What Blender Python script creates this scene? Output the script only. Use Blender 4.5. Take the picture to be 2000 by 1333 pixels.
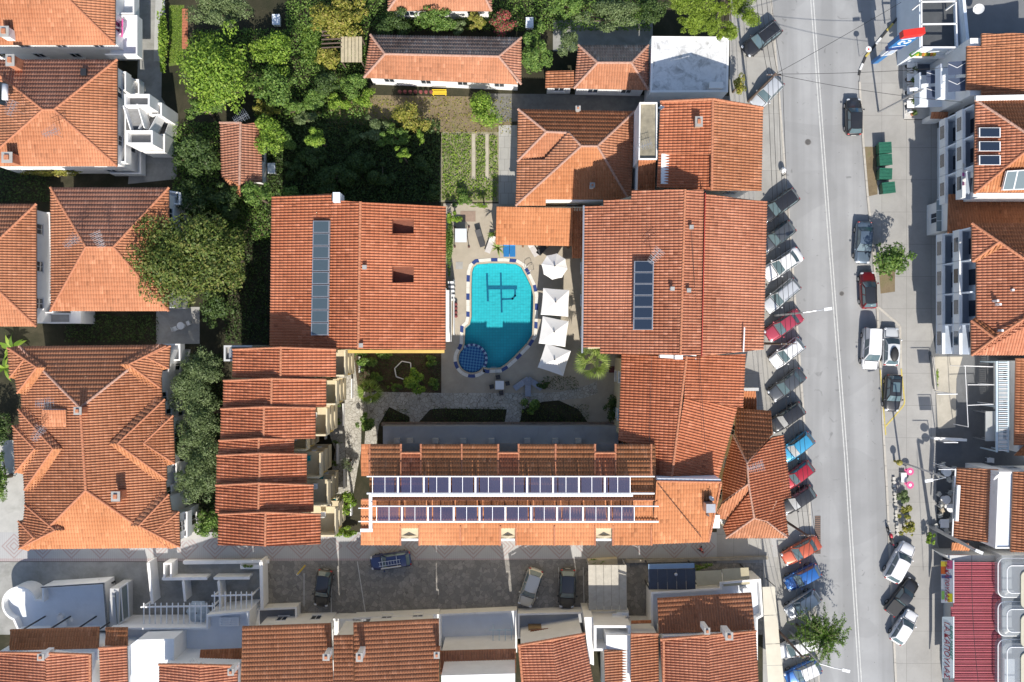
import bpy, bmesh, math, random
import numpy as np
from mathutils import Vector, Matrix

# ------------------------------------------------------------------ camera, sky, sun, exposure
for o in list(bpy.data.objects):
    bpy.data.objects.remove(o)
scene = bpy.context.scene
COL = scene.collection
HC = 88.0            # camera height above the ground in metres
S = 18.5             # photograph pixels per metre on the ground
cam_d = bpy.data.cameras.new('camera')
cam_d.sensor_width = 36.0
cam_d.lens = 36.0 * HC / (2000 / S)
cam_d.clip_end = 1000
cam = bpy.data.objects.new('camera', cam_d)
COL.objects.link(cam)
cam.location = (0, 0, HC)
cam.rotation_euler = (0, 0, 0)
scene.camera = cam

SUN_EL = math.radians(43)
SHX, SHY = -0.13, 1.0          # direction the shadows fall on the ground
_l = math.hypot(SHX, SHY)
to_sun = Vector((-SHX / _l * math.cos(SUN_EL), -SHY / _l * math.cos(SUN_EL), math.sin(SUN_EL)))
world = bpy.data.worlds.new('World')
scene.world = world
world.use_nodes = True
nt = world.node_tree
bgn = nt.nodes['Background']
sky = nt.nodes.new('ShaderNodeTexSky')
sky.sky_type = 'NISHITA'
sky.sun_disc = False
sky.sun_elevation = SUN_EL
sky.sun_rotation = math.atan2(to_sun.x, to_sun.y)
nt.links.new(sky.outputs[0], bgn.inputs[0])
bgn.inputs[1].default_value = 0.13
sun_d = bpy.data.lights.new('sun', 'SUN')
sun_d.energy = 4.8
sun_d.angle = math.radians(0.5)
sun_d.color = (1.0, 0.945, 0.86)
sun = bpy.data.objects.new('sun', sun_d)
COL.objects.link(sun)
sun.location = to_sun * 120
sun.rotation_euler = to_sun.to_track_quat('Z', 'Y').to_euler()
scene.view_settings.view_transform = 'Standard'
scene.view_settings.look = 'None'
scene.view_settings.gamma = 1
scene.view_settings.exposure = 0.36
scene.cycles.use_denoising = True
scene.cycles.max_bounces = 6
scene.cycles.transparent_max_bounces = 12
scene.cycles.caustics_reflective = False
scene.cycles.caustics_refractive = False

# ------------------------------------------------------------------ helpers
def P(px, py, h=0.0):
    """photograph pixel -> world point on the level at height h"""
    k = (HC - h) / HC
    return Vector(((px - 1000) / S * k, (666.5 - py) / S * k, h))

def PP(pts, h=0.0):
    return [P(p[0], p[1], p[2] if len(p) > 2 else h) for p in pts]

def wloc(o):
    v = Vector((0, 0, 0))
    while o is not None:
        v = v + o.location
        o = o.parent
    return v

def tag(o, label=None, cat=None, group=None, kind=None):
    if label: o['label'] = label
    if cat: o['category'] = cat
    if group: o['group'] = group
    if kind: o['kind'] = kind
    return o

def thing(name, label, cat, loc=(0, 0, 0), rotz=0.0, group=None):
    o = bpy.data.objects.new(name, None)
    COL.objects.link(o)
    o.empty_display_size = 0.3
    o.location = loc
    o.rotation_euler = (0, 0, rotz)
    return tag(o, label, cat, group)

def copy_tree(o, parent=None):
    c = o.copy()
    COL.objects.link(c)
    c.parent = parent
    for ch in list(o.children):
        copy_tree(ch, c)
    return c

def link_mesh(name, me, mat, parent=None):
    o = bpy.data.objects.new(name, me)
    COL.objects.link(o)
    if mat is not None:
        me.materials.append(mat)
    if parent is not None:
        o.parent = parent
    return o

def np_mesh(name, verts, quads, mat, parent=None, uv=None, world=True, smooth=False):
    verts = np.asarray(verts, dtype=np.float32).reshape(-1, 3)
    quads = np.asarray(quads, dtype=np.int32).reshape(-1, 4)
    if world and parent is not None:
        verts = verts - np.array(wloc(parent), dtype=np.float32)
    me = bpy.data.meshes.new(name)
    me.vertices.add(len(verts))
    me.vertices.foreach_set('co', verts.ravel())
    nf = len(quads)
    me.loops.add(nf * 4)
    me.loops.foreach_set('vertex_index', quads.ravel())
    me.polygons.add(nf)
    me.polygons.foreach_set('loop_start', np.arange(0, nf * 4, 4, dtype=np.int32))
    if uv is not None:
        l = me.uv_layers.new(name='UVMap')
        l.data.foreach_set('uv', np.asarray(uv, dtype=np.float32).ravel())
    me.update(calc_edges=True)
    if smooth:
        me.polygons.foreach_set('use_smooth', np.ones(nf, dtype=bool))
    return link_mesh(name, me, mat, parent)

class MB:
    """collects simple solids into one mesh"""
    def __init__(self):
        self.v = []; self.f = []
    def add(self, vs, fs):
        n = len(self.v)
        self.v += [tuple(p) for p in vs]
        self.f += [tuple(n + i for i in f) for f in fs]
        return self
    def box(self, x0, x1, y0, y1, z0, z1):
        vs = [(x, y, z) for z in (z0, z1) for y in (y0, y1) for x in (x0, x1)]
        return self.add(vs, [(0, 2, 3, 1), (4, 5, 7, 6), (0, 1, 5, 4), (2, 6, 7, 3), (0, 4, 6, 2), (1, 3, 7, 5)])
    def obox(self, c, s, rz=0.0, rx=0.0, ry=0.0):
        R = Matrix.Rotation(rz, 3, 'Z') @ Matrix.Rotation(ry, 3, 'Y') @ Matrix.Rotation(rx, 3, 'X')
        c = Vector(c)
        vs = [c + R @ Vector((x * s[0] / 2, y * s[1] / 2, z * s[2] / 2)) for z in (-1, 1) for y in (-1, 1) for x in (-1, 1)]
        return self.add(vs, [(0, 2, 3, 1), (4, 5, 7, 6), (0, 1, 5, 4), (2, 6, 7, 3), (0, 4, 6, 2), (1, 3, 7, 5)])
    def bar(self, a, b, w, h):
        """box beam from a to b, width w, height h"""
        a = Vector(a); b = Vector(b)
        d = (b - a)
        if d.length < 1e-6: return self
        d.normalize()
        up = Vector((0, 0, 1)) if abs(d.z) < 0.95 else Vector((0, 1, 0))
        s = d.cross(up).normalized() * (w / 2)
        t = s.cross(d).normalized() * (h / 2)
        vs = [a - s - t, a + s - t, a + s + t, a - s + t, b - s - t, b + s - t, b + s + t, b - s + t]
        return self.add(vs, [(0, 1, 2, 3), (7, 6, 5, 4), (0, 4, 5, 1), (1, 5, 6, 2), (2, 6, 7, 3), (3, 7, 4, 0)])
    def prism(self, poly, z0, z1):
        poly = [(p[0], p[1]) for p in poly]
        a = sum(poly[i][0] * poly[(i + 1) % len(poly)][1] - poly[(i + 1) % len(poly)][0] * poly[i][1] for i in range(len(poly)))
        if a < 0: poly = poly[::-1]
        n = len(poly)
        vs = [(p[0], p[1], z0) for p in poly] + [(p[0], p[1], z1) for p in poly]
        fs = [tuple(range(n - 1, -1, -1)), tuple(range(n, 2 * n))]
        fs += [(i, (i + 1) % n, n + (i + 1) % n, n + i) for i in range(n)]
        return self.add(vs, fs)
    def tube(self, pts, r, n=8, cap=True):
        pts = [Vector(p) for p in pts]
        rs = r if isinstance(r, (list, tuple)) else [r] * len(pts)
        rings = []
        ref = None
        for i, p in enumerate(pts):
            d = (pts[min(i + 1, len(pts) - 1)] - pts[max(i - 1, 0)]).normalized()
            if ref is None:
                ref = Vector((0, 0, 1)) if abs(d.z) < 0.9 else Vector((1, 0, 0))
            s = d.cross(ref)
            if s.length < 1e-4: s = d.cross(Vector((0, 1, 0.01)))
            s.normalize(); t = s.cross(d).normalized()
            ref = t if abs(d.dot(t)) < .9 else ref
            rings.append([p + s * math.cos(2 * math.pi * k / n) * rs[i] + t * math.sin(2 * math.pi * k / n) * rs[i] for k in range(n)])
        vs = [q for ring in rings for q in ring]
        fs = []
        for i in range(len(rings) - 1):
            for k in range(n):
                k2 = (k + 1) % n
                fs.append((i * n + k, (i + 1) * n + k, (i + 1) * n + k2, i * n + k2))
        if cap:
            fs.append(tuple(range(n))); fs.append(tuple((len(rings) - 1) * n + k for k in range(n - 1, -1, -1)))
        return self.add(vs, fs)
    def lathe(self, c, prof, n=16):
        """prof: list of (radius, z)"""
        vs = []; fs = []
        for (r, z) in prof:
            for k in range(n):
                a = 2 * math.pi * k / n
                vs.append((c[0] + r * math.cos(a), c[1] + r * math.sin(a), c[2] + z))
        for i in range(len(prof) - 1):
            for k in range(n):
                k2 = (k + 1) % n
                fs.append((i * n + k, i * n + k2, (i + 1) * n + k2, (i + 1) * n + k))
        fs.append(tuple(range(n - 1, -1, -1)))
        fs.append(tuple((len(prof) - 1) * n + k for k in range(n)))
        return self.add(vs, fs)
    def ball(self, c, r, n=10, m=6):
        rx, ry, rz = r if isinstance(r, (tuple, list)) else (r, r, r)
        vs = []; fs = []
        for i in range(m + 1):
            t = math.pi * i / m
            for k in range(n):
                a = 2 * math.pi * k / n
                vs.append((c[0] + rx * math.sin(t) * math.cos(a), c[1] + ry * math.sin(t) * math.sin(a), c[2] + rz * math.cos(t)))
        for i in range(m):
            for k in range(n):
                k2 = (k + 1) % n
                fs.append((i * n + k, (i + 1) * n + k, (i + 1) * n + k2, i * n + k2))
        return self.add(vs, fs)
    def build(self, name, mat, parent=None, world=True, smooth=False):
        off = wloc(parent) if (world and parent is not None) else Vector((0, 0, 0))
        me = bpy.data.meshes.new(name)
        me.from_pydata([(p[0] - off.x, p[1] - off.y, p[2] - off.z) for p in self.v], [], self.f)
        me.update()
        if smooth:
            me.polygons.foreach_set('use_smooth', np.ones(len(me.polygons), dtype=bool))
        return link_mesh(name, me, mat, parent)

def inset(poly, d):
    """offset a polygon (list of Vector/tuples, any winding) inwards by d"""
    p = [Vector((q[0], q[1])) for q in poly]
    n = len(p)
    a = sum(p[i].x * p[(i + 1) % n].y - p[(i + 1) % n].x * p[i].y for i in range(n))
    if a < 0:
        p = p[::-1]
    out = []
    for i in range(n):
        e0 = (p[i] - p[i - 1]).normalized(); e1 = (p[(i + 1) % n] - p[i]).normalized()
        n0 = Vector((-e0.y, e0.x)); n1 = Vector((-e1.y, e1.x))
        k = 1 + n0.dot(n1)
        out.append(p[i] + (n0 + n1) * (d / max(k, 0.25)))
    return out

def sheet_with_holes(name, outer, holes, z, mat):
    bm = bmesh.new()
    edges = []
    for loop in [outer] + holes:
        vs = [bm.verts.new((q[0], q[1], z)) for q in loop]
        for i in range(len(vs)):
            edges.append(bm.edges.new((vs[i], vs[(i + 1) % len(vs)])))
    bmesh.ops.triangle_fill(bm, use_beauty=True, use_dissolve=False, edges=edges)
    for f in bm.faces:
        if f.normal.z < 0: f.normal_flip()
    me = bpy.data.meshes.new(name)
    bm.to_mesh(me); bm.free()
    return link_mesh(name, me, mat)

def sheet(name, poly, z, mat, kind='structure'):
    o = sheet_with_holes(name, [(p[0], p[1]) for p in poly], [], z, mat)
    if kind: o['kind'] = kind
    return o

# ------------------------------------------------------------------ materials
MATS = {}
def nodes_of(name):
    m = bpy.data.materials.new(name); m.use_nodes = True
    t = m.node_tree
    return m, t, t.nodes['Principled BSDF']

def mix_rgb(t, fac, a, b, blend='MIX'):
    n = t.nodes.new('ShaderNodeMix'); n.data_type = 'RGBA'; n.blend_type = blend
    for sock, val in ((n.inputs['Factor'], fac), (n.inputs['A'], a), (n.inputs['B'], b)):
        if hasattr(val, 'is_output'): t.links.new(val, sock)
        elif isinstance(val, (tuple, list)): sock.default_value = (*val[:3], 1)
        else: sock.default_value = val
    return n.outputs['Result']

def noise(t, scale, detail=4, rough=.6, coord='Object', dist=0.0, vec=None):
    n = t.nodes.new('ShaderNodeTexNoise')
    n.inputs['Scale'].default_value = scale; n.inputs['Detail'].default_value = detail
    n.inputs['Roughness'].default_value = rough; n.inputs['Distortion'].default_value = dist
    if vec is None:
        c = t.nodes.new('ShaderNodeTexCoord'); vec = c.outputs[coord]
    t.links.new(vec, n.inputs['Vector'])
    return n.outputs['Fac']

def ramp(t, fac, stops):
    r = t.nodes.new('ShaderNodeValToRGB')
    while len(r.color_ramp.elements) < len(stops): r.color_ramp.elements.new(0.5)
    for e, (p, c) in zip(r.color_ramp.elements, stops):
        e.position = p
        e.color = (*c, 1) if isinstance(c, (tuple, list)) else (c, c, c, 1)
    t.links.new(fac, r.inputs[0])
    return r.outputs[0]

def math_n(t, op, a, b=None, c=None):
    n = t.nodes.new('ShaderNodeMath'); n.operation = op
    for i, x in enumerate((a, b, c)):
        if x is None: continue
        if hasattr(x, 'is_output'): t.links.new(x, n.inputs[i])
        else: n.inputs[i].default_value = x
    return n.outputs[0]

def bump(t, bsdf, h, strength=.3, dist=.02):
    b = t.nodes.new('ShaderNodeBump'); b.inputs['Strength'].default_value = strength; b.inputs['Distance'].default_value = dist
    t.links.new(h, b.inputs['Height']); t.links.new(b.outputs[0], bsdf.inputs['Normal'])

def mk(name, col, rough=.7, var=.25, scale=2.0, dirt=None, dirt_amt=.0, dirt_scale=.5, metal=0.0, bmp=0.0, coat=0.0, spec=.5):
    """plain surface: base colour with two-scale mottling and optional patches of dirt"""
    if name in MATS: return MATS[name]
    m, t, b = nodes_of(name)
    dark = tuple(c * (1 - var) for c in col); light = tuple(min(1, c * (1 + var * .6)) for c in col)
    n1 = noise(t, scale, 5, .65)
    c = mix_rgb(t, ramp(t, n1, [(.3, 0.0), (.7, 1.0)]), dark, light)
    if dirt is not None:
        n2 = noise(t, dirt_scale, 6, .7, dist=.6)
        c = mix_rgb(t, ramp(t, n2, [(.62 - .35 * dirt_amt, 0.0), (.78 - .2 * dirt_amt, min(1.0, .35 + dirt_amt))]), c, dirt)
    t.links.new(c, b.inputs['Base Color'])
    b.inputs['Roughness'].default_value = rough
    b.inputs['Metallic'].default_value = metal
    b.inputs['Specular IOR Level'].default_value = spec
    if coat: b.inputs['Coat Weight'].default_value = coat; b.inputs['Coat Roughness'].default_value = .05
    if bmp: bump(t, b, noise(t, scale * 6, 4), bmp)
    MATS[name] = m
    return m

def glass_mat(name, col, rough=.08):
    if name in MATS: return MATS[name]
    m, t, b = nodes_of(name)
    b.inputs['Base Color'].default_value = (*col, 1); b.inputs['Roughness'].default_value = rough
    b.inputs['Specular IOR Level'].default_value = .8; b.inputs['Coat Weight'].default_value = .6
    MATS[name] = m
    return m

def tile_mat(name, cols, dirt, dirt_amt, dirt_scale=.35, streak=0.0):
    """clay tiles: a colour for each tile from the UV cell, weathering patches over it"""
    if name in MATS: return MATS[name]
    m, t, b = nodes_of(name)
    uvn = t.nodes.new('ShaderNodeUVMap'); uvn.uv_map = 'UVMap'
    w = t.nodes.new('ShaderNodeTexWhiteNoise'); w.noise_dimensions = '2D'
    t.links.new(uvn.outputs[0], w.inputs['Vector'])
    k = len(cols)
    c = ramp(t, math_n(t, 'MULTIPLY_ADD', w.outputs['Value'], .46, .27), [(i / (k - 1), cols[i]) for i in range(k)])
    n0 = noise(t, 9.0, 3, .6)
    c = mix_rgb(t, math_n(t, 'MULTIPLY', n0, .22), c, tuple(x * .45 for x in cols[0]))
    w3 = t.nodes.new('ShaderNodeTexWhiteNoise'); w3.noise_dimensions = '2D'
    mp3 = t.nodes.new('ShaderNodeMapping'); mp3.inputs['Location'].default_value = (3.3, 9.1, 0)
    t.links.new(uvn.outputs[0], mp3.inputs[0]); t.links.new(mp3.outputs[0], w3.inputs['Vector'])
    c = mix_rgb(t, ramp(t, w3.outputs['Value'], [(.93, 0.0), (.95, .55)]), c, tuple(x * .5 for x in cols[0]))
    c = mix_rgb(t, ramp(t, w3.outputs['Value'], [(.05, .5), (.07, 0.0)]), c, tuple(min(1, x * 1.3 + .03) for x in cols[-1]))
    n1 = noise(t, dirt_scale, 7, .72, dist=.8)
    f = ramp(t, n1, [(.66 - .4 * dirt_amt, 0.0), (.85 - .3 * dirt_amt, 1.0)])
    w2 = t.nodes.new('ShaderNodeTexWhiteNoise'); w2.noise_dimensions = '2D'
    mp = t.nodes.new('ShaderNodeMapping'); mp.inputs['Location'].default_value = (17.3, 5.1, 0)
    t.links.new(uvn.outputs[0], mp.inputs[0]); t.links.new(mp.outputs[0], w2.inputs['Vector'])
    f = math_n(t, 'MULTIPLY', f, math_n(t, 'MULTIPLY_ADD', w2.outputs['Value'], .6, .4 + .0))
    c = mix_rgb(t, math_n(t, 'MULTIPLY', f, min(1, .45 + dirt_amt * .6)), c, dirt)
    n3 = noise(t, .12, 3, .5)
    c = mix_rgb(t, math_n(t, 'MULTIPLY', ramp(t, n3, [(.4, 0.0), (.65, 1.0)]), .4), c, tuple(min(1, x * 1.35 + .02) for x in cols[-1]))
    t.links.new(c, b.inputs['Base Color'])
    b.inputs['Roughness'].default_value = .82
    b.inputs['Specular IOR Level'].default_value = .3
    MATS[name] = m
    return m

def leaf_mat(name, cols, trans=.3):
    if name in MATS: return MATS[name]
    m = bpy.data.materials.new(name); m.use_nodes = True
    t = m.node_tree; t.nodes.clear()
    g = t.nodes.new('ShaderNodeNewGeometry')
    k = len(cols)
    c = ramp(t, g.outputs['Random Per Island'], [(i / (k - 1), cols[i]) for i in range(k)])
    n = noise(t, .55, 3, .6)
    c = mix_rgb(t, math_n(t, 'MULTIPLY', ramp(t, n, [(.35, 0.0), (.7, 1.0)]), .45), c, cols[0])
    d = t.nodes.new('ShaderNodeBsdfPrincipled'); d.inputs['Roughness'].default_value = .55; d.inputs['Specular IOR Level'].default_value = .35
    tr = t.nodes.new('ShaderNodeBsdfTranslucent')
    t.links.new(c, d.inputs['Base Color'])
    c2 = mix_rgb(t, 1.0, c, (1.0, 1.15, .55), 'MULTIPLY')
    t.links.new(c2, tr.inputs['Color'])
    mx = t.nodes.new('ShaderNodeMixShader'); mx.inputs[0].default_value = trans
    t.links.new(d.outputs[0], mx.inputs[1]); t.links.new(tr.outputs[0], mx.inputs[2])
    o = t.nodes.new('ShaderNodeOutputMaterial'); t.links.new(mx.outputs[0], o.inputs[0])
    MATS[name] = m
    return m

# the clay roofs of the town, by age
T_HOTEL = tile_mat('tiles_hotel', [(0.377, 0.121, 0.0597), (0.452, 0.161, 0.079), (0.51, 0.206, 0.11)], (0.258, 0.0847, 0.0436), 0.32)
T_HOTEL2 = tile_mat('tiles_hotel_pale', [(0.381, 0.14, 0.0781), (0.448, 0.185, 0.106), (0.508, 0.24, 0.147)], (0.279, 0.0948, 0.0481), 0.38)
T_ORANGE = tile_mat('tiles_orange', [(0.376, 0.148, 0.0622), (0.436, 0.183, 0.0811), (0.487, 0.224, 0.108)], (0.317, 0.115, 0.0448), 0.3)
T_HOUSE = tile_mat('tiles_house', [(0.352, 0.137, 0.066), (0.41, 0.172, 0.0869), (0.456, 0.213, 0.115)], (0.224, 0.094, 0.0493), 0.4)
T_OLD = tile_mat('tiles_old', [(0.334, 0.142, 0.0738), (0.414, 0.183, 0.0984), (0.475, 0.228, 0.131)], (0.176, 0.0914, 0.0572), .45)
T_PINK = tile_mat('tiles_pink', [(0.317, 0.137, 0.0818), (0.405, 0.183, 0.115), (0.467, 0.238, 0.156)], (0.211, 0.128, 0.0894), .4, .6)
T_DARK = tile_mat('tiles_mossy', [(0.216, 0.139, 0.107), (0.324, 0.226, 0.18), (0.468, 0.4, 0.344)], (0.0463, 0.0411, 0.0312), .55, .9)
T_BROWN = tile_mat('tiles_brown', [(0.299, 0.115, 0.0491), (0.379, 0.146, 0.0657), (0.44, 0.183, 0.0818)], (0.176, 0.078, 0.0409), .35, .5)
CAP = mk('ridge_clay', (.47, .19, .1), .85, .3, 6)
CAP_OLD = mk('ridge_mortar', (.46, .27, .2), .9, .3, 6)
DECK = mk('eave_board', (.3, .16, .1), .8, .2, 3)
STUCCO = mk('stucco_white', (.82, .81, .79), .85, .07, .8, (.5, .48, .44), .12, .5)
STUCCO_C = mk('stucco_cream', (.62, .53, .36), .85, .1, .8, (.45, .38, .27), .15, .5)
STUCCO_G = mk('stucco_grey', (.5, .5, .49), .85, .1, .8, (.35, .34, .32), .2, .5)
STUCCO_B = mk('stucco_cool', (.72, .77, .83), .85, .06, .8)
STUCCO_Y = mk('stucco_ochre', (.62, .43, .12), .85, .1, .8)
CONC = mk('concrete', (.36, .35, .33), .9, .15, 1.2, (.2, .19, .17), .25, .4)
PANE = glass_mat('window_pane', (.02, .03, .045))
FRAMEW = mk('window_white', (.7, .7, .7), .5, .05, 2)
SHUT = mk('shutter_brown', (.12, .07, .045), .6, .2, 3)
WHITE = mk('white_paint', (.8, .8, .8), .45, .04, 2)
STEEL = mk('galvanised_steel', (.5, .51, .53), .4, .1, 4, metal=.7)
DARKM = mk('dark_metal', (.035, .036, .04), .45, .2, 4, metal=.3)
IRON = mk('iron_railing', (.03, .03, .035), .5, .1, 4)
TERR = mk('terrace_tile', (.74, .77, .81), .5, .05, 1.0, (.6, .62, .64), .12, .6)

# ------------------------------------------------------------------ clay roof planes
def tile_plane(parent, pts, mat, frame=None, rib=.265, course=.42, amp=.105, step=.012, name='roof_tiles', deck=True, deck_mat=None, stuff=True):
    """pts = world points, first two along the eave.  Barrel tiles as real geometry, cut to the outline."""
    pts = [Vector(p) for p in pts]
    fp = [Vector(p) for p in (frame or pts)]
    p0, p1 = fp[0], fp[1]
    e = (p1 - p0).normalized()
    far = max(fp[2:], key=lambda q: ((q - p0) - e * (q - p0).dot(e)).length)
    n = e.cross(far - p0).normalized()
    if n.z < 0:
        e = -e; n = -n
    vdir = n.cross(e).normalized()
    uv2 = [((q - p0).dot(e), (q - p0).dot(vdir)) for q in pts]
    U = [a for a, _ in uv2]
    umin, umax = min(U), max(U)
    fr = np.array([0.0, .13, .3, .47, .6])
    k0, k1 = math.floor(umin / rib), math.ceil(umax / rib)
    us = (np.arange(k0, k1 + 1)[:, None] + fr[None, :]).ravel() * rib
    us = np.concatenate([us[(us > umin + 1e-4) & (us < umax - 1e-4)], np.array(U)])
    us = np.unique(np.round(us, 4))
    def prof(u):
        q = (u / rib) % 1.0
        return np.where(q < .6, amp * np.sin(np.clip(q / .6, 0, 1) * math.pi) ** .8, 0.0)
    def interval(u):
        lo = np.full(u.shape, 1e9); hi = np.full(u.shape, -1e9)
        m = len(uv2)
        for i in range(m):
            (a0, b0), (a1, b1) = uv2[i], uv2[(i + 1) % m]
            if abs(a1 - a0) < 1e-6: continue
            tt = (u - a0) / (a1 - a0)
            ok = (tt >= 0) & (tt <= 1)
            vv = b0 + tt * (b1 - b0)
            lo = np.where(ok, np.minimum(lo, vv), lo); hi = np.where(ok, np.maximum(hi, vv), hi)
        bad = hi < lo
        lo[bad] = 0; hi[bad] = 0
        return lo, hi
    ua, ub = us[:-1], us[1:]
    eps = 1e-4
    la, ha = interval(ua + eps); lb, hb = interval(ub - eps)
    kv0 = int(math.floor(min(la.min(), lb.min()) / course)); kv1 = int(math.ceil(max(ha.max(), hb.max()) / course))
    ks = np.arange(kv0, kv1)
    c0 = ks * course; c1 = c0 + course
    def cl(x, lo, hi): return np.clip(x[None, :], lo[:, None], hi[:, None])
    a0, a1, b0, b1 = cl(c0, la, ha), cl(c1, la, ha), cl(c0, lb, hb), cl(c1, lb, hb)
    valid = ((a1 - a0) + (b1 - b0)) > 1e-4
    def zstep(v): return step * (1 - (v - c0[None, :]) / course)
    def pt(u, v, z):
        return (np.array(p0)[None, :] + u[:, None] * np.array(e)[None, :] + v[:, None] * np.array(vdir)[None, :] + z[:, None] * np.array(n)[None, :])
    ii, kk = np.nonzero(valid)
    za, zb = prof(ua + 1e-6), prof(ub - 1e-6)
    A0 = pt(ua[ii], a0[ii, kk], za[ii] + zstep(a0)[ii, kk]); B0 = pt(ub[ii], b0[ii, kk], zb[ii] + zstep(b0)[ii, kk])
    A1 = pt(ua[ii], a1[ii, kk], za[ii] + zstep(a1)[ii, kk]); B1 = pt(ub[ii], b1[ii, kk], zb[ii] + zstep(b1)[ii, kk])
    R0 = pt(ua[ii], a0[ii, kk], za[ii] * .6 - .01); R1 = pt(ub[ii], b0[ii, kk], zb[ii] * .6 - .01)
    nn = len(ii)
    verts = np.stack([A0, B0, B1, A1, R0, R1], axis=1).reshape(-1, 3)
    base = np.arange(nn)[:, None] * 6
    q1 = base + np.array([[0, 1, 2, 3]]); q2 = base + np.array([[4, 5, 1, 0]])
    quads = np.concatenate([q1, q2])
    col = np.floor((ua + ub) * .5 / rib)[ii]
    cell = np.stack([col * .731 + 3.7, kk * .517 + 1.3], axis=1)
    uv = np.repeat(np.concatenate([cell, cell]), 4, axis=0)
    o = np_mesh(name, verts, quads, mat, parent, uv=uv)
    if stuff: o['kind'] = 'stuff'
    if deck:
        mb = MB()
        m = len(pts)
        flat = [p0 + e * a + vdir * b for a, b in uv2]
        top = [q - n * .012 for q in flat]; bot = [q - n * .012 - Vector((0, 0, .14)) for q in flat]
        mb.add(top + bot, [tuple(range(m)), tuple(range(2 * m - 1, m - 1, -1))] + [(i, m + i, m + (i + 1) % m, (i + 1) % m) for i in range(m)])
        mb.build('roof_deck', deck_mat or DECK, parent)
    return o

def caps(parent, a, b, mat=None, r=.13, seg=.42, lift=.03, name='ridge_cap'):
    a = Vector(a); b = Vector(b)
    d = b - a; L = d.length
    if L < .2: return
    d.normalize()
    s = d.cross(Vector((0, 0, 1))).normalized(); t = s.cross(d).normalized()
    k = max(1, int(round(L / seg)))
    mb = MB()
    rng = random.Random(int(L * 1000) + int(a.x * 100))
    for i in range(k):
        c0 = a + d * (L * i / k - .02); c1 = a + d * (L * (i + 1) / k + .03)
        r0 = r * 1.08 * rng.uniform(.95, 1.05); r1 = r * .88
        ring = []
        for c, rr in ((c0, r0), (c1, r1)):
            for j in range(6):
                an = math.pi * j / 5
                ring.append(c + s * math.cos(an) * rr + t * (math.sin(an) * rr + lift))
        mb.add(ring, [(j, j + 1, 6 + j + 1, 6 + j) for j in range(5)] + [(0, 5, 4, 3, 2, 1), (6, 7, 8, 9, 10, 11)])
    return mb.build(name, mat or CAP, parent)

# ------------------------------------------------------------------ windows (shared meshes, placed on walls)
_wm = {}
def win_mesh(w, h):
    key = (round(w, 2), round(h, 2))
    if key not in _wm:
        f = MB()
        f.box(-w / 2, w / 2, -.02, .06, 0, .07).box(-w / 2, w / 2, -.02, .06, h - .07, h)
        f.box(-w / 2, -w / 2 + .07, -.02, .06, .07, h - .07).box(w / 2 - .07, w / 2, -.02, .06, .07, h - .07).box(-.03, .03, -.02, .05, .07, h - .07)
        g = MB().box(-w / 2 + .05, w / 2 - .05, -.015, .025, .05, h - .05)
        s = MB().box(-w / 2 - .08, w / 2 + .08, -.02, .12, -.06, -.002)
        ms = []
        for mb, nm, mt in ((f, 'window', FRAMEW), (g, 'pane', PANE), (s, 'sill', STUCCO)):
            me = bpy.data.meshes.new(nm); me.from_pydata(mb.v, [], mb.f); me.materials.append(mt); ms.append(me)
        _wm[key] = ms
    return _wm[key]

def add_window(parent, pos, ang, w=1.1, h=1.3):
    """pos = world point of the sill centre on the wall face, ang = direction of the outward normal"""
    fm, gm, sm = win_mesh(w, h)
    o = bpy.data.objects.new('window', fm); COL.objects.link(o); o.parent = parent
    o.location = Vector(pos) - wloc(parent); o.rotation_euler = (0, 0, ang - math.pi / 2)
    for me, nm in ((gm, 'pane'), (sm, 'sill')):
        if nm == 'sill' and h > 1.8: continue
        c = bpy.data.objects.new(nm, me); COL.objects.link(c); c.parent = o
    return o

def faces_view(mid, nrm):
    return (-mid.x) * nrm.x + (-mid.y) * nrm.y > 0.15 * mid.length

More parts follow.
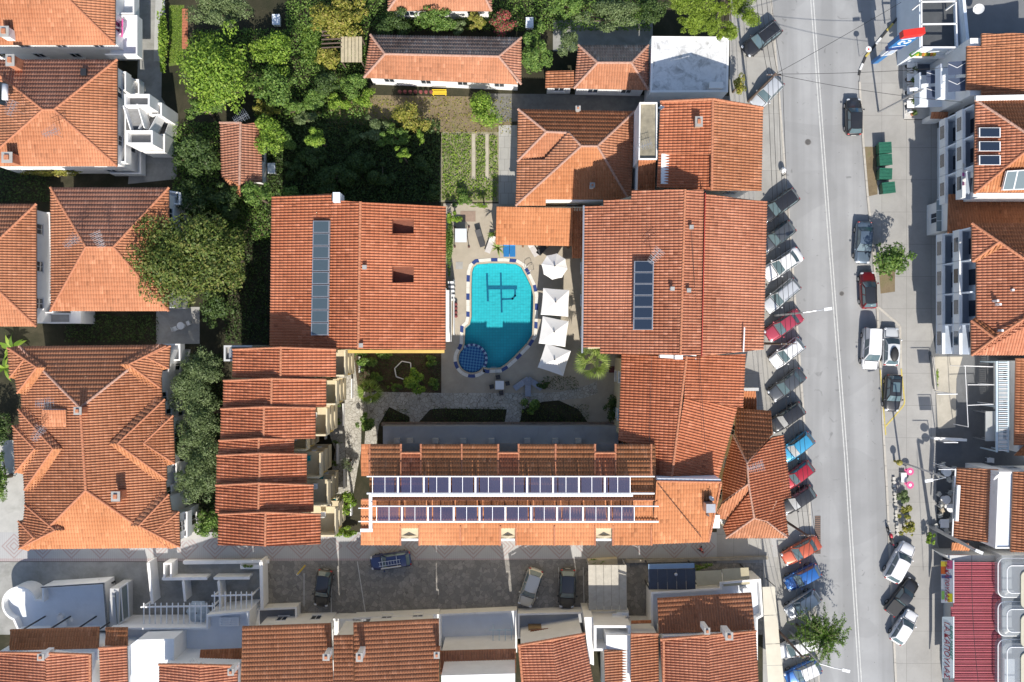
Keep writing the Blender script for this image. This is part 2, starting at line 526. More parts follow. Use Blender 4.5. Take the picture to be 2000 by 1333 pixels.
class Bld:
    """a building: wall solids, clay roof planes, ridges, windows, all parts of one thing"""
    def __init__(self, name, label, px, py, cat='building', group=None):
        self.root = thing(name, label, cat, P(px, py, 0), group=group)
    def wall(self, poly, h, z1=None, z0=-.02, oh=.45, mat=None, win=True, storeys=None, gap=3.0, ww=1.1, wh=1.3, name='wall', px=True):
        """poly traced in the photograph at height h; walls stand oh inside it"""
        w = [P(a, b, h) for a, b in poly] if px else [Vector((a, b, 0)) for a, b in poly]
        w = inset(w, oh)
        z1 = h - .1 if z1 is None else z1
        o = MB().prism(w, z0, z1).build(name, mat or STUCCO, self.root)
        if win:
            n = len(w)
            storeys = storeys or [1.0 + 3.0 * k for k in range(max(1, int((z1 + .4) // 3.0)))]
            for i in range(n):
                a, b = w[i], w[(i + 1) % n]
                d = b - a; L = d.length
                if L < 2.2: continue
                d = d.normalized(); nr = Vector((d.y, -d.x))
                if not faces_view((a + b) / 2, nr): continue
                k = max(1, int(L / gap))
                for s in storeys:
                    if s + wh > z1 - .15: continue
                    for j in range(k):
                        q = a + d * (L * (j + .5) / k)
                        add_window(self.root, (q.x + nr.x * .005, q.y + nr.y * .005, s), math.atan2(nr.y, nr.x), ww, wh)
        return o
    def plane(self, pts, mat, frame=None, gable=False, deck_mat=None, **kw):
        w = PP(pts); fr = PP(frame) if frame else None
        o = tile_plane(self.root, w, mat, frame=fr, deck_mat=deck_mat, **kw)
        if gable:
            self.attic(w)
        return o
    def attic(self, w, mat=None, d=.3):
        zmin = min(p.z for p in w) - .2
        c = sum(w, Vector()) / len(w)
        top = []
        for p in w:
            q = p.copy(); dx = Vector((c.x - p.x, c.y - p.y, 0))
            q = p + (c - p) * min(.4, d / max(dx.length, .01)); q.z -= .2
            top.append(q)
        bot = [Vector((p.x, p.y, zmin - .12)) for p in top]
        m = len(w)
        MB().add(top + bot, [tuple(range(m)), tuple(range(2 * m - 1, m - 1, -1))] + [(i, m + i, m + (i + 1) % m, (i + 1) % m) for i in range(m)]).build('gable_wall', mat or STUCCO, self.root)
    def ridge(self, *pts, mat=None, r=.13, name='ridge_cap'):
        w = PP(pts)
        for i in range(len(w) - 1):
            caps(self.root, w[i], w[i + 1], mat, r=r, name=name)
    def box(self, px0, py0, px1, py1, z0, z1, name, mat, h=None, parent=None):
        """upright block whose top outline is traced at height h (default z1)"""
        a = P(px0, py0, z1 if h is None else h); b = P(px1, py1, z1 if h is None else h)
        return MB().box(min(a.x, b.x), max(a.x, b.x), min(a.y, b.y), max(a.y, b.y), z0, z1).build(name, mat, parent or self.root)
    def terrace(self, poly, hf, par=1.0, th=.18, wallm=None, floorm=None, skip=(), cap=None, wall=True):
        """flat roof terrace: block up to hf, floor sheet and a parapet along each edge; poly traced at the parapet top"""
        w = [P(a, b, hf + par) for a, b in poly]
        n = len(w)
        a = sum(w[i].x * w[(i + 1) % n].y - w[(i + 1) % n].x * w[i].y for i in range(n))
        idx = list(range(n))
        if a < 0:
            w = w[::-1]; skip = tuple((n - 2 - s) % n for s in skip)
        inn = inset(w, th)
        if wall:
            MB().prism(inset(w, .01), -.02, hf).build('wall', wallm or STUCCO, self.root)
        MB().prism(inset(w, .03), hf + .002, hf + .03).build('terrace_floor', floorm or TERR, self.root)
        for i in range(n):
            if i in skip: continue
            j = (i + 1) % n
            MB().prism([w[i], w[j], inn[j], inn[i]], hf - .2, hf + par).build('parapet', wallm or STUCCO, self.root)
        return w
    def chimney(self, px, py, zt, h=1.0, w=.5, d=.5, mat=None, rz=0.0, capm=None):
        """px,py = the chimney top in the photograph"""
        c = P(px, py, zt)
        o = MB().obox((c.x, c.y, zt - h / 2 - .3), (w, d, h + .6), rz).build('chimney', mat or STUCCO, self.root)
        MB().obox((c.x, c.y, zt + .03), (w + .16, d + .16, .06), rz).build('chimney_slab', capm or CONC, o)
        MB().obox((c.x, c.y, zt + .14), (w * .5, d * .5, .16), rz).build('flue', CAP, o)
        return o

def hip(b, nw, se, h, rh, ra, rb, mats, cap=None, walls=True, oh=.45, wallm=None, **kw):
    """hipped roof over a traced rectangle; ra, rb = the ridge ends in the photograph"""
    (x0, y0), (x1, y1) = nw, se
    A, B, C, D = (x0, y0, h), (x1, y0, h), (x1, y1, h), (x0, y1, h)
    ra = (*ra, rh); rb = (*rb, rh)
    mN, mE, mS, mW = mats
    if abs(ra[0] - rb[0]) >= abs(ra[1] - rb[1]):     # ridge runs across
        b.plane([B, A, ra, rb], mN); b.plane([D, C, rb, ra], mS)
        b.plane([C, B, rb], mE); b.plane([A, D, ra], mW)
        b.ridge(A, ra, mat=cap); b.ridge(D, ra, mat=cap); b.ridge(B, rb, mat=cap); b.ridge(C, rb, mat=cap); b.ridge(ra, rb, mat=cap)
    else:
        b.plane([A, D, rb, ra], mW); b.plane([C, B, ra, rb], mE)
        b.plane([B, A, ra], mN); b.plane([D, C, rb], mS)
        b.ridge(A, ra, mat=cap); b.ridge(B, ra, mat=cap); b.ridge(D, rb, mat=cap); b.ridge(C, rb, mat=cap); b.ridge(ra, rb, mat=cap)
    if walls:
        b.wall([(x0, y0), (x1, y0), (x1, y1), (x0, y1)], h, oh=oh, mat=wallm, **kw)
# ------------------------------------------------------------------ ground, road, pavements
def ground_mat(name, cols, scale=.5, fine=9.0, rough=.95, stops=None, bmp=.25):
    if name in MATS: return MATS[name]
    m, t, b = nodes_of(name)
    k = len(cols)
    n1 = noise(t, scale, 8, .7, dist=.5)
    c = ramp(t, n1, [(.3 + .4 * i / (k - 1), cols[i]) for i in range(k)])
    n2 = noise(t, fine, 4, .7)
    c = mix_rgb(t, math_n(t, 'MULTIPLY', n2, .7), c, tuple(x * .4 for x in cols[0]))
    t.links.new(c, b.inputs['Base Color']); b.inputs['Roughness'].default_value = rough
    b.inputs['Specular IOR Level'].default_value = .25
    bump(t, b, n2, bmp, .05)
    MATS[name] = m
    return m

def road_mat(name, col, var, line_dir=None):
    m, t, b = nodes_of(name)
    n1 = noise(t, .18, 6, .6)
    c = mix_rgb(t, ramp(t, n1, [(.35, 0.0), (.65, 1.0)]), tuple(x * (1 - var) for x in col), tuple(x * (1 + var * .5) for x in col))
    # lengthwise wear: noise stretched along the street
    tc = t.nodes.new('ShaderNodeTexCoord'); mp = t.nodes.new('ShaderNodeMapping')
    mp.inputs['Rotation'].default_value = (0, 0, math.radians(-4.2)); mp.inputs['Scale'].default_value = (.55, .02, 1)
    t.links.new(tc.outputs['Object'], mp.inputs[0])
    n2 = noise(t, 1.0, 3, .5, vec=mp.outputs[0])
    c = mix_rgb(t, math_n(t, 'MULTIPLY', ramp(t, n2, [(.42, 0.0), (.6, 1.0)]), .55), c, tuple(x * .62 for x in col))
    n3 = noise(t, 30, 3, .7)
    c = mix_rgb(t, math_n(t, 'MULTIPLY', n3, .22), c, tuple(x * .5 for x in col))
    n4 = noise(t, .9, 2, .4, dist=1.5)
    c = mix_rgb(t, ramp(t, n4, [(.68, 0.0), (.76, .5)]), c, tuple(x * .35 for x in col))
    n5 = noise(t, .07, 2, .3, dist=2.0)
    c = mix_rgb(t, ramp(t, n5, [(.56, 0.0), (.575, .22)]), c, tuple(x * .6 for x in col))
    n6 = noise(t, 3.2, 2, .4)
    c = mix_rgb(t, ramp(t, n6, [(.74, 0.0), (.78, .6)]), c, tuple(x * .3 for x in col))
    t.links.new(c, b.inputs['Base Color']); b.inputs['Roughness'].default_value = .85
    b.inputs['Specular IOR Level'].default_value = .3
    bump(t, b, n3, .15, .01)
    MATS[name] = m
    return m

def slab_mat(name, col, size, joint=.02, var=.12, offset=.5, jcol=None, rot=0.0, dirt=.2):
    """cast or laid slabs with thin joints"""
    m, t, b = nodes_of(name)
    tc = t.nodes.new('ShaderNodeTexCoord'); mp = t.nodes.new('ShaderNodeMapping')
    mp.inputs['Rotation'].default_value = (0, 0, rot)
    t.links.new(tc.outputs['Object'], mp.inputs[0])
    br = t.nodes.new('ShaderNodeTexBrick')
    br.offset = offset
    br.inputs['Scale'].default_value = 1.0; br.inputs['Brick Width'].default_value = size[0]; br.inputs['Row Height'].default_value = size[1]
    br.inputs['Mortar Size'].default_value = joint; br.inputs['Mortar Smooth'].default_value = .2
    br.inputs['Color1'].default_value = (*[x * (1 - var) for x in col], 1); br.inputs['Color2'].default_value = (*[min(1, x * (1 + var)) for x in col], 1)
    j = jcol or tuple(x * .55 for x in col)
    br.inputs['Mortar'].default_value = (*j, 1)
    t.links.new(mp.outputs[0], br.inputs['Vector'])
    n1 = noise(t, .35, 7, .7, dist=.4)
    c = mix_rgb(t, math_n(t, 'MULTIPLY', ramp(t, n1, [(.4, 0.0), (.7, 1.0)]), dirt * 2), br.outputs['Color'], tuple(x * .6 for x in col))
    n2 = noise(t, 14, 4, .7)
    c = mix_rgb(t, math_n(t, 'MULTIPLY', n2, .25), c, tuple(x * .5 for x in col))
    t.links.new(c, b.inputs['Base Color']); b.inputs['Roughness'].default_value = .85
    bump(t, b, br.outputs['Fac'], -.3, .01)
    MATS[name] = m
    return m

def crazy_mat(name, cols, scale, jcol, jw=.06):
    """irregular flat stones with mortar joints"""
    m, t, b = nodes_of(name)
    tc = t.nodes.new('ShaderNodeTexCoord')
    v1 = t.nodes.new('ShaderNodeTexVoronoi'); v1.feature = 'DISTANCE_TO_EDGE'; v1.inputs['Scale'].default_value = scale
    v2 = t.nodes.new('ShaderNodeTexVoronoi'); v2.inputs['Scale'].default_value = scale
    for v in (v1, v2): t.links.new(tc.outputs['Object'], v.inputs['Vector'])
    sep = t.nodes.new('ShaderNodeSeparateColor'); t.links.new(v2.outputs['Color'], sep.inputs[0])
    k = len(cols)
    c = ramp(t, sep.outputs[0], [(i / (k - 1), cols[i]) for i in range(k)])
    n1 = noise(t, 6, 5, .7)
    c = mix_rgb(t, math_n(t, 'MULTIPLY', n1, .5), c, tuple(x * .5 for x in cols[0]))
    c = mix_rgb(t, ramp(t, v1.outputs['Distance'], [(jw * .5, 1.0), (jw, 0.0)]), c, jcol)
    n2 = noise(t, .4, 6, .7)
    c = mix_rgb(t, math_n(t, 'MULTIPLY', ramp(t, n2, [(.4, 0.0), (.7, 1.0)]), .5), c, tuple(x * .55 for x in cols[0]))
    t.links.new(c, b.inputs['Base Color']); b.inputs['Roughness'].default_value = .8
    bump(t, b, ramp(t, v1.outputs['Distance'], [(0.0, 0.0), (jw * 1.5, 1.0)]), .5, .02)
    MATS[name] = m
    return m

def alley_mat():
    m, t, b = nodes_of('alley_pavers')
    tc = t.nodes.new('ShaderNodeTexCoord'); sp = t.nodes.new('ShaderNodeSeparateXYZ'); t.links.new(tc.outputs['Object'], sp.inputs[0])
    x, y = sp.outputs[0], sp.outputs[1]
    Pd = 3.03
    fx = math_n(t, 'ABSOLUTE', math_n(t, 'SUBTRACT', math_n(t, 'FRACT', math_n(t, 'DIVIDE', math_n(t, 'ADD', x, 31.35 + Pd * 20 + Pd / 2), Pd)), .5))
    d = math_n(t, 'ADD', math_n(t, 'MULTIPLY', fx, Pd), math_n(t, 'ABSOLUTE', math_n(t, 'SUBTRACT', y, -21.65)))
    w = math_n(t, 'FRACT', math_n(t, 'DIVIDE', math_n(t, 'ADD', d, .1), .42))
    line = math_n(t, 'MULTIPLY', math_n(t, 'LESS_THAN', w, .45), math_n(t, 'LESS_THAN', d, 1.45))
    line = math_n(t, 'MULTIPLY', line, math_n(t, 'GREATER_THAN', d, .12))
    stripe = math_n(t, 'LESS_THAN', math_n(t, 'FRACT', math_n(t, 'DIVIDE', x, .2)), .3)
    edge = math_n(t, 'LESS_THAN', y, -22.95)
    n1 = noise(t, .5, 6, .7)
    base = mix_rgb(t, n1, (.36, .36, .355), (.47, .465, .455))
    c = mix_rgb(t, math_n(t, 'MULTIPLY', stripe, .3), base, (.3, .29, .29))
    c = mix_rgb(t, math_n(t, 'MULTIPLY', line, .6), c, (.30, .19, .18))
    c = mix_rgb(t, math_n(t, 'MULTIPLY', edge, math_n(t, 'MULTIPLY_ADD', stripe, .4, .4)), c, (.34, .22, .21))
    n2 = noise(t, 12, 4, .7)
    c = mix_rgb(t, math_n(t, 'MULTIPLY', n2, .3), c, (.2, .19, .18))
    t.links.new(c, b.inputs['Base Color']); b.inputs['Roughness'].default_value = .8
    return m

GARDEN = ground_mat('garden_earth', [(.03, .035, .018), (.055, .05, .03), (.1, .085, .055)], .35)
GRASS_G = ground_mat('lawn_ground', [(.1, .16, .03), (.15, .21, .045), (.2, .22, .07)], .8)
DRY = ground_mat('dry_earth', [(.17, .13, .08), (.27, .21, .13), (.2, .2, .09)], .6)
SOIL = ground_mat('bed_soil', [(.06, .045, .03), (.11, .08, .05), (.16, .12, .08)], 1.2)
ASPH = road_mat('asphalt_worn', (.35, .352, .352), .14)
PARK = slab_mat('parking_concrete', (.36, .35, .325), (4.0, 6.0), .015, .06, 0, dirt=.3)
PAVE = slab_mat('pavement_slabs', (.36, .35, .33), (2.6, 3.4), .02, .05, 0, dirt=.25)
KERB = mk('kerb_stone', (.45, .42, .37), .85, .15, 3)
LOT = crazy_mat('lot_paving', [(.22, .21, .195), (.3, .285, .26), (.4, .375, .335)], 2.2, (.15, .142, .128), .03)
CRAZY = crazy_mat('crazy_paving', [(.44, .42, .36), (.54, .51, .45), (.62, .6, .54)], 2.6, (.2, .18, .15), .05)
YARD = mk('yard_concrete', (.30, .30, .28), .9, .2, .5, (.16, .16, .14), .35, .5, bmp=.1)
SIDE = mk('side_lane_concrete', (.3, .295, .275), .9, .25, .7, (.18, .18, .15), .35, .5, bmp=.1)
YARDD = mk('yard_dark', (.13, .135, .14), .9, .2, .5, (.08, .08, .08), .3, .5)
DECKP = mk('pool_deck_concrete', (.40, .35, .275), .85, .12, .8, (.30, .26, .2), .25, .5, bmp=.08)
ALLEY = alley_mat()

def ST(name, pts, z, mat):
    return sheet(name, PP(pts, z), z, mat)

def arc(c, r, a0, a1, n):
    return [(c[0] + r * math.cos(math.radians(a0 + (a1 - a0) * i / n)), c[1] + r * math.sin(math.radians(a0 + (a1 - a0) * i / n))) for i in range(n + 1)]

# pool outline (photograph pixels, image y down), the round children's pool at its lower corner
POOLC, POOLR = (922, 702), 26
pool_px = [(921, 560), (922, 533), (925, 523), (932, 517), (956, 515), (985, 515), (1008, 517), (1018, 523), (1028, 541), (1037, 560), (1041, 578), (1041, 600),
           (1039, 654), (1028, 671), (1001, 699), (986, 712), (976, 718), (952, 719), (944, 717)]
pool_px += arc(POOLC, POOLR, 35, 226, 22) + [(908, 672), (909, 642), (918, 634), (921, 620)]
pool_w = [P(a, b) for a, b in pool_px]
hole = inset(pool_w, -.08)

g = sheet_with_holes('ground', [(-130, -110), (130, -110), (130, 110), (-130, 110)], [[(p.x, p.y) for p in hole]], 0, GARDEN)
g['kind'] = 'structure'

# main road
WK = [(1503, -40), (1507, 0), (1541, 430), (1575, 880), (1600, 1333), (1604, 1400)]
EK = [(1825, -40), (1790, 0), (1755, 33), (1720, 75), (1690, 112), (1679, 138), (1678, 160), (1680, 200), (1686, 290), (1694, 385), (1703, 470), (1712, 590), (1718, 700), (1724, 830), (1731, 950), (1738, 1100), (1749, 1333), (1752, 1400)]
ST('road', WK + EK[::-1], .012, ASPH)
ST('parking_strip', [(1440, -40), (1450, 80), (1478, 400), (1487, 690), (1500, 1010), (1515, 1120), (1530, 1400)] + WK[::-1], .016, PARK)
ST('pavement', [(1425, -40), (1425, 190), (1400, 400), (1400, 1100), (1490, 1100), (1490, 1400), (1530, 1400), (1515, 1120), (1500, 1010), (1487, 690), (1478, 400), (1450, 80), (1440, -40)], .05, PAVE)
east_pav = EK + [(1850, 1400), (1840, 1090), (1830, 1060), (1828, 960), (1826, 765), (1812, 690), (1830, 640), (1832, 300), (1830, 235), (1765, 235), (1764, 110), (1830, -40)]
mb = MB().prism(PP(east_pav), -.02, .10)
o = mb.build('pavement', PAVE); o['kind'] = 'structure'
bp = sheet('brick_path', PP([(355, 16), (368, 16), (368, 98), (355, 98)]), .012, SOIL)
for k in range(14):
    a, c = P(356, 18 + k * 5.6), P(367, 23 + k * 5.6)
    MB().box(a.x, c.x, c.y, a.y, .0, .09).build('brick', mk('brick_red', (.42, .15, .08), .9, .25, 5), bp)
ST('ground', [(1826, -40), (2200, -40), (2200, 1400), (1838, 1400), (1838, 1090), (1828, 1060), (1826, 765), (1812, 690), (1828, 640), (1828, 240)], .02, YARDD)

# kerbs: stones laid along the lines
def kerb_run(pts, name, mats, w=.22, h=.13, z0=0.0, step=1.0, parent_label=None, cat='kerb', group=None):
    root = thing(name, parent_label, cat, P(pts[0][0], pts[0][1]), group=group)
    k = 0; rem = 0
    w3 = [P(a, b) for a, b in pts]
    for i in range(len(w3) - 1):
        a, b = w3[i], w3[i + 1]
        L = (b - a).length; n = max(1, int(round(L / step))); d = (b - a) / n
        for j in range(n):
            p, q = a + d * (j + .01), a + d * (j + .99)
            mb = MB().bar((p.x, p.y, z0 + h / 2), (q.x, q.y, z0 + h / 2), w, h)
            mb.build('kerb_stone', mats[k % len(mats)], root)
            k += 1
    return root
YEL = mk('kerb_yellow', (.5, .4, .1), .6, .2, 4)
BLK = mk('kerb_black', (.04, .04, .04), .6, .2, 4)
WHK = mk('kerb_white', (.7, .7, .68), .6, .15, 4)
kerb_run([(1790, 0), (1755, 33), (1720, 75), (1690, 112), (1679, 138), (1677, 148)], 'painted_kerb', [YEL, BLK, WHK, BLK], step=.95, parent_label='kerb striped yellow black and white beside the tall shop totem')
kerb_run(EK[6:], 'kerb', [KERB], step=2.0, parent_label='pale concrete kerb between the road and the shop pavement', z0=.005)
kerb_run([(1714, 600), (1757, 637), (1759, 720)], 'bay_kerb', [KERB], step=1.6, parent_label='pale kerb round the parking bay holding the silver car')
kerb_run([(1759, 720), (1766, 785), (1764, 792), (1745, 815), (1727, 835)], 'bay_kerb', [YEL], w=.14, step=1.6, parent_label='yellow painted edge round the black car in the bay', z0=.09, h=.03)
kerb_run([(1718, 722), (1722, 770), (1729, 850)], 'bay_edge', [YEL], w=.12, step=1.6, parent_label='yellow painted strip along the road side of the parking bay', z0=.12, h=.03)
kerb_run([(1505, -10), (1524, 215)], 'gutter_edge', [KERB], w=.2, h=.05, step=2.2, parent_label='flush concrete edge of the street beside the pine', z0=.0)
kerb_run([(1524, 215), (1541, 430), (1558, 655)], 'gutter_edge', [KERB], w=.2, h=.05, step=2.2, parent_label='flush concrete edge beside the angled parking opposite the waste bins', z0=.0)
kerb_run([(1558, 655), (1575, 880), (1600, 1340)], 'gutter_edge', [KERB], w=.2, h=.05, step=2.2, parent_label='flush concrete edge beside the angled cars by the corner roofs', z0=.0)
ST('ground', [(1688, 287), (1712, 287), (1714, 380), (1696, 384)], .106, DRY)
ST('ground', [(1716, 520), (1748, 515), (1748, 570), (1720, 574)], .106, DRY)

# double centre line
LINEM = mk('road_line_paint', (.55, .55, .53), .7, .25, 3, (.4, .39, .37), .3, 1.5)
cl = [(1585, -20), (1586, 0), (1619, 450), (1652, 890), (1680, 1333), (1682, 1360)]
for dx in (-2.6, 2.6):
    r = MB()
    w3 = [P(a + dx, b) for a, b in cl]
    for i in range(len(w3) - 1):
        a, b = w3[i], w3[i + 1]
        s = (b - a).cross(Vector((0, 0, 1))).normalized() * .05
        r.add([(a + s).to_tuple()[:2] + (.0165,), (b + s).to_tuple()[:2] + (.0165,), (b - s).to_tuple()[:2] + (.0165,), (a - s).to_tuple()[:2] + (.0165,)], [(0, 1, 2, 3)])
    o = r.build('road_line', LINEM); o['kind'] = 'structure'
# manholes and grates
def manhole(px, py, r, label, z=.012):
    t_ = thing('manhole_cover', label, 'manhole', P(px, py, z), group='iron covers in the street')
    MB().lathe((0, 0, 0), [(r + .06, 0), (r + .06, .008)], 20).build('ring', mk('manhole_ring', (.2, .19, .18), .8), t_, world=False)
    MB().lathe((0, 0, .006), [(r, 0), (r, .008)], 20).build('lid', mk('manhole_iron', (.1, .095, .09), .6, .3, 8), t_, world=False)
manhole(1578, 278, .28, 'round iron manhole cover in the road opposite the waste bins')
manhole(1644, 574, .2, 'small dark manhole cover near the double line by the street lamp')
gr = thing('drain_grate', 'long brown drain grate in the parking strip above the orange car', 'drain', P(1597, 1045, .018))
MB().box(-.3, .3, -2.0, 2.0, 0, .012).build('channel', mk('grate_dark', (.07, .06, .055), .8), gr, world=False)
for i in range(20):
    MB().box(-.28, .28, -1.95 + i * .2, -1.85 + i * .2, .012, .026).build('bar', mk('grate_rust', (.2, .13, .1), .8, .3, 5), gr, world=False)

# paved alley and yards to its south
ST('alley', [(-60, 1040), (1400, 1040), (1400, 1000), (1520, 1000), (1520, 1088), (700, 1097), (-60, 1097)], .024, ALLEY)
ST('yard', [(-60, 1098), (120, 1098), (300, 1098), (300, 1240), (-60, 1240)], .03, SIDE)
ST('yard', [(300, 1098), (512, 1098), (512, 1240), (300, 1240)], .034, SIDE)
ST('parking_lot', [(512, 1096), (1008, 1094), (1008, 1240), (512, 1240)], .03, LOT)
ST('yard', [(1008, 1094), (1500, 1088), (1500, 1240), (1008, 1240)], .026, LOT)
ST('path', [(275, -40), (320, -40), (315, 190), (345, 240), (345, 350), (250, 360), (268, 160)], .02, SIDE)
ST('ground', [(305, -40), (322, -40), (322, 120), (300, 120)], .026, mk('lane_sunny', (.4, .4, .38), .9, .15, .7))  # paler copy of the lane concrete, sunlight put into the colour
ST('lawn', [(330, 10), (360, 10), (358, 125), (330, 130)], .024, GRASS_G)
ST('lawn', [(585, 50), (640, 45), (640, 130), (600, 130)], .024, GRASS_G)
ST('ground', [(650, 185), (1000, 190), (1000, 270), (640, 240)], .02, DRY)
ST('ground', [(862, 258), (974, 258), (974, 395), (858, 395)], .026, ground_mat('plot_earth', [(.2, .2, .1), (.34, .3, .2), (.46, .42, .32)], .7))
ST('path', [(974, 245), (1010, 245), (1010, 400), (974, 400)], .03, slab_mat('path_slabs', (.4, .39, .36), (.8, 1.2), .02, .08, .5, dirt=.2))
for x in (925, 951):
    ST('path', [(x - 3, 262), (x + 3, 262), (x + 3, 352), (x - 3, 352)], .032, mk('strip_pale', (.42, .38, .3), .9, .15, 2))
ST('lane', [(950, 183), (1440, 188), (1440, 215), (960, 240)], .024, mk('lane_gravel', (.17, .165, .15), .95, .3, 1.5, (.1, .1, .09), .3, .6, bmp=.3))
ST('yard', [(1080, 40), (1275, 40), (1275, 100), (1080, 100)], .022, SIDE)
ST('ground', [(455, 420), (528, 420), (528, 460), (455, 470)], .02, DRY)
ST('yard', [(305, 600), (390, 600), (390, 672), (305, 672)], .03, CONC)
ST('yard', [(-40, 860), (70, 860), (70, 1060), (-40, 1060)], .02, mk('yard_pale', (.42, .41, .38), .9, .15, .7, (.25, .25, .22), .2, .5))
ST('yard', [(340, 1030), (385, 1000), (400, 1050), (340, 1060)], .034, mk('yard_pale', (.42, .41, .38)))

# hotel courtyard
deck_poly = [(866, 398), (1145, 398), (1220, 690), (1220, 870), (1180, 870), (1130, 800), (1060, 768), (862, 768), (862, 690), (866, 690)]
d = sheet_with_holes('pool_deck', [(p.x, p.y) for p in PP(deck_poly)], [[(p.x, p.y) for p in hole]], .02, DECKP)
d['kind'] = 'structure'
ST('path', [(690, 765), (862, 768), (1060, 768), (1095, 766), (1150, 752), (1165, 745), (1168, 768), (1140, 778), (1060, 785), (1020, 800), (1015, 830), (985, 830), (990, 800), (862, 798), (840, 800), (815, 828), (800, 830), (800, 815), (760, 795), (740, 830), (735, 870), (712, 870), (715, 820), (690, 800)], .036, CRAZY)
ST('path', [(655, 685), (690, 685), (700, 770), (715, 800), (706, 830), (705, 880), (690, 965), (640, 965), (655, 880), (640, 840)], .03, CRAZY)
ST('ground', [(690, 685), (862, 685), (862, 768), (700, 766)], .026, SOIL)
# ------------------------------------------------------------------ swimming pool
PW = slab_mat('pool_tiles', (.07, .61, .65), (.3, .3), .02, .05, 0, jcol=(.07, .46, .52), dirt=.0)
def water_mat():
    m = bpy.data.materials.new('pool_water'); m.use_nodes = True
    t = m.node_tree; t.nodes.clear()
    tr = t.nodes.new('ShaderNodeBsdfTransparent'); tr.inputs[0].default_value = (.7, .97, 1, 1)
    gl = t.nodes.new('ShaderNodeBsdfGlossy'); gl.inputs['Roughness'].default_value = .03
    fr = t.nodes.new('ShaderNodeFresnel'); fr.inputs[0].default_value = 1.33
    b = t.nodes.new('ShaderNodeBump'); b.inputs['Strength'].default_value = .35; b.inputs['Distance'].default_value = .03
    t.links.new(noise(t, 2.2, 3, .5), b.inputs['Height'])
    t.links.new(b.outputs[0], gl.inputs['Normal']); t.links.new(b.outputs[0], fr.inputs['Normal'])
    mx = t.nodes.new('ShaderNodeMixShader'); t.links.new(fr.outputs[0], mx.inputs[0])
    t.links.new(tr.outputs[0], mx.inputs[1]); t.links.new(gl.outputs[0], mx.inputs[2])
    o = t.nodes.new('ShaderNodeOutputMaterial'); t.links.new(mx.outputs[0], o.inputs[0])
    return m
WATER = water_mat()
BLUE_T = mk('blue_tile', (.035, .06, .2), .3, .15, 3)
WHITE_T = mk('white_tile', (.7, .67, .6), .4, .08, 3)
pool = thing('swimming_pool', 'turquoise swimming pool with a blue and white tiled rim between the hotel wings', 'pool', P(980, 610))
DEP = -1.25
def pool_wall(pts, z0, z1, name, mat):
    mb = MB(); n = len(pts)
    vs = [(p.x, p.y, z0) for p in pts] + [(p.x, p.y, z1) for p in pts]
    mb.add(vs, [(i, n + i, n + (i + 1) % n, (i + 1) % n) for i in range(n)])
    return mb.build(name, mat, pool)
inner = [(p.x, p.y) for p in pool_w]
pool_wall(pool_w, DEP, .02, 'basin_wall', PW)
fl = sheet_with_holes('basin_floor', inner, [], DEP, PW); fl.parent = pool; fl.location = -pool.location
wt = sheet_with_holes('water', inner, [], -.06, WATER); wt.parent = pool; wt.location = -pool.location
wt['label'] = 'clear turquoise water of the pool'
# emblem of dark tiles set in the floor: two joined letters
def strip(pts, w, z=DEP + .006):
    for i in range(len(pts) - 1):
        a, b = PD(*pts[i]), PD(*pts[i + 1])
        dd = (b - a).normalized()
        if i: a = a - dd * w * .5
        MB().bar((a.x, a.y, z), (b.x + dd.x * w * .5, b.y + dd.y * w * .5, z), w, .012).build('emblem_strip', EMB, pool)
EMB = mk('emblem_tile', (.015, .16, .26), .5, .15, 4)
def PD(px, py):
    return P(px, py, DEP)
strip([(951, 534), (953, 587)], .22)
strip([(978, 533), (980, 609)], .2)
strip([(954, 562), (1006, 562)], .42, DEP + .010)
strip([(1006, 562), (1006, 578), (1001, 584), (982, 585)], .2)
# round children's pool: raised floor, blue and pale checks, a tiled rim wall
cc = P(*POOLC)
cr = POOLR / S
def check_mat():
    m, t, b = nodes_of('checked_mosaic')
    tc = t.nodes.new('ShaderNodeTexCoord'); mp = t.nodes.new('ShaderNodeMapping'); mp.inputs['Rotation'].default_value = (0, 0, math.radians(52)); mp.inputs['Scale'].default_value = (1, 1, 1)
    t.links.new(tc.outputs['Object'], mp.inputs[0])
    ck = t.nodes.new('ShaderNodeTexChecker'); ck.inputs['Scale'].default_value = 4.6
    ck.inputs['Color1'].default_value = (.02, .09, .33, 1); ck.inputs['Color2'].default_value = (.25, .42, .6, 1)
    t.links.new(mp.outputs[0], ck.inputs['Vector'])
    c = mix_rgb(t, math_n(t, 'MULTIPLY', noise(t, 9), .4), ck.outputs['Color'], (.02, .1, .32))
    t.links.new(c, b.inputs['Base Color']); b.inputs['Roughness'].default_value = .35
    return m
MB().lathe((cc.x, cc.y, 0), [(cr - .02, DEP), (cr - .02, -.32)], 40).build('wading_floor', check_mat(), pool)
kk = 0
a0, a1 = -135, 38
nseg = 18
for i in range(nseg):
    t0, t1 = math.radians(a0 + (a1 - a0) * i / nseg), math.radians(a0 + (a1 - a0) * (i + 1) / nseg - .8)
    q = [(cc.x + r * math.cos(t), cc.y - r * math.sin(t)) for r, t in ((cr - .02, t0), (cr - .02, t1), (cr + .24, t1), (cr + .24, t0))]
    MB().prism(q, -.5, -.035).build('divider_tile', [BLUE_T, mk('pale_blue_tile', (.3, .45, .58), .4, .1, 3)][i % 2], pool)
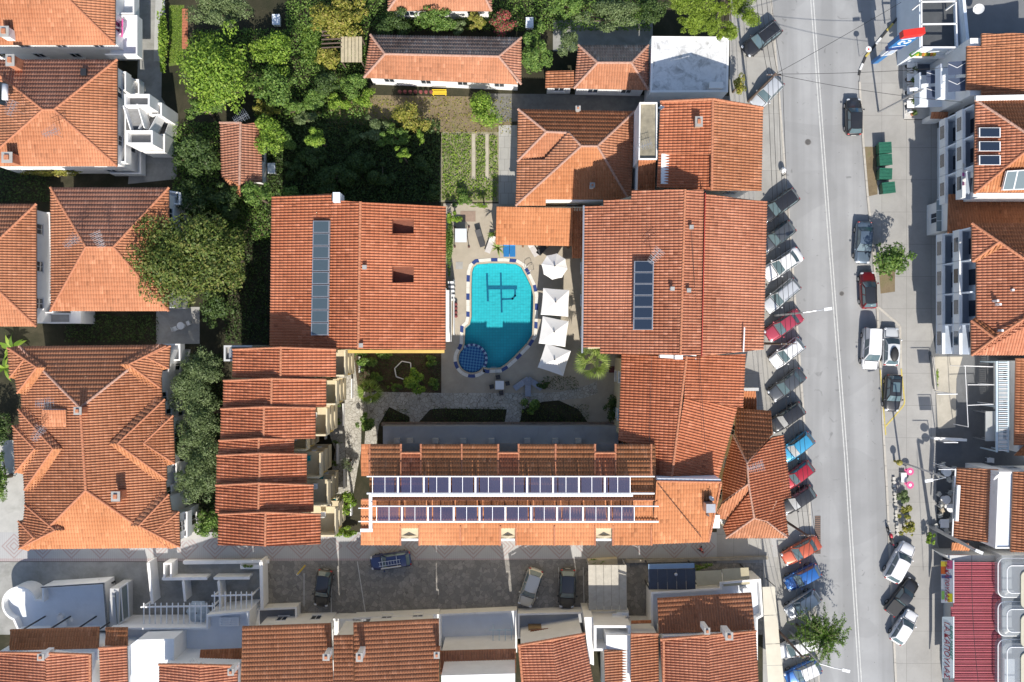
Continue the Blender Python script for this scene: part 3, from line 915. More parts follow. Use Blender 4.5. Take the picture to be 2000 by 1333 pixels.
# rim: a beige stone lip and alternating long white and short blue tiles
o1 = inset(pool_w, -.02); o2 = inset(pool_w, -.2); o3 = inset(pool_w, -.55)
n = len(o1)
LIP = mk('stone_lip', (.45, .38, .28), .7, .12, 3)
for i in range(n):
    j = (i + 1) % n
    MB().prism([o1[i], o1[j], o2[j], o2[i]], -.02, .035).build('rim_lip', LIP, pool)
ra = inset(pool_w, -.21); rb = inset(pool_w, -.55)
def walk(loop, other, step_list):
    """cut a ring into tiles of the given lengths"""
    L = []
    tot = 0
    for i in range(n):
        L.append(tot); tot += (loop[(i + 1) % n] - loop[i]).length
    def at(lp, s):
        s = s % tot
        i = max(k for k in range(n) if L[k] <= s + 1e-9)
        seg = (loop[(i + 1) % n] - loop[i]).length
        f = (s - L[i]) / max(seg, 1e-6)
        return lp[i].lerp(lp[(i + 1) % n], f)
    s = 0; k = 0
    cnt = 0
    while s < tot - .2:
        ln, mt = step_list[k % len(step_list)]
        e = min(s + ln, tot)
        marks = [s + .006] + [x for x in L if s + .03 < x < e - .03] + [e - .006]
        poly = [at(loop, x) for x in marks] + [at(other, x) for x in reversed(marks)]
        MB().prism(poly, -.02, .05).build('rim_tile', mt, pool)
        s = e; k += 1
walk(ra, rb, [(.62, WHITE_T), (.62, WHITE_T), (.68, BLUE_T)])
# ladders
def ladder(px, py, ang, label):
    t_ = thing('pool_ladder', label, 'ladder', P(px, py, .03), math.radians(ang), group='steel pool ladders')
    for s in (-.28, .28):
        pts = [(s, .55, 0), (s, .55, .55), (s, .45, .75), (s, .2, .82), (s, -.1, .75), (s, -.2, .5), (s, -.22, -.9)]
        MB().tube(pts, .022, 8).build('rail', STEEL, t_, world=False, smooth=True)
    for z in (-.25, -.5, -.75):
        MB().box(-.28, .28, -.27, -.17, z, z + .03).build('step', STEEL, t_, world=False)
ladder(1031, 527, -65, 'steel pool ladder beside the octagonal parasol')
ladder(964, 722, 180, 'steel pool ladder near the round wading pool')
# ------------------------------------------------------------------ houses to the west and north
def railing(parent, pts, h=.95, mat=None, gap=.14, name='railing', post=1.2):
    """iron railing along world points (at floor level)"""
    mb = MB()
    pts = [Vector(p) for p in pts]
    for i in range(len(pts) - 1):
        a, b = pts[i], pts[i + 1]
        up = Vector((0, 0, h))
        mb.bar(a + up, b + up, .05, .04); mb.bar(a + up * .12, b + up * .12, .03, .03)
        n = max(1, int((b - a).length / gap))
        for j in range(n + 1):
            p = a.lerp(b, j / n)
            mb.bar(p, p + up, .022, .022)
    return mb.build(name, mat or IRON, parent)

def antenna(px, py, zt, label, h=2.2, rot=0.0, group='roof aerials'):
    """television aerial; px,py = the foot on the roof at height zt"""
    t_ = thing('roof_aerial', label, 'aerial', P(px, py, zt), rot, group=group)
    MB().tube([(0, 0, -.2), (0, 0, h)], .025, 6).build('mast', STEEL, t_, world=False)
    for z, n_, ln in ((h - .1, 9, .7), (h - .6, 6, .55)):
        bm_ = MB().bar((-.75, 0, z), (.75, 0, z), .03, .03).build('boom', STEEL, t_, world=False)
        for i in range(n_):
            x = -.7 + 1.4 * i / (n_ - 1)
            MB().tube([(x, -ln * (.5 + .04 * i), z), (x, ln * (.5 + .04 * i), z)], .012, 5).build('rod', STEEL, bm_, world=False)
    return t_

def dish(px, py, z, label, r=.5, az=-60, mast=.6):
    """satellite dish; px,py = the dish in the photograph at height z"""
    t_ = thing('satellite_dish', label, 'satellite dish', P(px, py, z), math.radians(az))
    prof = [(r * k / 6, .28 * r * (k / 6) ** 2) for k in range(0, 7)]
    mb = MB(); n = 20
    vs = []; fs = []
    R = Matrix.Rotation(math.radians(50), 3, 'X')
    for (rr, zz) in prof:
        for k in range(n):
            a = 2 * math.pi * k / n
            vs.append(R @ Vector((rr * math.cos(a), rr * math.sin(a), zz)))
    for i in range(6):
        for k in range(n):
            fs.append((i * n + k, i * n + (k + 1) % n, (i + 1) * n + (k + 1) % n, (i + 1) * n + k))
    mb.add(vs, fs).build('reflector', mk('dish_grey', (.62, .63, .64), .45, .06, 3), t_, world=False, smooth=True)
    f = R @ Vector((0, 0, r * 1.0)); e = R @ Vector((0, -r, .28 * r))
    MB().tube([e, f], .015, 6).build('feed_arm', STEEL, t_, world=False)
    MB().ball(f, .06, 8, 5).build('receiver', WHITE, t_, world=False)
    MB().tube([(0, 0, -mast), (0, .1, -.1), (0, 0, .0)], .03, 8).build('mast', STEEL, t_, world=False)
    return t_

# house at the corner of the view, pyramid roof
b = Bld('house', 'white two storey house with orange hip roof and pink towels on its balcony', 100, 0, cat='house')
hip(b, (-90, -150), (225, 88), 5.9, 7.2, (10, -30), (105, -30), (T_OLD, T_HOUSE, T_HOUSE, T_HOUSE), gap=3.4)
b.chimney(8, 62, 7.3, 1.2, .8, .9)
def balcony(b, x0, y0, x1, y1, zf, par=1.0, mat=None, floor=None, rail=None, h=None, slab=True):
    """balcony on the side of a house, traced (outer rectangle) at its parapet top"""
    a = P(x0, y0, zf + par if h is None else h); c = P(x1, y1, zf + par if h is None else h)
    xa, xb = sorted((a.x, c.x)); ya, yb = sorted((a.y, c.y))
    o = MB().box(xa, xb, ya, yb, zf - .18, zf).build('balcony', mat or STUCCO, b.root)
    if rail is None:
        t = .14
        MB().box(xa, xb, ya, ya + t, zf, zf + par).build('parapet', mat or STUCCO, o)
        MB().box(xa, xb, yb - t, yb, zf, zf + par).build('parapet', mat or STUCCO, o)
        s = MB().box(xb - t, xb, ya + t, yb - t, zf, zf + par) if (xa + xb) / 2 < 0 else MB().box(xa, xa + t, ya + t, yb - t, zf, zf + par)
        s.build('parapet', mat or STUCCO, o)
    else:
        X = xb if (xa + xb) / 2 < 0 else xa
        railing(o, [(xa if X == xb else xb, ya, zf), (X, ya, zf), (X, yb, zf), (xa if X == xb else xb, yb, zf)], par)
    MB().box(xa + .16, xb - .16, ya + .16, yb - .16, zf + .002, zf + .02).build('floor_tiles', floor or TERR, o)
    return o
balcony(b, 205, -30, 262, 28, 3.1)
balcony(b, 205, 30, 268, 108, 3.1)
for y, c in ((45, (.75, .1, .32)), (62, (.75, .12, .36))):
    a = P(232, y, 4.2)
    MB().obox((a.x + .25, a.y, 4.0), (.12, .7, .9), ry=.5).build('towel', mk('towel_pink_%d' % y, c, .9, .2, 5), b.root)

# the house with the white outside stair
b = Bld('house', 'white house with weathered pyramid roof and a white outside stair tower', 110, 220, cat='house')
hip(b, (-40, 117), (229, 325), 5.9, 7.0, (84, 215), (106, 215), (T_PINK, T_HOUSE, T_HOUSE, T_OLD), gap=3.2)
b.chimney(20, 118, 7.6, 1.4, .7, 1.0, CAP)
b.chimney(14, 308, 7.4, 1.2, .9, .9, CAP)
b.box(157, 134, 168, 147, 6.3, 6.62, 'roof_hatch', DARKM)
balcony(b, 215, 140, 246, 178, 3.1)
balcony(b, 215, 208, 246, 318, 3.1)
balcony(b, 215, 155, 272, 185, .4, 1.0, h=1.4)
balcony(b, 215, 285, 275, 340, .4, 1.0, h=1.4)
# stair tower: landing blocks with parapets, two flights
st = thing('stair_tower', 'white stepped outside stair tower with dark landings against the house', 'staircase', P(300, 235))
def sbox(x0, y0, x1, y1, z0, z1, name, mat=None, par=None):
    a = P(x0, y0, z1); c = P(x1, y1, z1)
    return MB().box(min(a.x, c.x), max(a.x, c.x), min(a.y, c.y), max(a.y, c.y), z0, z1).build(name, mat or STUCCO, par or st)
LAND = mk('landing_grey', (.22, .22, .22), .8, .15, 2)
def landing(x0, y0, x1, y1, zf, par=.9):
    a = P(x0, y0, zf + par); c = P(x1, y1, zf + par)
    xa, xb = sorted((a.x, c.x)); ya, yb = sorted((a.y, c.y)); t = .16
    o = MB().box(xa, xb, ya, yb, -.02, zf).build('landing', STUCCO, st)
    for q in ((xa, xb, ya, ya + t), (xa, xb, yb - t, yb), (xb - t, xb, ya + t, yb - t), (xa, xa + t, ya + t, yb - t)):
        MB().box(*q, zf, zf + par).build('parapet', STUCCO, o)
    MB().box(xa + t, xb - t, ya + t, yb - t, zf, zf + .02).build('landing_floor', LAND, o)
landing(243, 184, 292, 208, 5.2)
landing(246, 255, 298, 282, 4.2)
landing(292, 201, 316, 226, 3.2)
landing(280, 262, 322, 298, 1.6)
def flight(a, c, za, zc, w=1.0, n=9):
    A = P(a[0], a[1], za); C = P(c[0], c[1], zc)
    d = (C - A); hd = Vector((d.x, d.y, 0)).normalized(); s = Vector((-hd.y, hd.x, 0)) * w / 2
    for i in range(n):
        p0 = A + d * (i / n); p1 = A + d * ((i + 1) / n)
        q = [p0 + s, p1 + s, p1 - s, p0 - s]
        MB().prism(q, max(0, p0.z - 1.0), p0.z).build('step', LAND, st)
    for sg in (-1, 1):
        o_ = s * sg * 1.12; oi = s * sg * .98
        mb = MB()
        top = [A + o_ + Vector((0, 0, .9)), C + o_ + Vector((0, 0, .9)), C + oi + Vector((0, 0, .9)), A + oi + Vector((0, 0, .9))]
        bot = [Vector((p.x, p.y, p.z - 1.9)) for p in top]
        mb.add(top + bot, [(0, 1, 2, 3), (7, 6, 5, 4), (0, 4, 5, 1), (1, 5, 6, 2), (2, 6, 7, 3), (3, 7, 4, 0)])
        mb.build('stair_wall', STUCCO, st)
flight((262, 210), (276, 256), 5.2, 4.2, 1.3, 6)
flight((306, 224), (288, 258), 3.1, 4.2, 1.0, 7)
flight((330, 236), (318, 268), .2, 1.6, 1.0, 8)
# solar water heater lying on the roof
sw = thing('water_heater', 'solar water heater with steel tank on the weathered pyramid roof', 'water heater', P(14, 185, 6.9))
MB().obox((-.35, 0, .3), (.06, 2.2, 1.0), ry=-.5).build('collector', glass_mat('collector_dark', (.02, .03, .05)), sw, world=False)
MB().tube([(.25, -.75, .75), (.25, .75, .75)], .28, 14).build('tank', mk('tank_white', (.7, .7, .72), .35, .05, 2), sw, world=False, smooth=True)
MB().bar((-.2, -.8, -.3), (.3, -.8, .7), .05, .05).bar((-.2, .8, -.3), (.3, .8, .7), .05, .05).build('stand', STEEL, sw, world=False)
antenna(120, 268, 6.8, 'bent television aerial on the orange south slope beside the stair tower house', rot=.4)
antenna(45, 222, 7.1, 'thin television aerial by the roof water heater', rot=1.2)

# two narrow neighbours west of the big dark tree
b = Bld('house', 'striped orange pyramid roof house cut by the picture edge beside a white terrace', 0, 520, cat='house')
hip(b, (-165, 399), (71, 638), 5.9, 7.0, (-48, 512), (-48, 524), (T_OLD, T_HOUSE, T_HOUSE, T_HOUSE), gap=3.4)
b = Bld('house', 'house with dry orange hip roof and two aerials beside the big olive green tree', 215, 490, cat='house')
hip(b, (99, 367), (330, 608), 5.9, 6.85, (168, 483), (222, 483), (T_PINK, T_HOUSE, T_HOUSE, T_HOUSE), gap=3.2, cap=CAP)
antenna(160, 477, 7.1, 'tangled aerial at the ridge end of the dry orange hip roof', rot=.7)
antenna(212, 473, 7.1, 'second tangled aerial on the ridge of the dry orange hip roof', rot=2.0)
b2 = Bld('terrace_block', 'low white flat terrace squeezed between two striped hip roofs', 85, 510, cat='terrace')
b2.terrace([(66, 415), (97, 415), (104, 612), (74, 612)], 2.6, .9, th=.12)
b2.box(77, 520, 81, 530, 2.65, 2.75, 'drain', DARKM)
b2 = Bld('porch', 'small white porch roof with a grey slab south of the white terrace', 110, 620, cat='porch')
b2.terrace([(74, 612), (138, 612), (138, 632), (74, 632)], 2.4, .25, th=.15, floorm=CONC)
b2.box(138, 606, 158, 632, 0, 2.9, 'pillar_block', STUCCO)
b2 = Bld('back_wing', 'white back wing with railing behind the dry orange hip roof', 330, 400, cat='wing')
b2.terrace([(316, 370), (352, 376), (352, 400), (316, 400)], 2.8, .7)

# large villa with stepped hips
b = Bld('villa', 'large villa with stepped orange hip roofs beside the olive hedge', 185, 870, cat='house')
h, rh = 6.2, 7.5
A0, A1 = (157, 797, rh), (168, 958, rh)
NW, NE, SE, SW = (38, 677, h), (312, 674, h), (330, 1070, h), (52, 1073, h)
b.plane([NE, NW, A0], T_HOUSE)
b.plane([SW, SE, A1], T_ORANGE)
b.plane([SE, NE, A0, A1], T_HOUSE)
b.plane([NW, SW, A1, A0], T_HOUSE)
b.ridge(NW, A0, mat=CAP_OLD); b.ridge(NE, A0, mat=CAP_OLD); b.ridge(SW, A1); b.ridge(SE, A1); b.ridge(A0, A1)
b.wall([(38, 677), (312, 674), (330, 1070), (52, 1073)], h, oh=.5, gap=3.0)
def bay(apex, n_, s_, side):
    """projecting hipped bay on the east (+1) or west (-1) slope: face plus two narrow returns"""
    w = 13 * side
    apex = (apex[0], apex[1], 6.25 + (apex[2] - 6.25) * .42)
    ap = (apex[0], apex[1], apex[2]); ap2 = (apex[0] - w * 1.3, apex[1], apex[2] + .02)
    lo = lambda q: (q[0] - w * 1.15, q[1], q[2])
    nn, ss = (n_[0], n_[1], n_[2]), (s_[0], s_[1], s_[2])
    if side > 0: b.plane([ss, nn, ap], T_HOUSE)
    else: b.plane([nn, ss, ap], T_HOUSE)
    # returns facing north and south
    b.plane([nn, (nn[0] - w * 1.4, nn[1] - 4, nn[2]), ap2, ap], T_OLD)
    b.plane([ss, (ss[0] - w * 1.4, ss[1] + 4, ss[2]), ap2, ap], T_ORANGE)
    b.ridge(nn, ap, r=.1); b.ridge(ss, ap, r=.1)
    q = [nn, ss, (ss[0] - 40 * side, ss[1], ss[2]), (nn[0] - 40 * side, nn[1], nn[2])]
    b.wall([(x, y) for x, y, _ in q], nn[2], oh=.4, gap=2.2)
bay((252, 712, 7.9), (324, 676, 6.25), (312, 757, 6.25), 1)
bay((285, 697, 7.1), (333, 676, 6.2), (330, 720, 6.2), 1)
bay((230, 867, 8.75), (322, 780, 6.3), (326, 937, 6.3), 1)
bay((281, 866, 7.5), (338, 812, 6.25), (342, 906, 6.25), 1)
bay((272, 1027, 7.8), (330, 966, 6.3), (346, 1066, 6.3), 1)
bay((300, 1040, 7.1), (350, 1000, 6.2), (352, 1068, 6.2), 1)
bay((72, 718, 7.9), (20, 682, 6.25), (34, 768, 6.25), -1)
bay((48, 702, 7.1), (15, 680, 6.2), (19, 738, 6.2), -1)
bay((104, 877, 8.55), (36, 800, 6.3), (48, 957, 6.3), -1)
bay((68, 877, 7.5), (25, 832, 6.25), (30, 923, 6.25), -1)
bay((108, 1036, 7.8), (49, 987, 6.3), (40, 1070, 6.3), -1)
bay((66, 1050, 7.1), (36, 1018, 6.2), (38, 1072, 6.2), -1)
# dormer pit with pale roof and a chimney
o = b.box(83, 800, 128, 833, 6.4, 7.2, 'dormer', STUCCO)
tile_plane(b.root, [P(82, 834, 7.22), P(129, 834, 7.22), P(129, 801, 7.45), P(82, 801, 7.45)], T_HOUSE)
b.chimney(152, 803, 8.7, 1.2, .6, .6, CAP)
b.chimney(226, 970, 8.4, 1.5, .7, .8, CAP)
antenna(108, 785, 7.9, 'wide television aerial standing in the dormer of the stepped villa', rot=.1)
antenna(87, 845, 7.4, 'small aerial on the west slope of the stepped villa', h=1.4, rot=1.0)
for (x0, y0, x1, y1, zf) in ((310, 672, 352, 705, 3.1), (305, 905, 345, 950, 3.1), (320, 1000, 366, 1050, 3.1)):
    balcony(b, x0, y0, x1, y1, zf, 1.0)

# garden shed house under the trees
b = Bld('garden_house', 'little garden house with pinkish tile roof among dark shrubs', 470, 310, cat='house')
b.plane([(512, 355, 3.0), (510, 240, 3.0), (470, 242, 4.0), (468, 360, 4.0)], T_PINK, gable=True)
b.plane([(430, 240, 3.0), (433, 345, 3.0), (468, 360, 4.0), (470, 242, 4.0)], T_PINK, gable=True)
b.plane([(433, 345, 3.0), (470, 384, 3.0), (468, 360, 4.0)], T_HOUSE)
b.ridge((470, 240, 4.0), (468, 362, 4.0), mat=CAP_OLD); b.ridge((430, 240, 3.0), (470, 240, 4.0), mat=CAP_OLD)
b.wall([(433, 242), (510, 242), (510, 358), (433, 345)], 3.0, oh=.3)
antenna(478, 236, 3.6, 'aerial leaning at the gable of the little garden house', h=1.5, rot=.5)

# long white farm house with dark north slope
b = Bld('farmhouse', 'long low white house with mossy dark north slope and orange south slope', 865, 125, cat='house')
hh, rr = 3.5, 4.3
b.plane([(1018, 74, hh), (724, 69, hh), (752, 106, rr), (974, 111, rr)], T_DARK)
b.plane([(711, 152, hh), (1012, 165, hh), (974, 111, rr), (752, 106, rr)], T_OLD)
b.plane([(724, 69, hh), (711, 152, hh), (752, 106, rr)], T_PINK)
b.plane([(1018, 165, hh), (1018, 74, hh), (974, 111, rr)], T_PINK)
for a, c in (((724, 69, hh), (752, 106, rr)), ((711, 152, hh), (752, 106, rr)), ((752, 106, rr), (974, 111, rr)), ((974, 111, rr), (1018, 74, hh)), ((974, 111, rr), (1018, 165, hh))):
    b.ridge(a, c, mat=CAP_OLD)
b.wall([(715, 72), (1018, 75), (1018, 164), (712, 151)], hh, oh=.35, gap=3.6)
bn = thing('yellow_bench', 'yellow wooden bench against the long white farmhouse', 'bench', P(859, 184))
YW = mk('bench_yellow', (.7, .5, .03), .6, .1, 3)
for k in range(3): MB().box(-.75, .75, -.2 + k * .14, -.1 + k * .14, .42, .46).build('seat_slat', YW, bn, world=False)
for k in range(2): MB().box(-.75, .75, .2, .23, .6 + k * .16, .7 + k * .16).build('back_slat', YW, bn, world=False)
for sx in (-.65, .65):
    MB().box(sx - .04, sx + .04, -.2, .24, 0, .42).build('leg', YW, bn, world=False)
fl_ = thing('flower_tub', 'row of red flower pots beside the yellow bench', 'flower pots', P(815, 182))
for i in range(7):
    x = -1.8 + i * .55
    MB().lathe((x, 0, 0), [(.12, 0), (.18, .3)], 10).build('pot', CAP, fl_, world=False)
    MB().ball((x, 0, .42), (.22, .2, .18), 8, 5).build('flowers', mk('flower_red', (.2, .05, .05), .8, .5, 9), fl_, world=False)

# small hip house and its annex
b = Bld('cottage', 'small cottage with dark north slope next to the streaked flat roof', 1190, 135, cat='house')
b.plane([(1266, 89, 3.4), (1130, 89, 3.4), (1167, 123, 4.5), (1233, 123, 4.5)], T_DARK)
b.plane([(1121, 173, 3.4), (1266, 176, 3.4), (1233, 123, 4.5), (1167, 123, 4.5)], T_OLD)
b.plane([(1130, 89, 3.4), (1121, 173, 3.4), (1167, 123, 4.5)], T_PINK)
b.plane([(1266, 176, 3.4), (1266, 89, 3.4), (1233, 123, 4.5)], T_PINK)
for a, c in (((1130, 89, 3.4), (1167, 123, 4.5)), ((1121, 173, 3.4), (1167, 123, 4.5)), ((1167, 123, 4.5), (1233, 123, 4.5)), ((1233, 123, 4.5), (1266, 89, 3.4)), ((1233, 123, 4.5), (1266, 176, 3.4))):
    b.ridge(a, c, mat=CAP_OLD)
b.wall([(1126, 90), (1266, 90), (1266, 175), (1122, 172)], 3.4, oh=.3)
b.plane([(1065, 172, 2.7), (1066, 140, 2.7), (1121, 138, 3.3), (1121, 172, 3.3)], T_HOUSE)
b.wall([(1066, 140), (1120, 140), (1120, 172), (1066, 172)], 2.7, oh=.2)
b = Bld('flat_roof_house', 'white flat roof streaked with black mould beside the pine', 1348, 125, cat='house')
STREAK = mk('streaked_membrane', (.72, .72, .72), .7, .12, 1.5, (.1, .1, .095), .38, .9)
b.terrace([(1273, 71), (1424, 72), (1422, 180), (1270, 181)], 3.9, .12, th=.2, floorm=STREAK)
b.box(1386, 160, 1412, 172, 4.0, 4.4, 'roof_unit', STUCCO)
b = Bld('house', 'house with faded red roof mostly outside the picture behind garden bushes', 860, -40, cat='house')
b.plane([(758, 21, 3.2), (960, 22, 3.2), (930, -40, 4.5), (800, -40, 4.5)], T_OLD)
b.plane([(960, 22, 3.2), (960, -100, 3.2), (930, -40, 4.5)], T_PINK); b.plane([(758, -100, 3.2), (758, 21, 3.2), (800, -40, 4.5)], T_PINK)
b.ridge((758, 21, 3.2), (800, -40, 4.5), mat=CAP_OLD); b.ridge((960, 22, 3.2), (930, -40, 4.5), mat=CAP_OLD)
b.wall([(758, -100), (960, -100), (960, 21), (758, 21)], 3.2, oh=.35)

# neighbour of the hotel: old hip house
b = Bld('old_house', 'old red house with broken hips tucked behind the pool bar roof', 1120, 310, cat='house')
e, r1, r2 = 4.2, 4.8, 5.2
R1, R2, R3, R4 = (1067, 258, r1), (1110, 260, r1), (1135, 286, r2), (1167, 286, r2)
b.plane([(1240, 218, e), (1012, 214, e), R1, R2, R3, R4], T_BROWN, frame=[(1240, 218, e), (1012, 214, e), R3])
b.plane([(1012, 214, e), (1010, 318, e), R1], T_OLD)
b.plane([(1010, 316, e), (1062, 316, e), R2, R1], T_HOUSE)
b.plane([(1010, 312, e), (1007, 402, e), R3, R2, (1062, 314, e + .2)], T_OLD, frame=[(1010, 312, e), (1007, 402, e), R3])
b.plane([(1007, 402, e), (1066, 402, e), (1066, 390, e + .2), (1178, 390, e + .2), (1178, 400, e), (1232, 400, e), R4, R3], T_ORANGE, frame=[(1007, 402, e), (1232, 400, e), R3])
b.plane([(1232, 396, e), (1240, 218, e), R4], T_OLD)
for a, c in (((1012, 214, e), R1), (R1, R2), (R2, R3), (R3, R4), ((1240, 218, e), R4), ((1232, 398, e), R4), ((1007, 402, e), R3), ((1010, 316, e), R1), (R2, (1062, 316, e))):
    b.ridge(a, c, mat=CAP_OLD)
b.wall([(1012, 216), (1238, 220), (1231, 398), (1009, 400)], e, oh=.3)
b.chimney(1157, 362, 5.7, .8, .35, .35)
b.chimney(1129, 212, 5.0, .9, .35, .35, CONC)

# building between old house and street
b = Bld('street_house', 'street house with wide two sided clay roof and a square brick chimney', 1385, 285, cat='house')
e, rg = 8.5, 9.7
b.plane([(1290, 200, e), (1286, 300, e), (1390, 302, rg), (1392, 195, rg)], T_HOTEL, gable=True)
b.plane([(1286, 300, e - .35), (1283, 366, e - .35), (1390, 372, rg - .35), (1390, 300, rg - .35)], T_HOTEL, gable=True)
b.plane([(1487, 373, e), (1490, 212, e), (1392, 195, rg), (1390, 372, rg)], T_HOUSE, gable=True)
b.ridge((1392, 195, rg), (1390, 372, rg))
b.ridge((1290, 199, e + .05), (1392, 194, rg + .05)); b.ridge((1392, 194, rg + .05), (1490, 211, e + .05))
b.wall([(1287, 200), (1488, 206), (1486, 370), (1284, 366)], e, oh=.35, gap=3.0)
b.chimney(1365, 238, 10.2, .9, .55, .8, mk('chimney_brick', (.4, .24, .15), .9, .3, 8))
b.terrace([(1249, 200), (1284, 200), (1284, 312), (1247, 312)], 7.6, .35, th=.12, floorm=mk('roof_moss', (.3, .27, .2), .95, .35, 1.0, (.14, .13, .1), .4, .8))
b.plane([(1245, 386, 6.9), (1278, 385, 6.9), (1281, 313, 7.7), (1247, 313, 7.7)], T_BROWN)
b.wall([(1246, 313), (1280, 313), (1278, 385), (1245, 386)], 6.9, oh=.15, win=False)
antenna(1255, 290, 7.6, 'aerial on the mossy flat roof strip', h=1.4, rot=.3)
dish(1292, 212, 9.1, 'satellite dish at the verge of the wide street roof', .3, 200)
# ------------------------------------------------------------------ the hotel
def solar_row(name, label, corners, h0, n, lift=.25, tilt_h=0.0, along='v', frame=None, glass=None, group=None, legs=True):
    """row of n flat collectors; corners = NW,NE,SE,SW in the photograph with their heights"""
    w = PP(corners)
    root = thing(name, label, 'solar panels', ((w[0] + w[2]) / 2), group=group)
    fr = frame or STEEL; gl = glass or glass_mat('collector_dark', (.02, .03, .05))
    NWc, NEc, SEc, SWc = w
    nrm = (NEc - NWc).cross(SWc - NWc).normalized()
    if nrm.z < 0: nrm = -nrm
    for i in range(n):
        f0, f1 = i / n + .004, (i + 1) / n - .004
        if along == 'v':
            q = [NWc.lerp(SWc, f0), NEc.lerp(SEc, f0), NEc.lerp(SEc, f1), NWc.lerp(SWc, f1)]
        else:
            q = [NWc.lerp(NEc, f0), NWc.lerp(NEc, f1), SWc.lerp(SEc, f1), SWc.lerp(SEc, f0)]
        c = sum(q, Vector()) / 4
        def panel(pts, t0, t1, nm, mt, par):
            vs = [p + nrm * t1 for p in pts] + [p + nrm * t0 for p in pts]
            return MB().add(vs, [(0, 1, 2, 3), (7, 6, 5, 4), (0, 4, 5, 1), (1, 5, 6, 2), (2, 6, 7, 3), (3, 7, 4, 0)]).build(nm, mt, par)
        p = panel(q, 0, .08, 'panel', fr, root)
        ins = [x + (c - x) * (.1 / max((c - x).length, .1)) for x in q]
        panel(ins, .06, .086, 'glass', gl, p)
    if legs:
        for a, c in ((NWc, SWc), (NEc, SEc)):
            MB().bar(a - Vector((0, 0, lift * .5)), c - Vector((0, 0, lift * .5)), .06, .06).build('rail', STEEL, root)
    return root

HB = Bld('hotel_wing', 'hotel wing with broad clay roof and two square roof wells beside the pool', 700, 540, cat='hotel')
b = HB
e, rg = 8.6, 10.6
RN, RS = (704, 395, rg), (700, 682, rg)
WF = [(531, 384, e), (527, 677, e), RS, RN]
b.plane([(531, 384, e), (527, 677, e), (640, 681, 9.9), (648, 379, 9.9)], T_HOTEL, frame=WF, gable=True)
b.plane([(648, 392, 9.9), (640, 681, 9.9), RS, RN], T_HOTEL, frame=WF, gable=True)
EF = [(870, 683, e), (872, 404, e), RN, RS]
def onE(px, py):
    """height of the east slope under a pixel"""
    f = (px - 702) / (871 - 702)
    return (px, py, rg + (e - rg) * f)
def eplane(pts): b.plane([onE(*p) for p in pts], T_HOTEL, frame=EF)
X0, X1 = 766, 808
eplane([(X0, 398), (704, 395), (700, 682), (X0, 683)])
eplane([(871, 404), (X1, 401), (X1, 683), (870, 683)])
eplane([(X1, 400), (X0, 398), (X0, 428), (X1, 428)])
eplane([(X1, 457), (X0, 457), (X0, 521), (X1, 521)])
eplane([(X1, 552), (X0, 552), (X0, 683), (X1, 683)])
b.ridge(RN, RS)
b.wall([(531, 384), (648, 379), (872, 404), (870, 683), (527, 677)], e, oh=1.3, mat=STUCCO_C, gap=3.2)
PITW = mk('well_wall', (.36, .13, .07), .85, .2, 2)
for y0, y1 in ((428, 457), (521, 552)):
    z = 8.75
    a, c = P(X0, y0, 9.6), P(X1, y1, 9.4)
    MB().box(a.x, c.x, c.y, a.y, z - .1, z).build('well_floor', mk('well_tiles', (.2, .075, .045), .85, .2, 3), b.root)
    t = .1
    for q in ((a.x - t, a.x, c.y - t, a.y + t, 9.82), (c.x, c.x + t, c.y - t, a.y + t, 9.3), (a.x, c.x, a.y, a.y + t, 9.35), (a.x, c.x, c.y - t, c.y, 9.35)):
        MB().box(q[0], q[1], q[2], q[3], z, q[4]).build('well_wall', PITW, b.root)
b.box(650, 376, 664, 395, e, 10.6, 'stair_head', STUCCO_B)
solar_row('solar_collectors', 'long strip of nine pale blue solar panels on the hotel wing roof', [(612, 431, 9.95), (644, 431, 10.2), (641, 656, 10.2), (608, 656, 9.95)], 0, 9, group='flat collectors on the hotel roofs',
          glass=glass_mat('collector_pale', (.06, .085, .1), .12))
for (x, y, z) in ((713, 523, 11.3), (706, 675, 11.3)):
    c = P(x, y, z - .7)
    o = MB().box(c.x - .14, c.x + .14, c.y - .14, c.y + .14, 9.9, z - .4).build('vent_pipe', STUCCO, b.root)
    MB().box(c.x - .2, c.x + .2, c.y - .2, c.y + .2, z - .4, z - .33).build('vent_cap', CONC, o)
# ochre fascia and balconies along the pool side
MB().box(P(640, 683, 8.2).x, P(868, 683, 8.2).x, P(700, 690, 8.0).y, P(700, 684, 8.0).y, 7.9, 8.25).build('ochre_band', STUCCO_Y, b.root)
for zf in (2.9, 5.7):
    a = P(871, 560, e); c = P(871, 668, e)
    X = a.x + .0
    o = MB().box(X - 1.35, X + .1 - (zf > 4) * .3, c.y, a.y, zf - .15, zf).build('balcony', STUCCO, b.root)
    railing(o, [(X + .05 - (zf > 4) * .3, c.y, zf), (X + .05 - (zf > 4) * .3, a.y, zf)], 1.0)
stp = thing('stair', 'white outside steps with dark treads beside the pool wing', 'staircase', P(883, 560))
for i in range(9):
    a = P(875, 550 + i * 4, 2.4); c = P(886, 554 + i * 4, 2.4)
    MB().box(a.x, c.x, c.y, a.y, 0, 2.5 - i * .26).build('step', [WHITE, mk('tread_dark', (.09, .1, .12), .6)][i % 2], stp)
MB().box(P(887, 550).x, P(888.5, 550).x, P(0, 655).y, P(0, 548).y, 0, 1.2).build('stair_wall', STUCCO, stp)

# rear terrace north of the stepped units
b = Bld('roof_terrace', 'small grey roof terrace with a dark tank at the hotel wing corner', 470, 690, cat='terrace')
b.terrace([(437, 675), (492, 675), (492, 706), (437, 706)], 6.6, .6, floorm=CONC, wallm=STUCCO_G)
b.box(447, 681, 482, 700, 6.6, 7.3, 'tank', mk('tank_grey', (.25, .26, .28), .6, .1, 2))

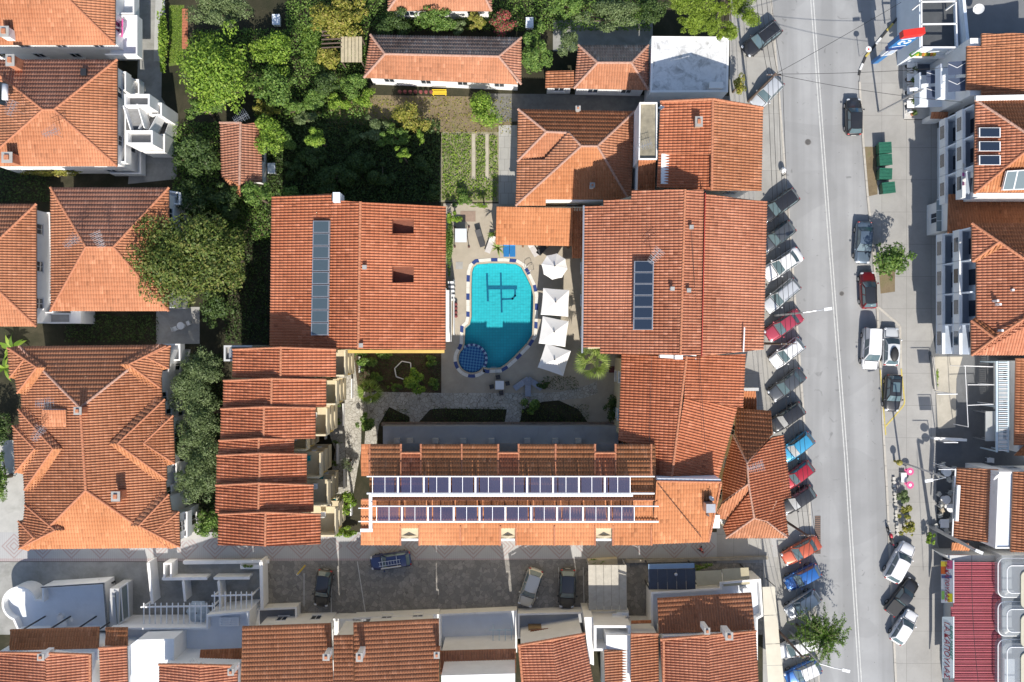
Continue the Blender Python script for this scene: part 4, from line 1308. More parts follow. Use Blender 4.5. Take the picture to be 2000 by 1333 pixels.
# stepped row of seven units with ridge along the row
units = [(455, 679, 656, 740, 549), (437, 740, 637, 797, 531), (432, 795, 616, 859, 516), (428, 857, 574, 890, 506), (424, 886, 599, 946, 508), (422, 944, 612, 1004, 506), (427, 1001, 626, 1067, 519)]
desc = ['topmost step of the row, against the broad wing roof', 'second step of the row below the broad wing roof', 'third step of the row, beside curved flower beds', 'narrow fourth step of the row with a cut back eave',
        'fifth step of the row facing the dark balconies', 'sixth step of the row beside the leafy young tree', 'last step of the row, above the diamond pavers']
TEAL = mk('teal_plastic', (.01, .3, .33), .4, .1, 3)
for i, (x0, y0, x1, y1, xr) in enumerate(units):
    e, rg = 10.7 + .38 * i, 12.0 + .38 * i
    b = Bld('hotel_unit', 'hotel unit roof, ' + desc[i], (x0 + x1) / 2, (y0 + y1) / 2, cat='hotel', group='stepped hotel units')
    mt = T_HOTEL
    sl = 4 if i in (0, 5, 6) else 2
    RN, RS = (xr, y0 - 1, rg), (xr - 1, y1, rg)
    b.plane([(x0, y0 + 3, e), (x0 - 1, y1 - 2, e), RS, RN], mt, gable=True)
    b.plane([(x1, y1 - sl, e), (x1, y0 + sl, e), RN, RS], mt, gable=True)
    b.ridge(RN, RS, r=.11)
    caps(b.root, P(x0, y0 + 4, e + .03), P(xr, y0, rg + .03), CAP, r=.1, name='verge_cap'); caps(b.root, P(xr, y0, rg + .03), P(x1, y0 + sl, e + .03), CAP, r=.1, name='verge_cap')
    pz = e
    ins = .35
    wl = [P(x0, y0 + 3, e), P(x1, y0 + 3, e), P(x1, y1 - 1, e), P(x0, y1 - 1, e)]
    xa, xb = wl[0].x + ins, wl[1].x - 2.0
    yb, ya = wl[0].y - .02 * (i + 1), wl[2].y + .02
    MB().box(xa, xb, ya, yb, -.02, e - .12).build('wall', STUCCO_C, b.root)
    # balconies toward the courtyard, one on each storey, stepping out lower down
    for s, zf in enumerate((2.9, 5.7, 8.5)):
        out = 2.2 + .22 * s
        o = MB().box(xb, xb + out, ya + .1, yb - .1, zf - .2, zf).build('balcony', STUCCO_C, b.root)
        MB().box(xb, xb + out, ya + .1, ya + .26, zf, zf + 1.6).build('partition', STUCCO_Y if s == 1 else STUCCO_C, o)
        MB().box(xb + out - .14, xb + out, ya + .26, yb - .1, zf, zf + .95).build('parapet', STUCCO_C, o)
        MB().box(xb + .05, xb + .08, ya + .8, yb - .6, zf, zf + 2.1).build('glass_door', PANE, o)
        if s == 1: MB().lathe((xb + out * .55, (ya + yb) / 2 + .2, zf), [(.05, 0), (.05, .68), (.27, .69), (.27, .72)], 14).build('table', WHITE, o)
        for dy in ((-.55, .8) if s < 2 else (.6,)):
            cx, cy = xb + out * .5, (ya + yb) / 2 + dy
            mm = TEAL if (i + s) % 3 == 0 and dy > 0 else WHITE
            MB().box(cx - .22, cx + .22, cy - .22, cy + .22, zf + .42, zf + .46).box(cx - .22, cx + .22, cy - .25, cy - .21, zf + .46, zf + .85).box(cx - .2, cx - .16, cy - .2, cy - .16, zf, zf + .42).box(cx + .16, cx + .2, cy - .2, cy - .16, zf, zf + .42).box(cx - .2, cx - .16, cy + .16, cy + .2, zf, zf + .42).box(cx + .16, cx + .2, cy + .16, cy + .2, zf, zf + .42).build('chair', mm, o)
    MB().box(xb + 2.3, xb + 2.42, ya + .1, yb - .3, 0, .8).build('patio_wall', STUCCO, b.root)

# east wing along the street
b = Bld('hotel_east_wing', 'hotel east wing with wide clay roof between the parasols and the angled parking', 1320, 540, cat='hotel')
e, rg = 8.8, 11.0
RN, RM, RS = (1338, 371, rg), (1333, 520, rg), (1329, 694, rg)
WF = [(1140, 403, e), (1137, 690, e), RS, RN]
fW = lambda px, py: (px, py, e + (rg - e) * (px - 1139) / (1334 - 1139))
def wpl(pts): b.plane([fW(*p) for p in pts], T_HOTEL2, frame=WF, gable=True)
wpl([(1140, 403), (1137, 679), (1172, 679), (1179, 403)])
wpl([(1179, 391), (1172, 691), (1214, 692), (1233, 391)])
wpl([(1234, 372), (1214, 692), (1329, 694), (1338, 371)])
EF = [(1368, 694, rg - .45), (1374, 371, rg - .45), RN, RS]
b.plane(EF, T_HOTEL2, gable=True)
b.ridge(RN, RS, r=.11)
b.plane([(1491, 683, 8.3), (1498, 394, 8.3), (1378, 380, 9.75), (1370, 696, 9.75)], T_HOTEL2, gable=True)
RED = mk('red_flashing', (.42, .04, .03), .6, .15, 3)
a, c = P(1376, 378, 10.2), P(1369, 696, 10.2)
MB().add([(a.x, a.y, 9.5), (c.x, c.y, 9.5), (c.x + .06, c.y, 9.5), (a.x + .06, a.y, 9.5), (a.x, a.y, 10.45), (c.x, c.y, 10.45), (c.x + .06, c.y, 10.45), (a.x + .06, a.y, 10.45)],
         [(0, 3, 2, 1), (4, 5, 6, 7), (0, 1, 5, 4), (1, 2, 6, 5), (2, 3, 7, 6), (3, 0, 4, 7)]).build('red_flashing', RED, b.root)
b.wall([(1140, 403), (1179, 391), (1234, 374), (1374, 374), (1376, 384), (1490, 398), (1488, 680), (1140, 690)], 8.3, oh=.4, mat=STUCCO_C, gap=3.0)
MB().prism(inset(PP([(1230, 376), (1372, 374), (1366, 692), (1218, 690)], 9.0), .3), 8, 9.3).build('upper_wall', STUCCO_C, b.root)
MB().bar(P(1140, 402, e + .1), P(1137, 690, e + .1), .16, .14).build('gutter', STEEL, b.root)
for (x, y) in ((1312, 565), (1344, 568), (1349, 445)):
    c = P(x, y, 11.0)
    o = MB().box(c.x - .13, c.x + .13, c.y - .13, c.y + .13, 10.2, 11.35).build('vent_pipe', STUCCO, b.root)
    MB().box(c.x - .19, c.x + .19, c.y - .19, c.y + .19, 11.35, 11.42).build('vent_cap', CONC, o)
solar_row('solar_collectors', 'strip of six dark solar panels on the east hotel roof', [(1239, 510, 10.55), (1277, 510, 10.95), (1275, 645, 10.95), (1237, 645, 10.55)], 0, 6, group='flat collectors on the hotel roofs', glass=glass_mat('collector_dark', (.02, .03, .05)))
MB().tube([P(1452, 688, 9.2), P(1454, 640, 9.3)], .07, 8).build('drain_pipe', WHITE, b.root)
antenna(1272, 505, 10.3, 'slanted aerial above the strip of dark solar panels', h=2.4, rot=.9)

# pool bar with orange lean to roof
b = Bld('pool_bar', 'open pool bar under a bright orange lean to roof', 1045, 440, cat='bar')
b.plane([(968, 478, 2.9), (1117, 481, 2.9), (1119, 407, 3.7), (970, 404, 3.7)], T_ORANGE)
b.plane([(1117, 505, 2.6), (1140, 505, 2.6), (1142, 407, 3.4), (1118, 407, 3.4)], T_BROWN)
for x, y in ((973, 474), (1022, 476), (1070, 477), (1113, 478)):
    c = P(x, y, 2.8)
    MB().box(c.x - .09, c.x + .09, c.y - .09, c.y + .09, 0, 2.8).build('post', mk('bar_timber', (.2, .1, .05), .7, .3, 4), b.root)
a, c = P(972, 404, 3.5), P(1140, 412, 3.5)
MB().box(a.x, c.x, c.y, a.y, 0, 3.4).build('back_wall', STUCCO_C, b.root)
MB().box(P(1000, 440, 1.1).x, P(1100, 440, 1.1).x, P(0, 452, 1.1).y, P(0, 446, 1.1).y, 0, 1.1).build('counter', mk('bar_timber', (.2, .1, .05)), b.root)

# south east connector
b = Bld('hotel_connector', 'hotel connector with kinked clay roof south of the red flashing', 1330, 810, cat='hotel')
e, rg = 8.4, 10.0
T1, T2 = (1341, 697, rg), (1311, 940, rg - .2)
TM = (1336, 779, rg - .02)
b.plane([(1214, 692, e), (1208, 860, e), (1268, 882, 9.1), (1282, 940, 9.4), T2, T1], T_HOTEL, frame=[(1214, 692, e), (1208, 860, e), T1], gable=True)
b.plane([(1451, 797, e + .1), (1456, 692, e + .1), T1, TM], T_HOTEL, gable=True)
b.plane([(1402, 938, e - .1), (1440, 796, e - .1), TM, T2], T_HOTEL, gable=True)
b.ridge(T1, T2, r=.12)
b.wall([(1214, 694), (1452, 694), (1448, 796), (1436, 798), (1400, 936), (1285, 936), (1266, 880), (1210, 862)], e, oh=.4, mat=STUCCO_C, gap=3.0)
c0, c1 = P(1290, 694, 10.3), P(1362, 698, 10.3)
MB().bar((c0.x, c0.y, 9.8), (c1.x, c1.y, 9.5), .5, .5).build('white_upstand', STUCCO, b.root)
c = P(1325, 698, 10.6)
MB().box(c.x - .35, c.x + .35, c.y - .2, c.y + .2, 9.8, 10.9).build('vent_block', STUCCO, b.root)

# corner pavilion with faceted hips
b = Bld('corner_pavilion', 'corner pavilion with faceted clay hips over the angled parking', 1470, 930, cat='pavilion')
e, rg = 5.6, 7.6
A, B_, C_ = (1459, 904, rg), (1462, 945, rg), (1473, 1012, rg - .3)
b.plane([(1506, 803, e), (1438, 798, e), (1432, 850, e + .4), A, (1505, 852, e + .2)], T_BROWN, frame=[(1506, 803, e), (1438, 798, e), A])
b.plane([(1545, 972, e), (1530, 850, e), (1505, 852, e + .2), A, B_, C_, (1496, 1018, rg - .8), (1519, 972, e + .7)], T_HOTEL, frame=[(1545, 972, e), (1530, 850, e), A])
b.plane([(1540, 1048, e), (1530, 974, e), (1519, 972, e + .5), (1496, 1018, rg - .8)], T_HOTEL)
b.plane([(1418, 1051, e), (1535, 1051, e), (1496, 1018, rg - .8), C_], T_OLD)
b.plane([(1412, 1030, e), (1420, 1050, e), C_, (1467, 958, rg - .1), (1422, 1015, e + .3)], T_HOTEL, frame=[(1400, 980, e), (1420, 1050, e), C_])
b.plane([(1394, 1013, e + .1), (1423, 1016, e + .1), (1467, 957, rg - .1), B_, (1408, 984, e + .6)], T_HOUSE, frame=[(1394, 1013, e), (1423, 1016, e), B_])
b.plane([(1432, 850, e + .3), (1404, 930, e + .3), (1410, 984, e + .4), B_, A], T_HOTEL, frame=[(1432, 850, e + .3), (1410, 984, e + .3), A])
for p, q in ((A, B_), (B_, C_), (A, (1505, 850, e + .2)), (A, (1432, 850, e + .3)), (B_, (1408, 984, e + .5)), (C_, (1418, 1051, e)), (C_, (1496, 1018, rg - .8)), ((1496, 1018, rg - .8), (1537, 1050, e)), ((1496, 1018, rg - .8), (1519, 972, e + .5))):
    b.ridge(p, q, mat=CAP_OLD, r=.1)
b.wall([(1440, 802), (1504, 806), (1506, 850), (1530, 854), (1543, 970), (1530, 976), (1538, 1048), (1420, 1048), (1400, 1000), (1412, 940)], e, oh=.4, mat=STUCCO_C, storeys=[.9, 3.6])
antenna(1472, 910, 7.6, 'aerial lying at the peak of the corner pavilion', h=1.0, rot=.3)
b = Bld('canopy_roof', 'dark tiled canopy and pale slab between connector and parking', 1470, 770, cat='canopy')
b.plane([(1438, 800, 4.2), (1478, 800, 4.2), (1476, 764, 4.8), (1440, 764, 4.8)], T_BROWN)
b.wall([(1440, 766), (1476, 766), (1476, 798), (1440, 798)], 4.2, oh=.1, win=False)
b.box(1452, 758, 1482, 764, 4.0, 4.9, 'parapet', STUCCO_G)

# south wing: two slopes in six bays with cut out dormers and two racks of collectors
b = Bld('hotel_south_wing', 'hotel south wing with orange tile bays under two racks of blue collectors', 990, 970, cat='hotel')
e, rg = 9.7, 10.3
yN, yS, yR = 868, 1065, 976
NF = [(1280, yN, e), (722, yN, e), (722, yR, rg), (1280, yR, rg)]
SF = [(703, yS, e), (1275, yS, e), (1280, yR, rg), (712, yR, rg)]
fN = lambda px, py: (px, py, rg + (e - rg) * (yR - py) / (yR - yN))
fS = lambda px, py: (px, py, rg + (e - rg) * (py - yR) / (yS - yR))
cutN = [(783, 822), (973, 1013), (1162, 1202)]
cutS = [(782, 819), (977, 1008), (1162, 1197)]
xs = 722
for (c0, c1) in cutN + [(1280, 1280)]:
    b.plane([fN(c0, yN), fN(xs, yN), fN(xs, yR), fN(c0, yR)], T_ORANGE, frame=NF)
    if c1 > c0: b.plane([fN(c1, 884), fN(c0, 884), fN(c0, yR), fN(c1, yR)], T_HOTEL, frame=NF)
    xs = c1
xs = 705
for (c0, c1) in cutS + [(1275, 1275)]:
    b.plane([fS(xs, yS), fS(c0, yS), fS(c0, yR), fS(xs, yR)], T_ORANGE, frame=SF)
    if c1 > c0:
        b.plane([fS(c0, 1032), fS(c1, 1032), fS(c1, yR), fS(c0, yR)], T_ORANGE, frame=SF)
    xs = c1
b.ridge((708, yR, rg), (1280, yR, rg))
for x in (722, 783, 822, 902, 973, 1013, 1085, 1162, 1202, 1272):
    b.ridge(fN(x, yN), fN(x, 925), r=.1, mat=CAP)
for x in (782, 819, 899, 977, 1008, 1083, 1162, 1197, 1272):
    b.ridge(fS(x, yS), fS(x, 1028), r=.09, mat=CAP)
b.wall([(715, yN), (1280, yN), (1275, yS), (706, yS)], e, oh=.9, mat=STUCCO_C, gap=3.1, wh=1.9, storeys=[.2, 3.0, 5.8])
w = PP([(715, yN), (1280, yN), (1275, yS), (706, yS)], e)
for k, xq in enumerate(((w[0].x + .5, w[0].x + .8), (w[1].x - .8, w[1].x - .5))):
    ym, yn_, ys_ = P(0, yR, rg).y, P(0, yN, e).y - .6, P(0, yS, e).y + .6
    MB().add([(x, y, z) for x in xq for (y, z) in ((yn_, e - .2), (ys_, e - .2), (ym, rg - .25))], [(0, 1, 2), (5, 4, 3), (0, 3, 4, 1), (1, 4, 5, 2), (2, 5, 3, 0)]).build('gable_wall', STUCCO_C, b.root)
# loggia cut outs: dark slab, back wall, pediment on the street side
SLAB = mk('loggia_slab', (.2, .18, .16), .9, .2, 2)
for c0, c1 in cutN:
    a, c = P(c0, 866, 8.7), P(c1, 900, 8.7)
    MB().box(a.x, c.x, c.y, a.y, 8.5, 8.7).build('loggia_floor', SLAB, b.root)
    MB().box(a.x - .02, c.x + .02, c.y - .1, c.y, 8.7, 9.78).build('loggia_back', STUCCO_C, b.root)
    caps(b.root, P(c0, 885, 9.82), P(c1, 885, 9.82), CAP, r=.12, name='verge_cap')
for c0, c1 in cutS:
    a, c = P(c0, 1030, 9.3), P(c1, 1056, 9.3)
    MB().box(a.x, c.x, c.y, a.y, 8.5, 8.7).build('loggia_floor', SLAB, b.root)
    MB().box(a.x, c.x, a.y, a.y + .1, 8.7, 9.9).build('loggia_back', STUCCO_C, b.root)
    MB().box(a.x, c.x, c.y, c.y + .22, 8.7, 9.5).build('parapet', WHITE, b.root)
    m = (a.x + c.x) / 2
    MB().add([(a.x, c.y + .35, 9.5), (c.x, c.y + .35, 9.5), (m, c.y + .35, 9.92), (a.x, c.y + .55, 9.5), (c.x, c.y + .55, 9.5), (m, c.y + .55, 9.92)], [(0, 1, 2), (5, 4, 3), (0, 3, 4, 1), (1, 4, 5, 2), (2, 5, 3, 0)]).build('pediment', STUCCO_C, b.root)
# north terrace and stone wall at its foot
tr = Bld('garden_terrace', 'long grey ground floor terrace with stone wall along the shaded garden', 975, 848, cat='terrace')
tr.box(748, 833, 1208, 870, -.02, 2.6, 'terrace_slab', mk('terrace_grey', (.34, .35, .37), .85, .1, .6, (.22, .22, .22), .25, .4))
for i in range(38):
    x = 745 + i * 12.2
    a, c = P(x, 826, .9), P(x + 11.8, 833, .9)
    MB().box(a.x, c.x, c.y, a.y, -.02, .9 + .03 * (i % 3)).build('stone_block', mk('terrace_stone', (.24, .18, .14), .9, .3, 2), tr.root)
for x in (775, 800, 850, 905, 960, 1030, 1085, 1130):
    c = P(x, 862, 3.3)
    MB().box(c.x - .3, c.x + .3, c.y - .25, c.y + .25, 2.6, 3.3).build('condenser_unit', mk('unit_grey', (.45, .44, .42), .6, .1, 3), tr.root)
# west lean to
b.plane([(706, 930, 9.1), (722, 930, 9.4), (722, 868, 9.4), (706, 868, 9.1)], T_BROWN)
# orange end roof
b = Bld('hotel_end_roof', 'plain bright orange roof end beside the collector racks with a steel flue', 1340, 1000, cat='hotel')
e, rg = 9.5, 11.0
b.plane([(1272, 1063, e), (1385, 1059, e), (1410, 942, rg), (1282, 940, rg)], T_ORANGE)
a_, c_ = P(1284, 940, rg), P(1408, 942, rg)
MB().add([(a_.x, a_.y + .02, e - 1), (c_.x, c_.y + .02, e - 1), (c_.x, c_.y + .25, e - 1), (a_.x, a_.y + .25, e - 1), (a_.x, a_.y + .02, rg - .02), (c_.x, c_.y + .02, rg - .02), (c_.x, c_.y + .25, rg - .02), (a_.x, a_.y + .25, rg - .02)],
         [(0, 3, 2, 1), (4, 5, 6, 7), (0, 1, 5, 4), (1, 2, 6, 5), (2, 3, 7, 6), (3, 0, 4, 7)]).build('head_wall', STUCCO_B, b.root)
b.ridge((1283, 940, rg), (1409, 942, rg), r=.1); b.ridge((1408, 944, rg), (1384, 1058, e), r=.11)
b.wall([(1280, 944), (1404, 946), (1382, 1056), (1276, 1060)], e, oh=.4, mat=STUCCO_C)
c = P(1389, 994, 11.9)
o = MB().box(c.x - .42, c.x + .42, c.y - .4, c.y + .4, 9.8, 11.8).build('flue_box', STEEL, b.root)
MB().tube([(c.x, c.y - .5, 10), (c.x, c.y - .9, 10.9), (c.x, c.y - .9, 10)], .1, 8).build('flue_pipe', STEEL, o)
c = P(1400, 1020, 6.4)
MB().box(c.x - .5, c.x + .4, c.y - .7, c.y + .6, 0, 6.0).build('side_block', STUCCO, b.root)
dish(1389, 975, 11.5, 'small dish behind the steel flue on the orange roof end', .28, 150)

# collector racks
EVAC = glass_mat('evacuated_tubes', (.022, .03, .1), .5)
EVAC.node_tree.nodes['Principled BSDF'].inputs['Coat Weight'].default_value = 0; EVAC.node_tree.nodes['Principled BSDF'].inputs['Specular IOR Level'].default_value = .25
def rack(label, xa, xb, ytop, ybot, zt, zb, n, gaps=()):
    root = thing('collector_rack', label, 'solar panels', P((xa + xb) / 2, (ytop + ybot) / 2, (zt + zb) / 2), group='collector racks on the south wing')
    TL, TR, BL, BR = P(xa, ytop, zt), P(xb, ytop, zt), P(xa, ybot, zb), P(xb, ybot, zb)
    MB().tube([TL - Vector((.5, 0, 0)), TR + Vector((2.2, 0, 0))], .06, 8).build('header_pipe', WHITE, root)
    MB().tube([BL - Vector((.5, 0, 0)), BR + Vector((2.2, 0, 0))], .09, 8).build('header_pipe', WHITE, root)
    for i in range(n):
        f0, f1 = (i + .012) / n, (i + .975) / n
        q = [TL.lerp(TR, f0), TL.lerp(TR, f1), BL.lerp(BR, f1), BL.lerp(BR, f0)]
        fr = MB()
        for j in range(4): fr.bar(q[j], q[(j + 1) % 4], .05, .06)
        mid0, mid1 = q[0].lerp(q[1], .5), q[3].lerp(q[2], .5)
        fr.bar(mid0, mid1, .035, .04)
        p = fr.build('panel', WHITE, root)
        tb = MB()
        m = 26
        for j in range(m):
            if i * 7 % 5 == j % 23: continue
            f = (j + .5) / m
            tb.tube([q[0].lerp(q[1], f), q[3].lerp(q[2], f)], .034, 6, cap=False)
        tb.build('tubes', EVAC, p)['kind'] = 'stuff'
        for f in (0, 1):
            a = q[0].lerp(q[1], f)
            MB().bar(a, (a.x, a.y - .1, 9.9), .05, .05).build('leg', STEEL, root)
    return root
rack('upper rack of ten blue tube collectors on the north slope', 727, 1232, 931, 964, 11.2, 10.6, 10)
rack('lower rack of ten blue tube collectors on the south slope', 735, 1240, 989, 1019, 10.95, 10.35, 10)
pp = thing('rack_pipe', 'thick white bent pipe joining the two collector racks', 'pipe', P(722, 1000, 11))
MB().bar(P(724, 968, 10.65), P(1236, 968, 10.65), .22, .16).build('pipe', WHITE, pp)
MB().bar(P(724, 966, 10.6), P(724, 1036, 10.2), .3, .2).build('pipe', WHITE, pp)
MB().bar(P(704, 1036, 10.2), P(728, 1036, 10.2), .3, .2).build('pipe', WHITE, pp)
for y in (993, 1019): MB().bar(P(700, y, 10.45), P(722, y, 10.45), .09, .09).build('stay', WHITE, pp)
# ------------------------------------------------------------------ row of houses south of the alley
b = Bld('house', 'white house with a round balcony bay and pale tiled roof terrace', 110, 1190, cat='house')
# terrace with a rounded bay
bayp = arc((37, 1178), 33, 200, 352, 10)[::1]
poly = [(34, 1232)] + arc((37, 1180), 34, 110, 345, 16) + [(82, 1172), (82, 1146), (204, 1138), (211, 1232)]
b.terrace(poly, 1.3, .9, th=.2, skip=())
railing(b.root, PP([(82, 1147), (204, 1139), (211, 1228)], 2.2), .25, name='parapet_rail')
b.plane([(194, 1225, 5.8), (20, 1230, 5.8), (19, 1272, 6.5), (192, 1267, 6.5)], T_ORANGE)
for x in (40, 92, 145, 190):
    c = P(x, 1228, 5.7)
    MB().box(c.x - .06, c.x + .06, c.y - .3, c.y - .18, 1.3, 5.7).build('post', DARKM, b.root)
b.plane([(206 + 43, 1226, 5.8), (206, 1226, 5.8), (206, 1262, 6.4), (249, 1262, 6.4)], T_ORANGE)
MB().prism(PP([(0, 1272), (192, 1268), (192, 1290), (0, 1290)], 6.6), -.02, 6.6).build('wall', STUCCO, b.root)
b.plane([(178, 1345, 8.2), (178, 1278, 8.2), (90, 1276, 9.3), (90, 1345, 9.3)], T_HOTEL2, gable=True)
b.plane([(-20, 1275, 8.2), (-20, 1345, 8.2), (90, 1345, 9.3), (90, 1276, 9.3)], T_HOTEL2, gable=True)
b.ridge((-20, 1275, 8.3), (90, 1276, 9.4)); b.ridge((90, 1276, 9.4), (178, 1279, 8.3)); b.ridge((176, 1279, 8.35), (176, 1345, 8.35))
b.chimney(80, 1284, 10.3, 1.2, .5, .5)
b.wall([(-20, 1280), (176, 1280), (176, 1380), (-20, 1380)], 8.2, oh=.3, win=False)
b.plane([(250, 1345, 6.4), (248, 1264, 6.4), (194, 1267, 6.9), (196, 1345, 6.9)], T_HOTEL2, gable=True)
b.ridge((193, 1266, 7.0), (248, 1263, 6.5))
b.wall([(194, 1262), (250, 1262), (252, 1380), (194, 1380)], 6.3, oh=.2, win=False)
tb = thing('patio_set', 'pale round table and chairs on the blue shaded roof terrace', 'table', P(128, 1214, 1.35))
MB().lathe((0, 0, 0), [(.25, 0), (.05, .03), (.05, .7), (.5, .71), (.5, .74)], 18).build('table', WHITE, tb, world=False)
for k in range(4):
    a = k * 1.57 + .4
    MB().obox((.85 * math.cos(a), .85 * math.sin(a), .44), (.42, .42, .04), a).obox((1.05 * math.cos(a), 1.05 * math.sin(a), .65), (.04, .42, .4), a).build('chair', WHITE, tb, world=False)
lamp = thing('floor_lamp', 'round pale lamp on the blue shaded roof terrace', 'lamp', P(123, 1203, 1.33))
MB().lathe((0, 0, 0), [(.2, 0), (.2, .05), (.04, .08), (.04, .5), (.26, .55), (.3, .7), (.2, .8)], 16).build('lamp_body', WHITE, lamp, world=False)
# stair and pergola frame beside it
b = Bld('carport_frame', 'grey glazed stair frame beside the round bay house', 235, 1180, cat='stair')
b.box(214, 1150, 232, 1226, 0, 3.2, 'stair_block', STUCCO_G)
mb = MB()
for q in ((P(222, 1158, 3.4), P(249, 1138, 2.2)), (P(249, 1138, 2.2), P(252, 1206, 2.2)), (P(236, 1148, 2.8), P(240, 1212, 2.8)), (P(252, 1206, 2.2), P(225, 1224, 3.4))):
    mb.bar(q[0], q[1], .1, .1)
mb.build('frame', FRAMEW, b.root)
MB().add([P(224, 1160, 3.3), P(248, 1142, 2.2), P(251, 1204, 2.2), P(228, 1220, 3.3)], [(0, 1, 2, 3)]).build('glass', glass_mat('stair_glass', (.1, .13, .13)), b.root)

# middle white house with terraces
b = Bld('house', 'white flat terraced house with bright upper roof and small tiled strips', 370, 1270, cat='house')
b.terrace([(214, 1227), (403, 1226), (403, 1202), (487, 1194), (487, 1300), (214, 1300)], 3.2, .9, th=.18)
b.terrace([(268, 1250), (340, 1248), (340, 1380), (262, 1380)], 6.2, .25, th=.2, floorm=mk('white_roof_tile', (.78, .78, .77), .6, .04, 1))
MB().prism(PP([(252, 1262), (268, 1250), (268, 1380), (252, 1380)], 5.4), -.02, 5.4).build('side_wall', STUCCO_B, b.root)
b.plane([(472, 1267, 5.3), (392, 1270, 5.3), (390, 1294, 5.8), (472, 1291, 5.8)], T_BROWN)
MB().prism(PP([(388, 1292), (472, 1289), (472, 1310), (388, 1310)], 5.9), -.02, 5.9).build('wall', STUCCO, b.root)
b.plane([(464, 1345, 8.2), (464, 1301, 8.2), (390, 1299, 9.2), (390, 1345, 9.2)], T_HOTEL2, gable=True)
b.plane([(311, 1298, 8.2), (311, 1345, 8.2), (390, 1345, 9.2), (390, 1299, 9.2)], T_HOTEL2, gable=True)
b.ridge((311, 1298, 8.3), (390, 1299, 9.3)); b.ridge((390, 1299, 9.3), (464, 1301, 8.3))
b.wall([(312, 1300), (464, 1303), (464, 1380), (312, 1380)], 8.2, oh=.2, win=False)
b.chimney(451, 1313, 9.6, 1.2, .45, .5)
pl = thing('pallet_bench', 'white slatted bench on the shaded terrace by the tiled strip', 'bench', P(450, 1213, 3.25))
for k in range(5): MB().box(-1.0, 1.0, -.4 + k * .19, -.28 + k * .19, .4, .45).build('slat', WHITE, pl, world=False)
for sx in (-.9, 0, .9): MB().box(sx - .05, sx + .05, -.4, .45, 0, .4).build('leg', WHITE, pl, world=False)
antenna(385, 1287, 5.6, 'leaning aerial beside the dark tiled strip of the terraced house', h=2.2, rot=.5)
# pergola frames over the yard
for (lab, x0, x1, y0, y1, n) in (('white slatted pergola over the shaded patio parasol', 281, 415, 1178, 1222, 13), ('short white slatted pergola beside the planted wall end', 419, 492, 1156, 1198, 8)):
    pg = thing('pergola', lab, 'pergola', P((x0 + x1) / 2, y0), group='white pergolas over the patios')
    z = 2.9
    MB().bar(P(x0 - 6, y0 + 8, z), P(x1, y0 + 6, z), .14, .16).build('beam', WHITE, pg)
    for i in range(n):
        x = x0 + (x1 - x0) * i / (n - 1)
        MB().bar(P(x, y0, z + .12), P(x, y1, z + .12), .09, .1).build('slat', WHITE, pg)
    for x in (x0, x1):
        c = P(x, y0 + 7, z)
        MB().box(c.x - .07, c.x + .07, c.y - .07, c.y + .07, 0, z - .08).build('post', WHITE, pg)
# yard walls
def wall_run(label, pts, h, th=.22, name='garden_wall', mat=None, capm=None):
    root = thing(name, label, 'wall', P(pts[0][0], pts[0][1]))
    for i in range(len(pts) - 1):
        a, c = P(*pts[i], h), P(*pts[i + 1], h)
        d = (c - a).normalized() * th * .5
        MB().bar((a.x - d.x * (i == 0), a.y - d.y * (i == 0), h / 2), (c.x - d.x, c.y - d.y, h / 2), th, h).build('wall_panel', mat or STUCCO, root)
        MB().bar((a.x, a.y, h + .03), (c.x, c.y, h + .03), th + .08, .06).build('coping', capm or mat or STUCCO, root)
    return root
wall_run('white yard wall beside the concrete lane and pergola', [(290, 1100), (298, 1180)], 1.8)
wall_run('low white wall closing the patios north of the pergolas', [(318, 1131), (405, 1130)], 1.5)
wall_run('short low white wall above the short pergola', [(419, 1130), (488, 1129)], 1.5)
wall_run('white end wall between the patios and the car park', [(510, 1098), (512, 1190)], 1.9, .26)
wall_run('white kerb wall with planter along the diamond alley', [(360, 1099), (526, 1097)], .6, .3)
wall_run('patio dividing wall crossing under the long pergola', [(358, 1136), (362, 1175)], 1.7, .18)
wall_run('patio dividing wall beside the short pergola', [(427, 1136), (432, 1190)], 1.7, .18)
pil = thing('gate_pillar', 'hollow white gate pillar with greenery in the yard', 'pillar', P(327, 1115))
for q in ((319, 1100, 322, 1130), (332, 1100, 335, 1130), (322, 1100, 332, 1103)):
    a, c = P(q[0], q[1], 1.7), P(q[2], q[3], 1.7)
    MB().box(a.x, c.x, c.y, a.y, 0, 1.7).build('pillar_side', STUCCO, pil)
plt = thing('wall_planter', 'white planter box with shrubs at the alley wall end', 'planter', P(486, 1108))
a, c = P(469, 1103, .7), P(506, 1112, .7)
MB().box(a.x, c.x, c.y, a.y, .0, .68).build('box', STUCCO, plt)

# clay roofed houses in the row
b = Bld('house', 'house with wide north facing clay roof behind the gate posts', 560, 1275, cat='house')
b.plane([(646, 1218, 6.4), (473, 1224, 6.4), (470, 1360, 7.1), (652, 1360, 7.1)], T_HOUSE)
b.terrace([(487, 1190), (580, 1186), (580, 1212), (656, 1208), (656, 1260), (487, 1260)], .8, .8, th=.2, floorm=mk('terrace_dark', (.2, .21, .23), .7, .1, 1))
b.wall([(474, 1226), (646, 1221), (650, 1380), (472, 1380)], 6.4, oh=.8)
b.plane([(690, 1241, 7.0), (652, 1242, 7.0), (652, 1360, 7.4), (692, 1360, 7.4)], T_HOUSE)
b.wall([(650, 1244), (692, 1244), (692, 1380), (650, 1380)], 6.9, oh=.2)
b.chimney(637, 1284, 8.5, 1.6, .5, .5)
bb = b
b = Bld('house', 'house with tall north facing clay roof and crooked chimney ends', 775, 1270, cat='house')
b.plane([(857, 1209, 6.4), (690, 1217, 6.4), (692, 1360, 7.1), (858, 1360, 7.1)], T_HOUSE)
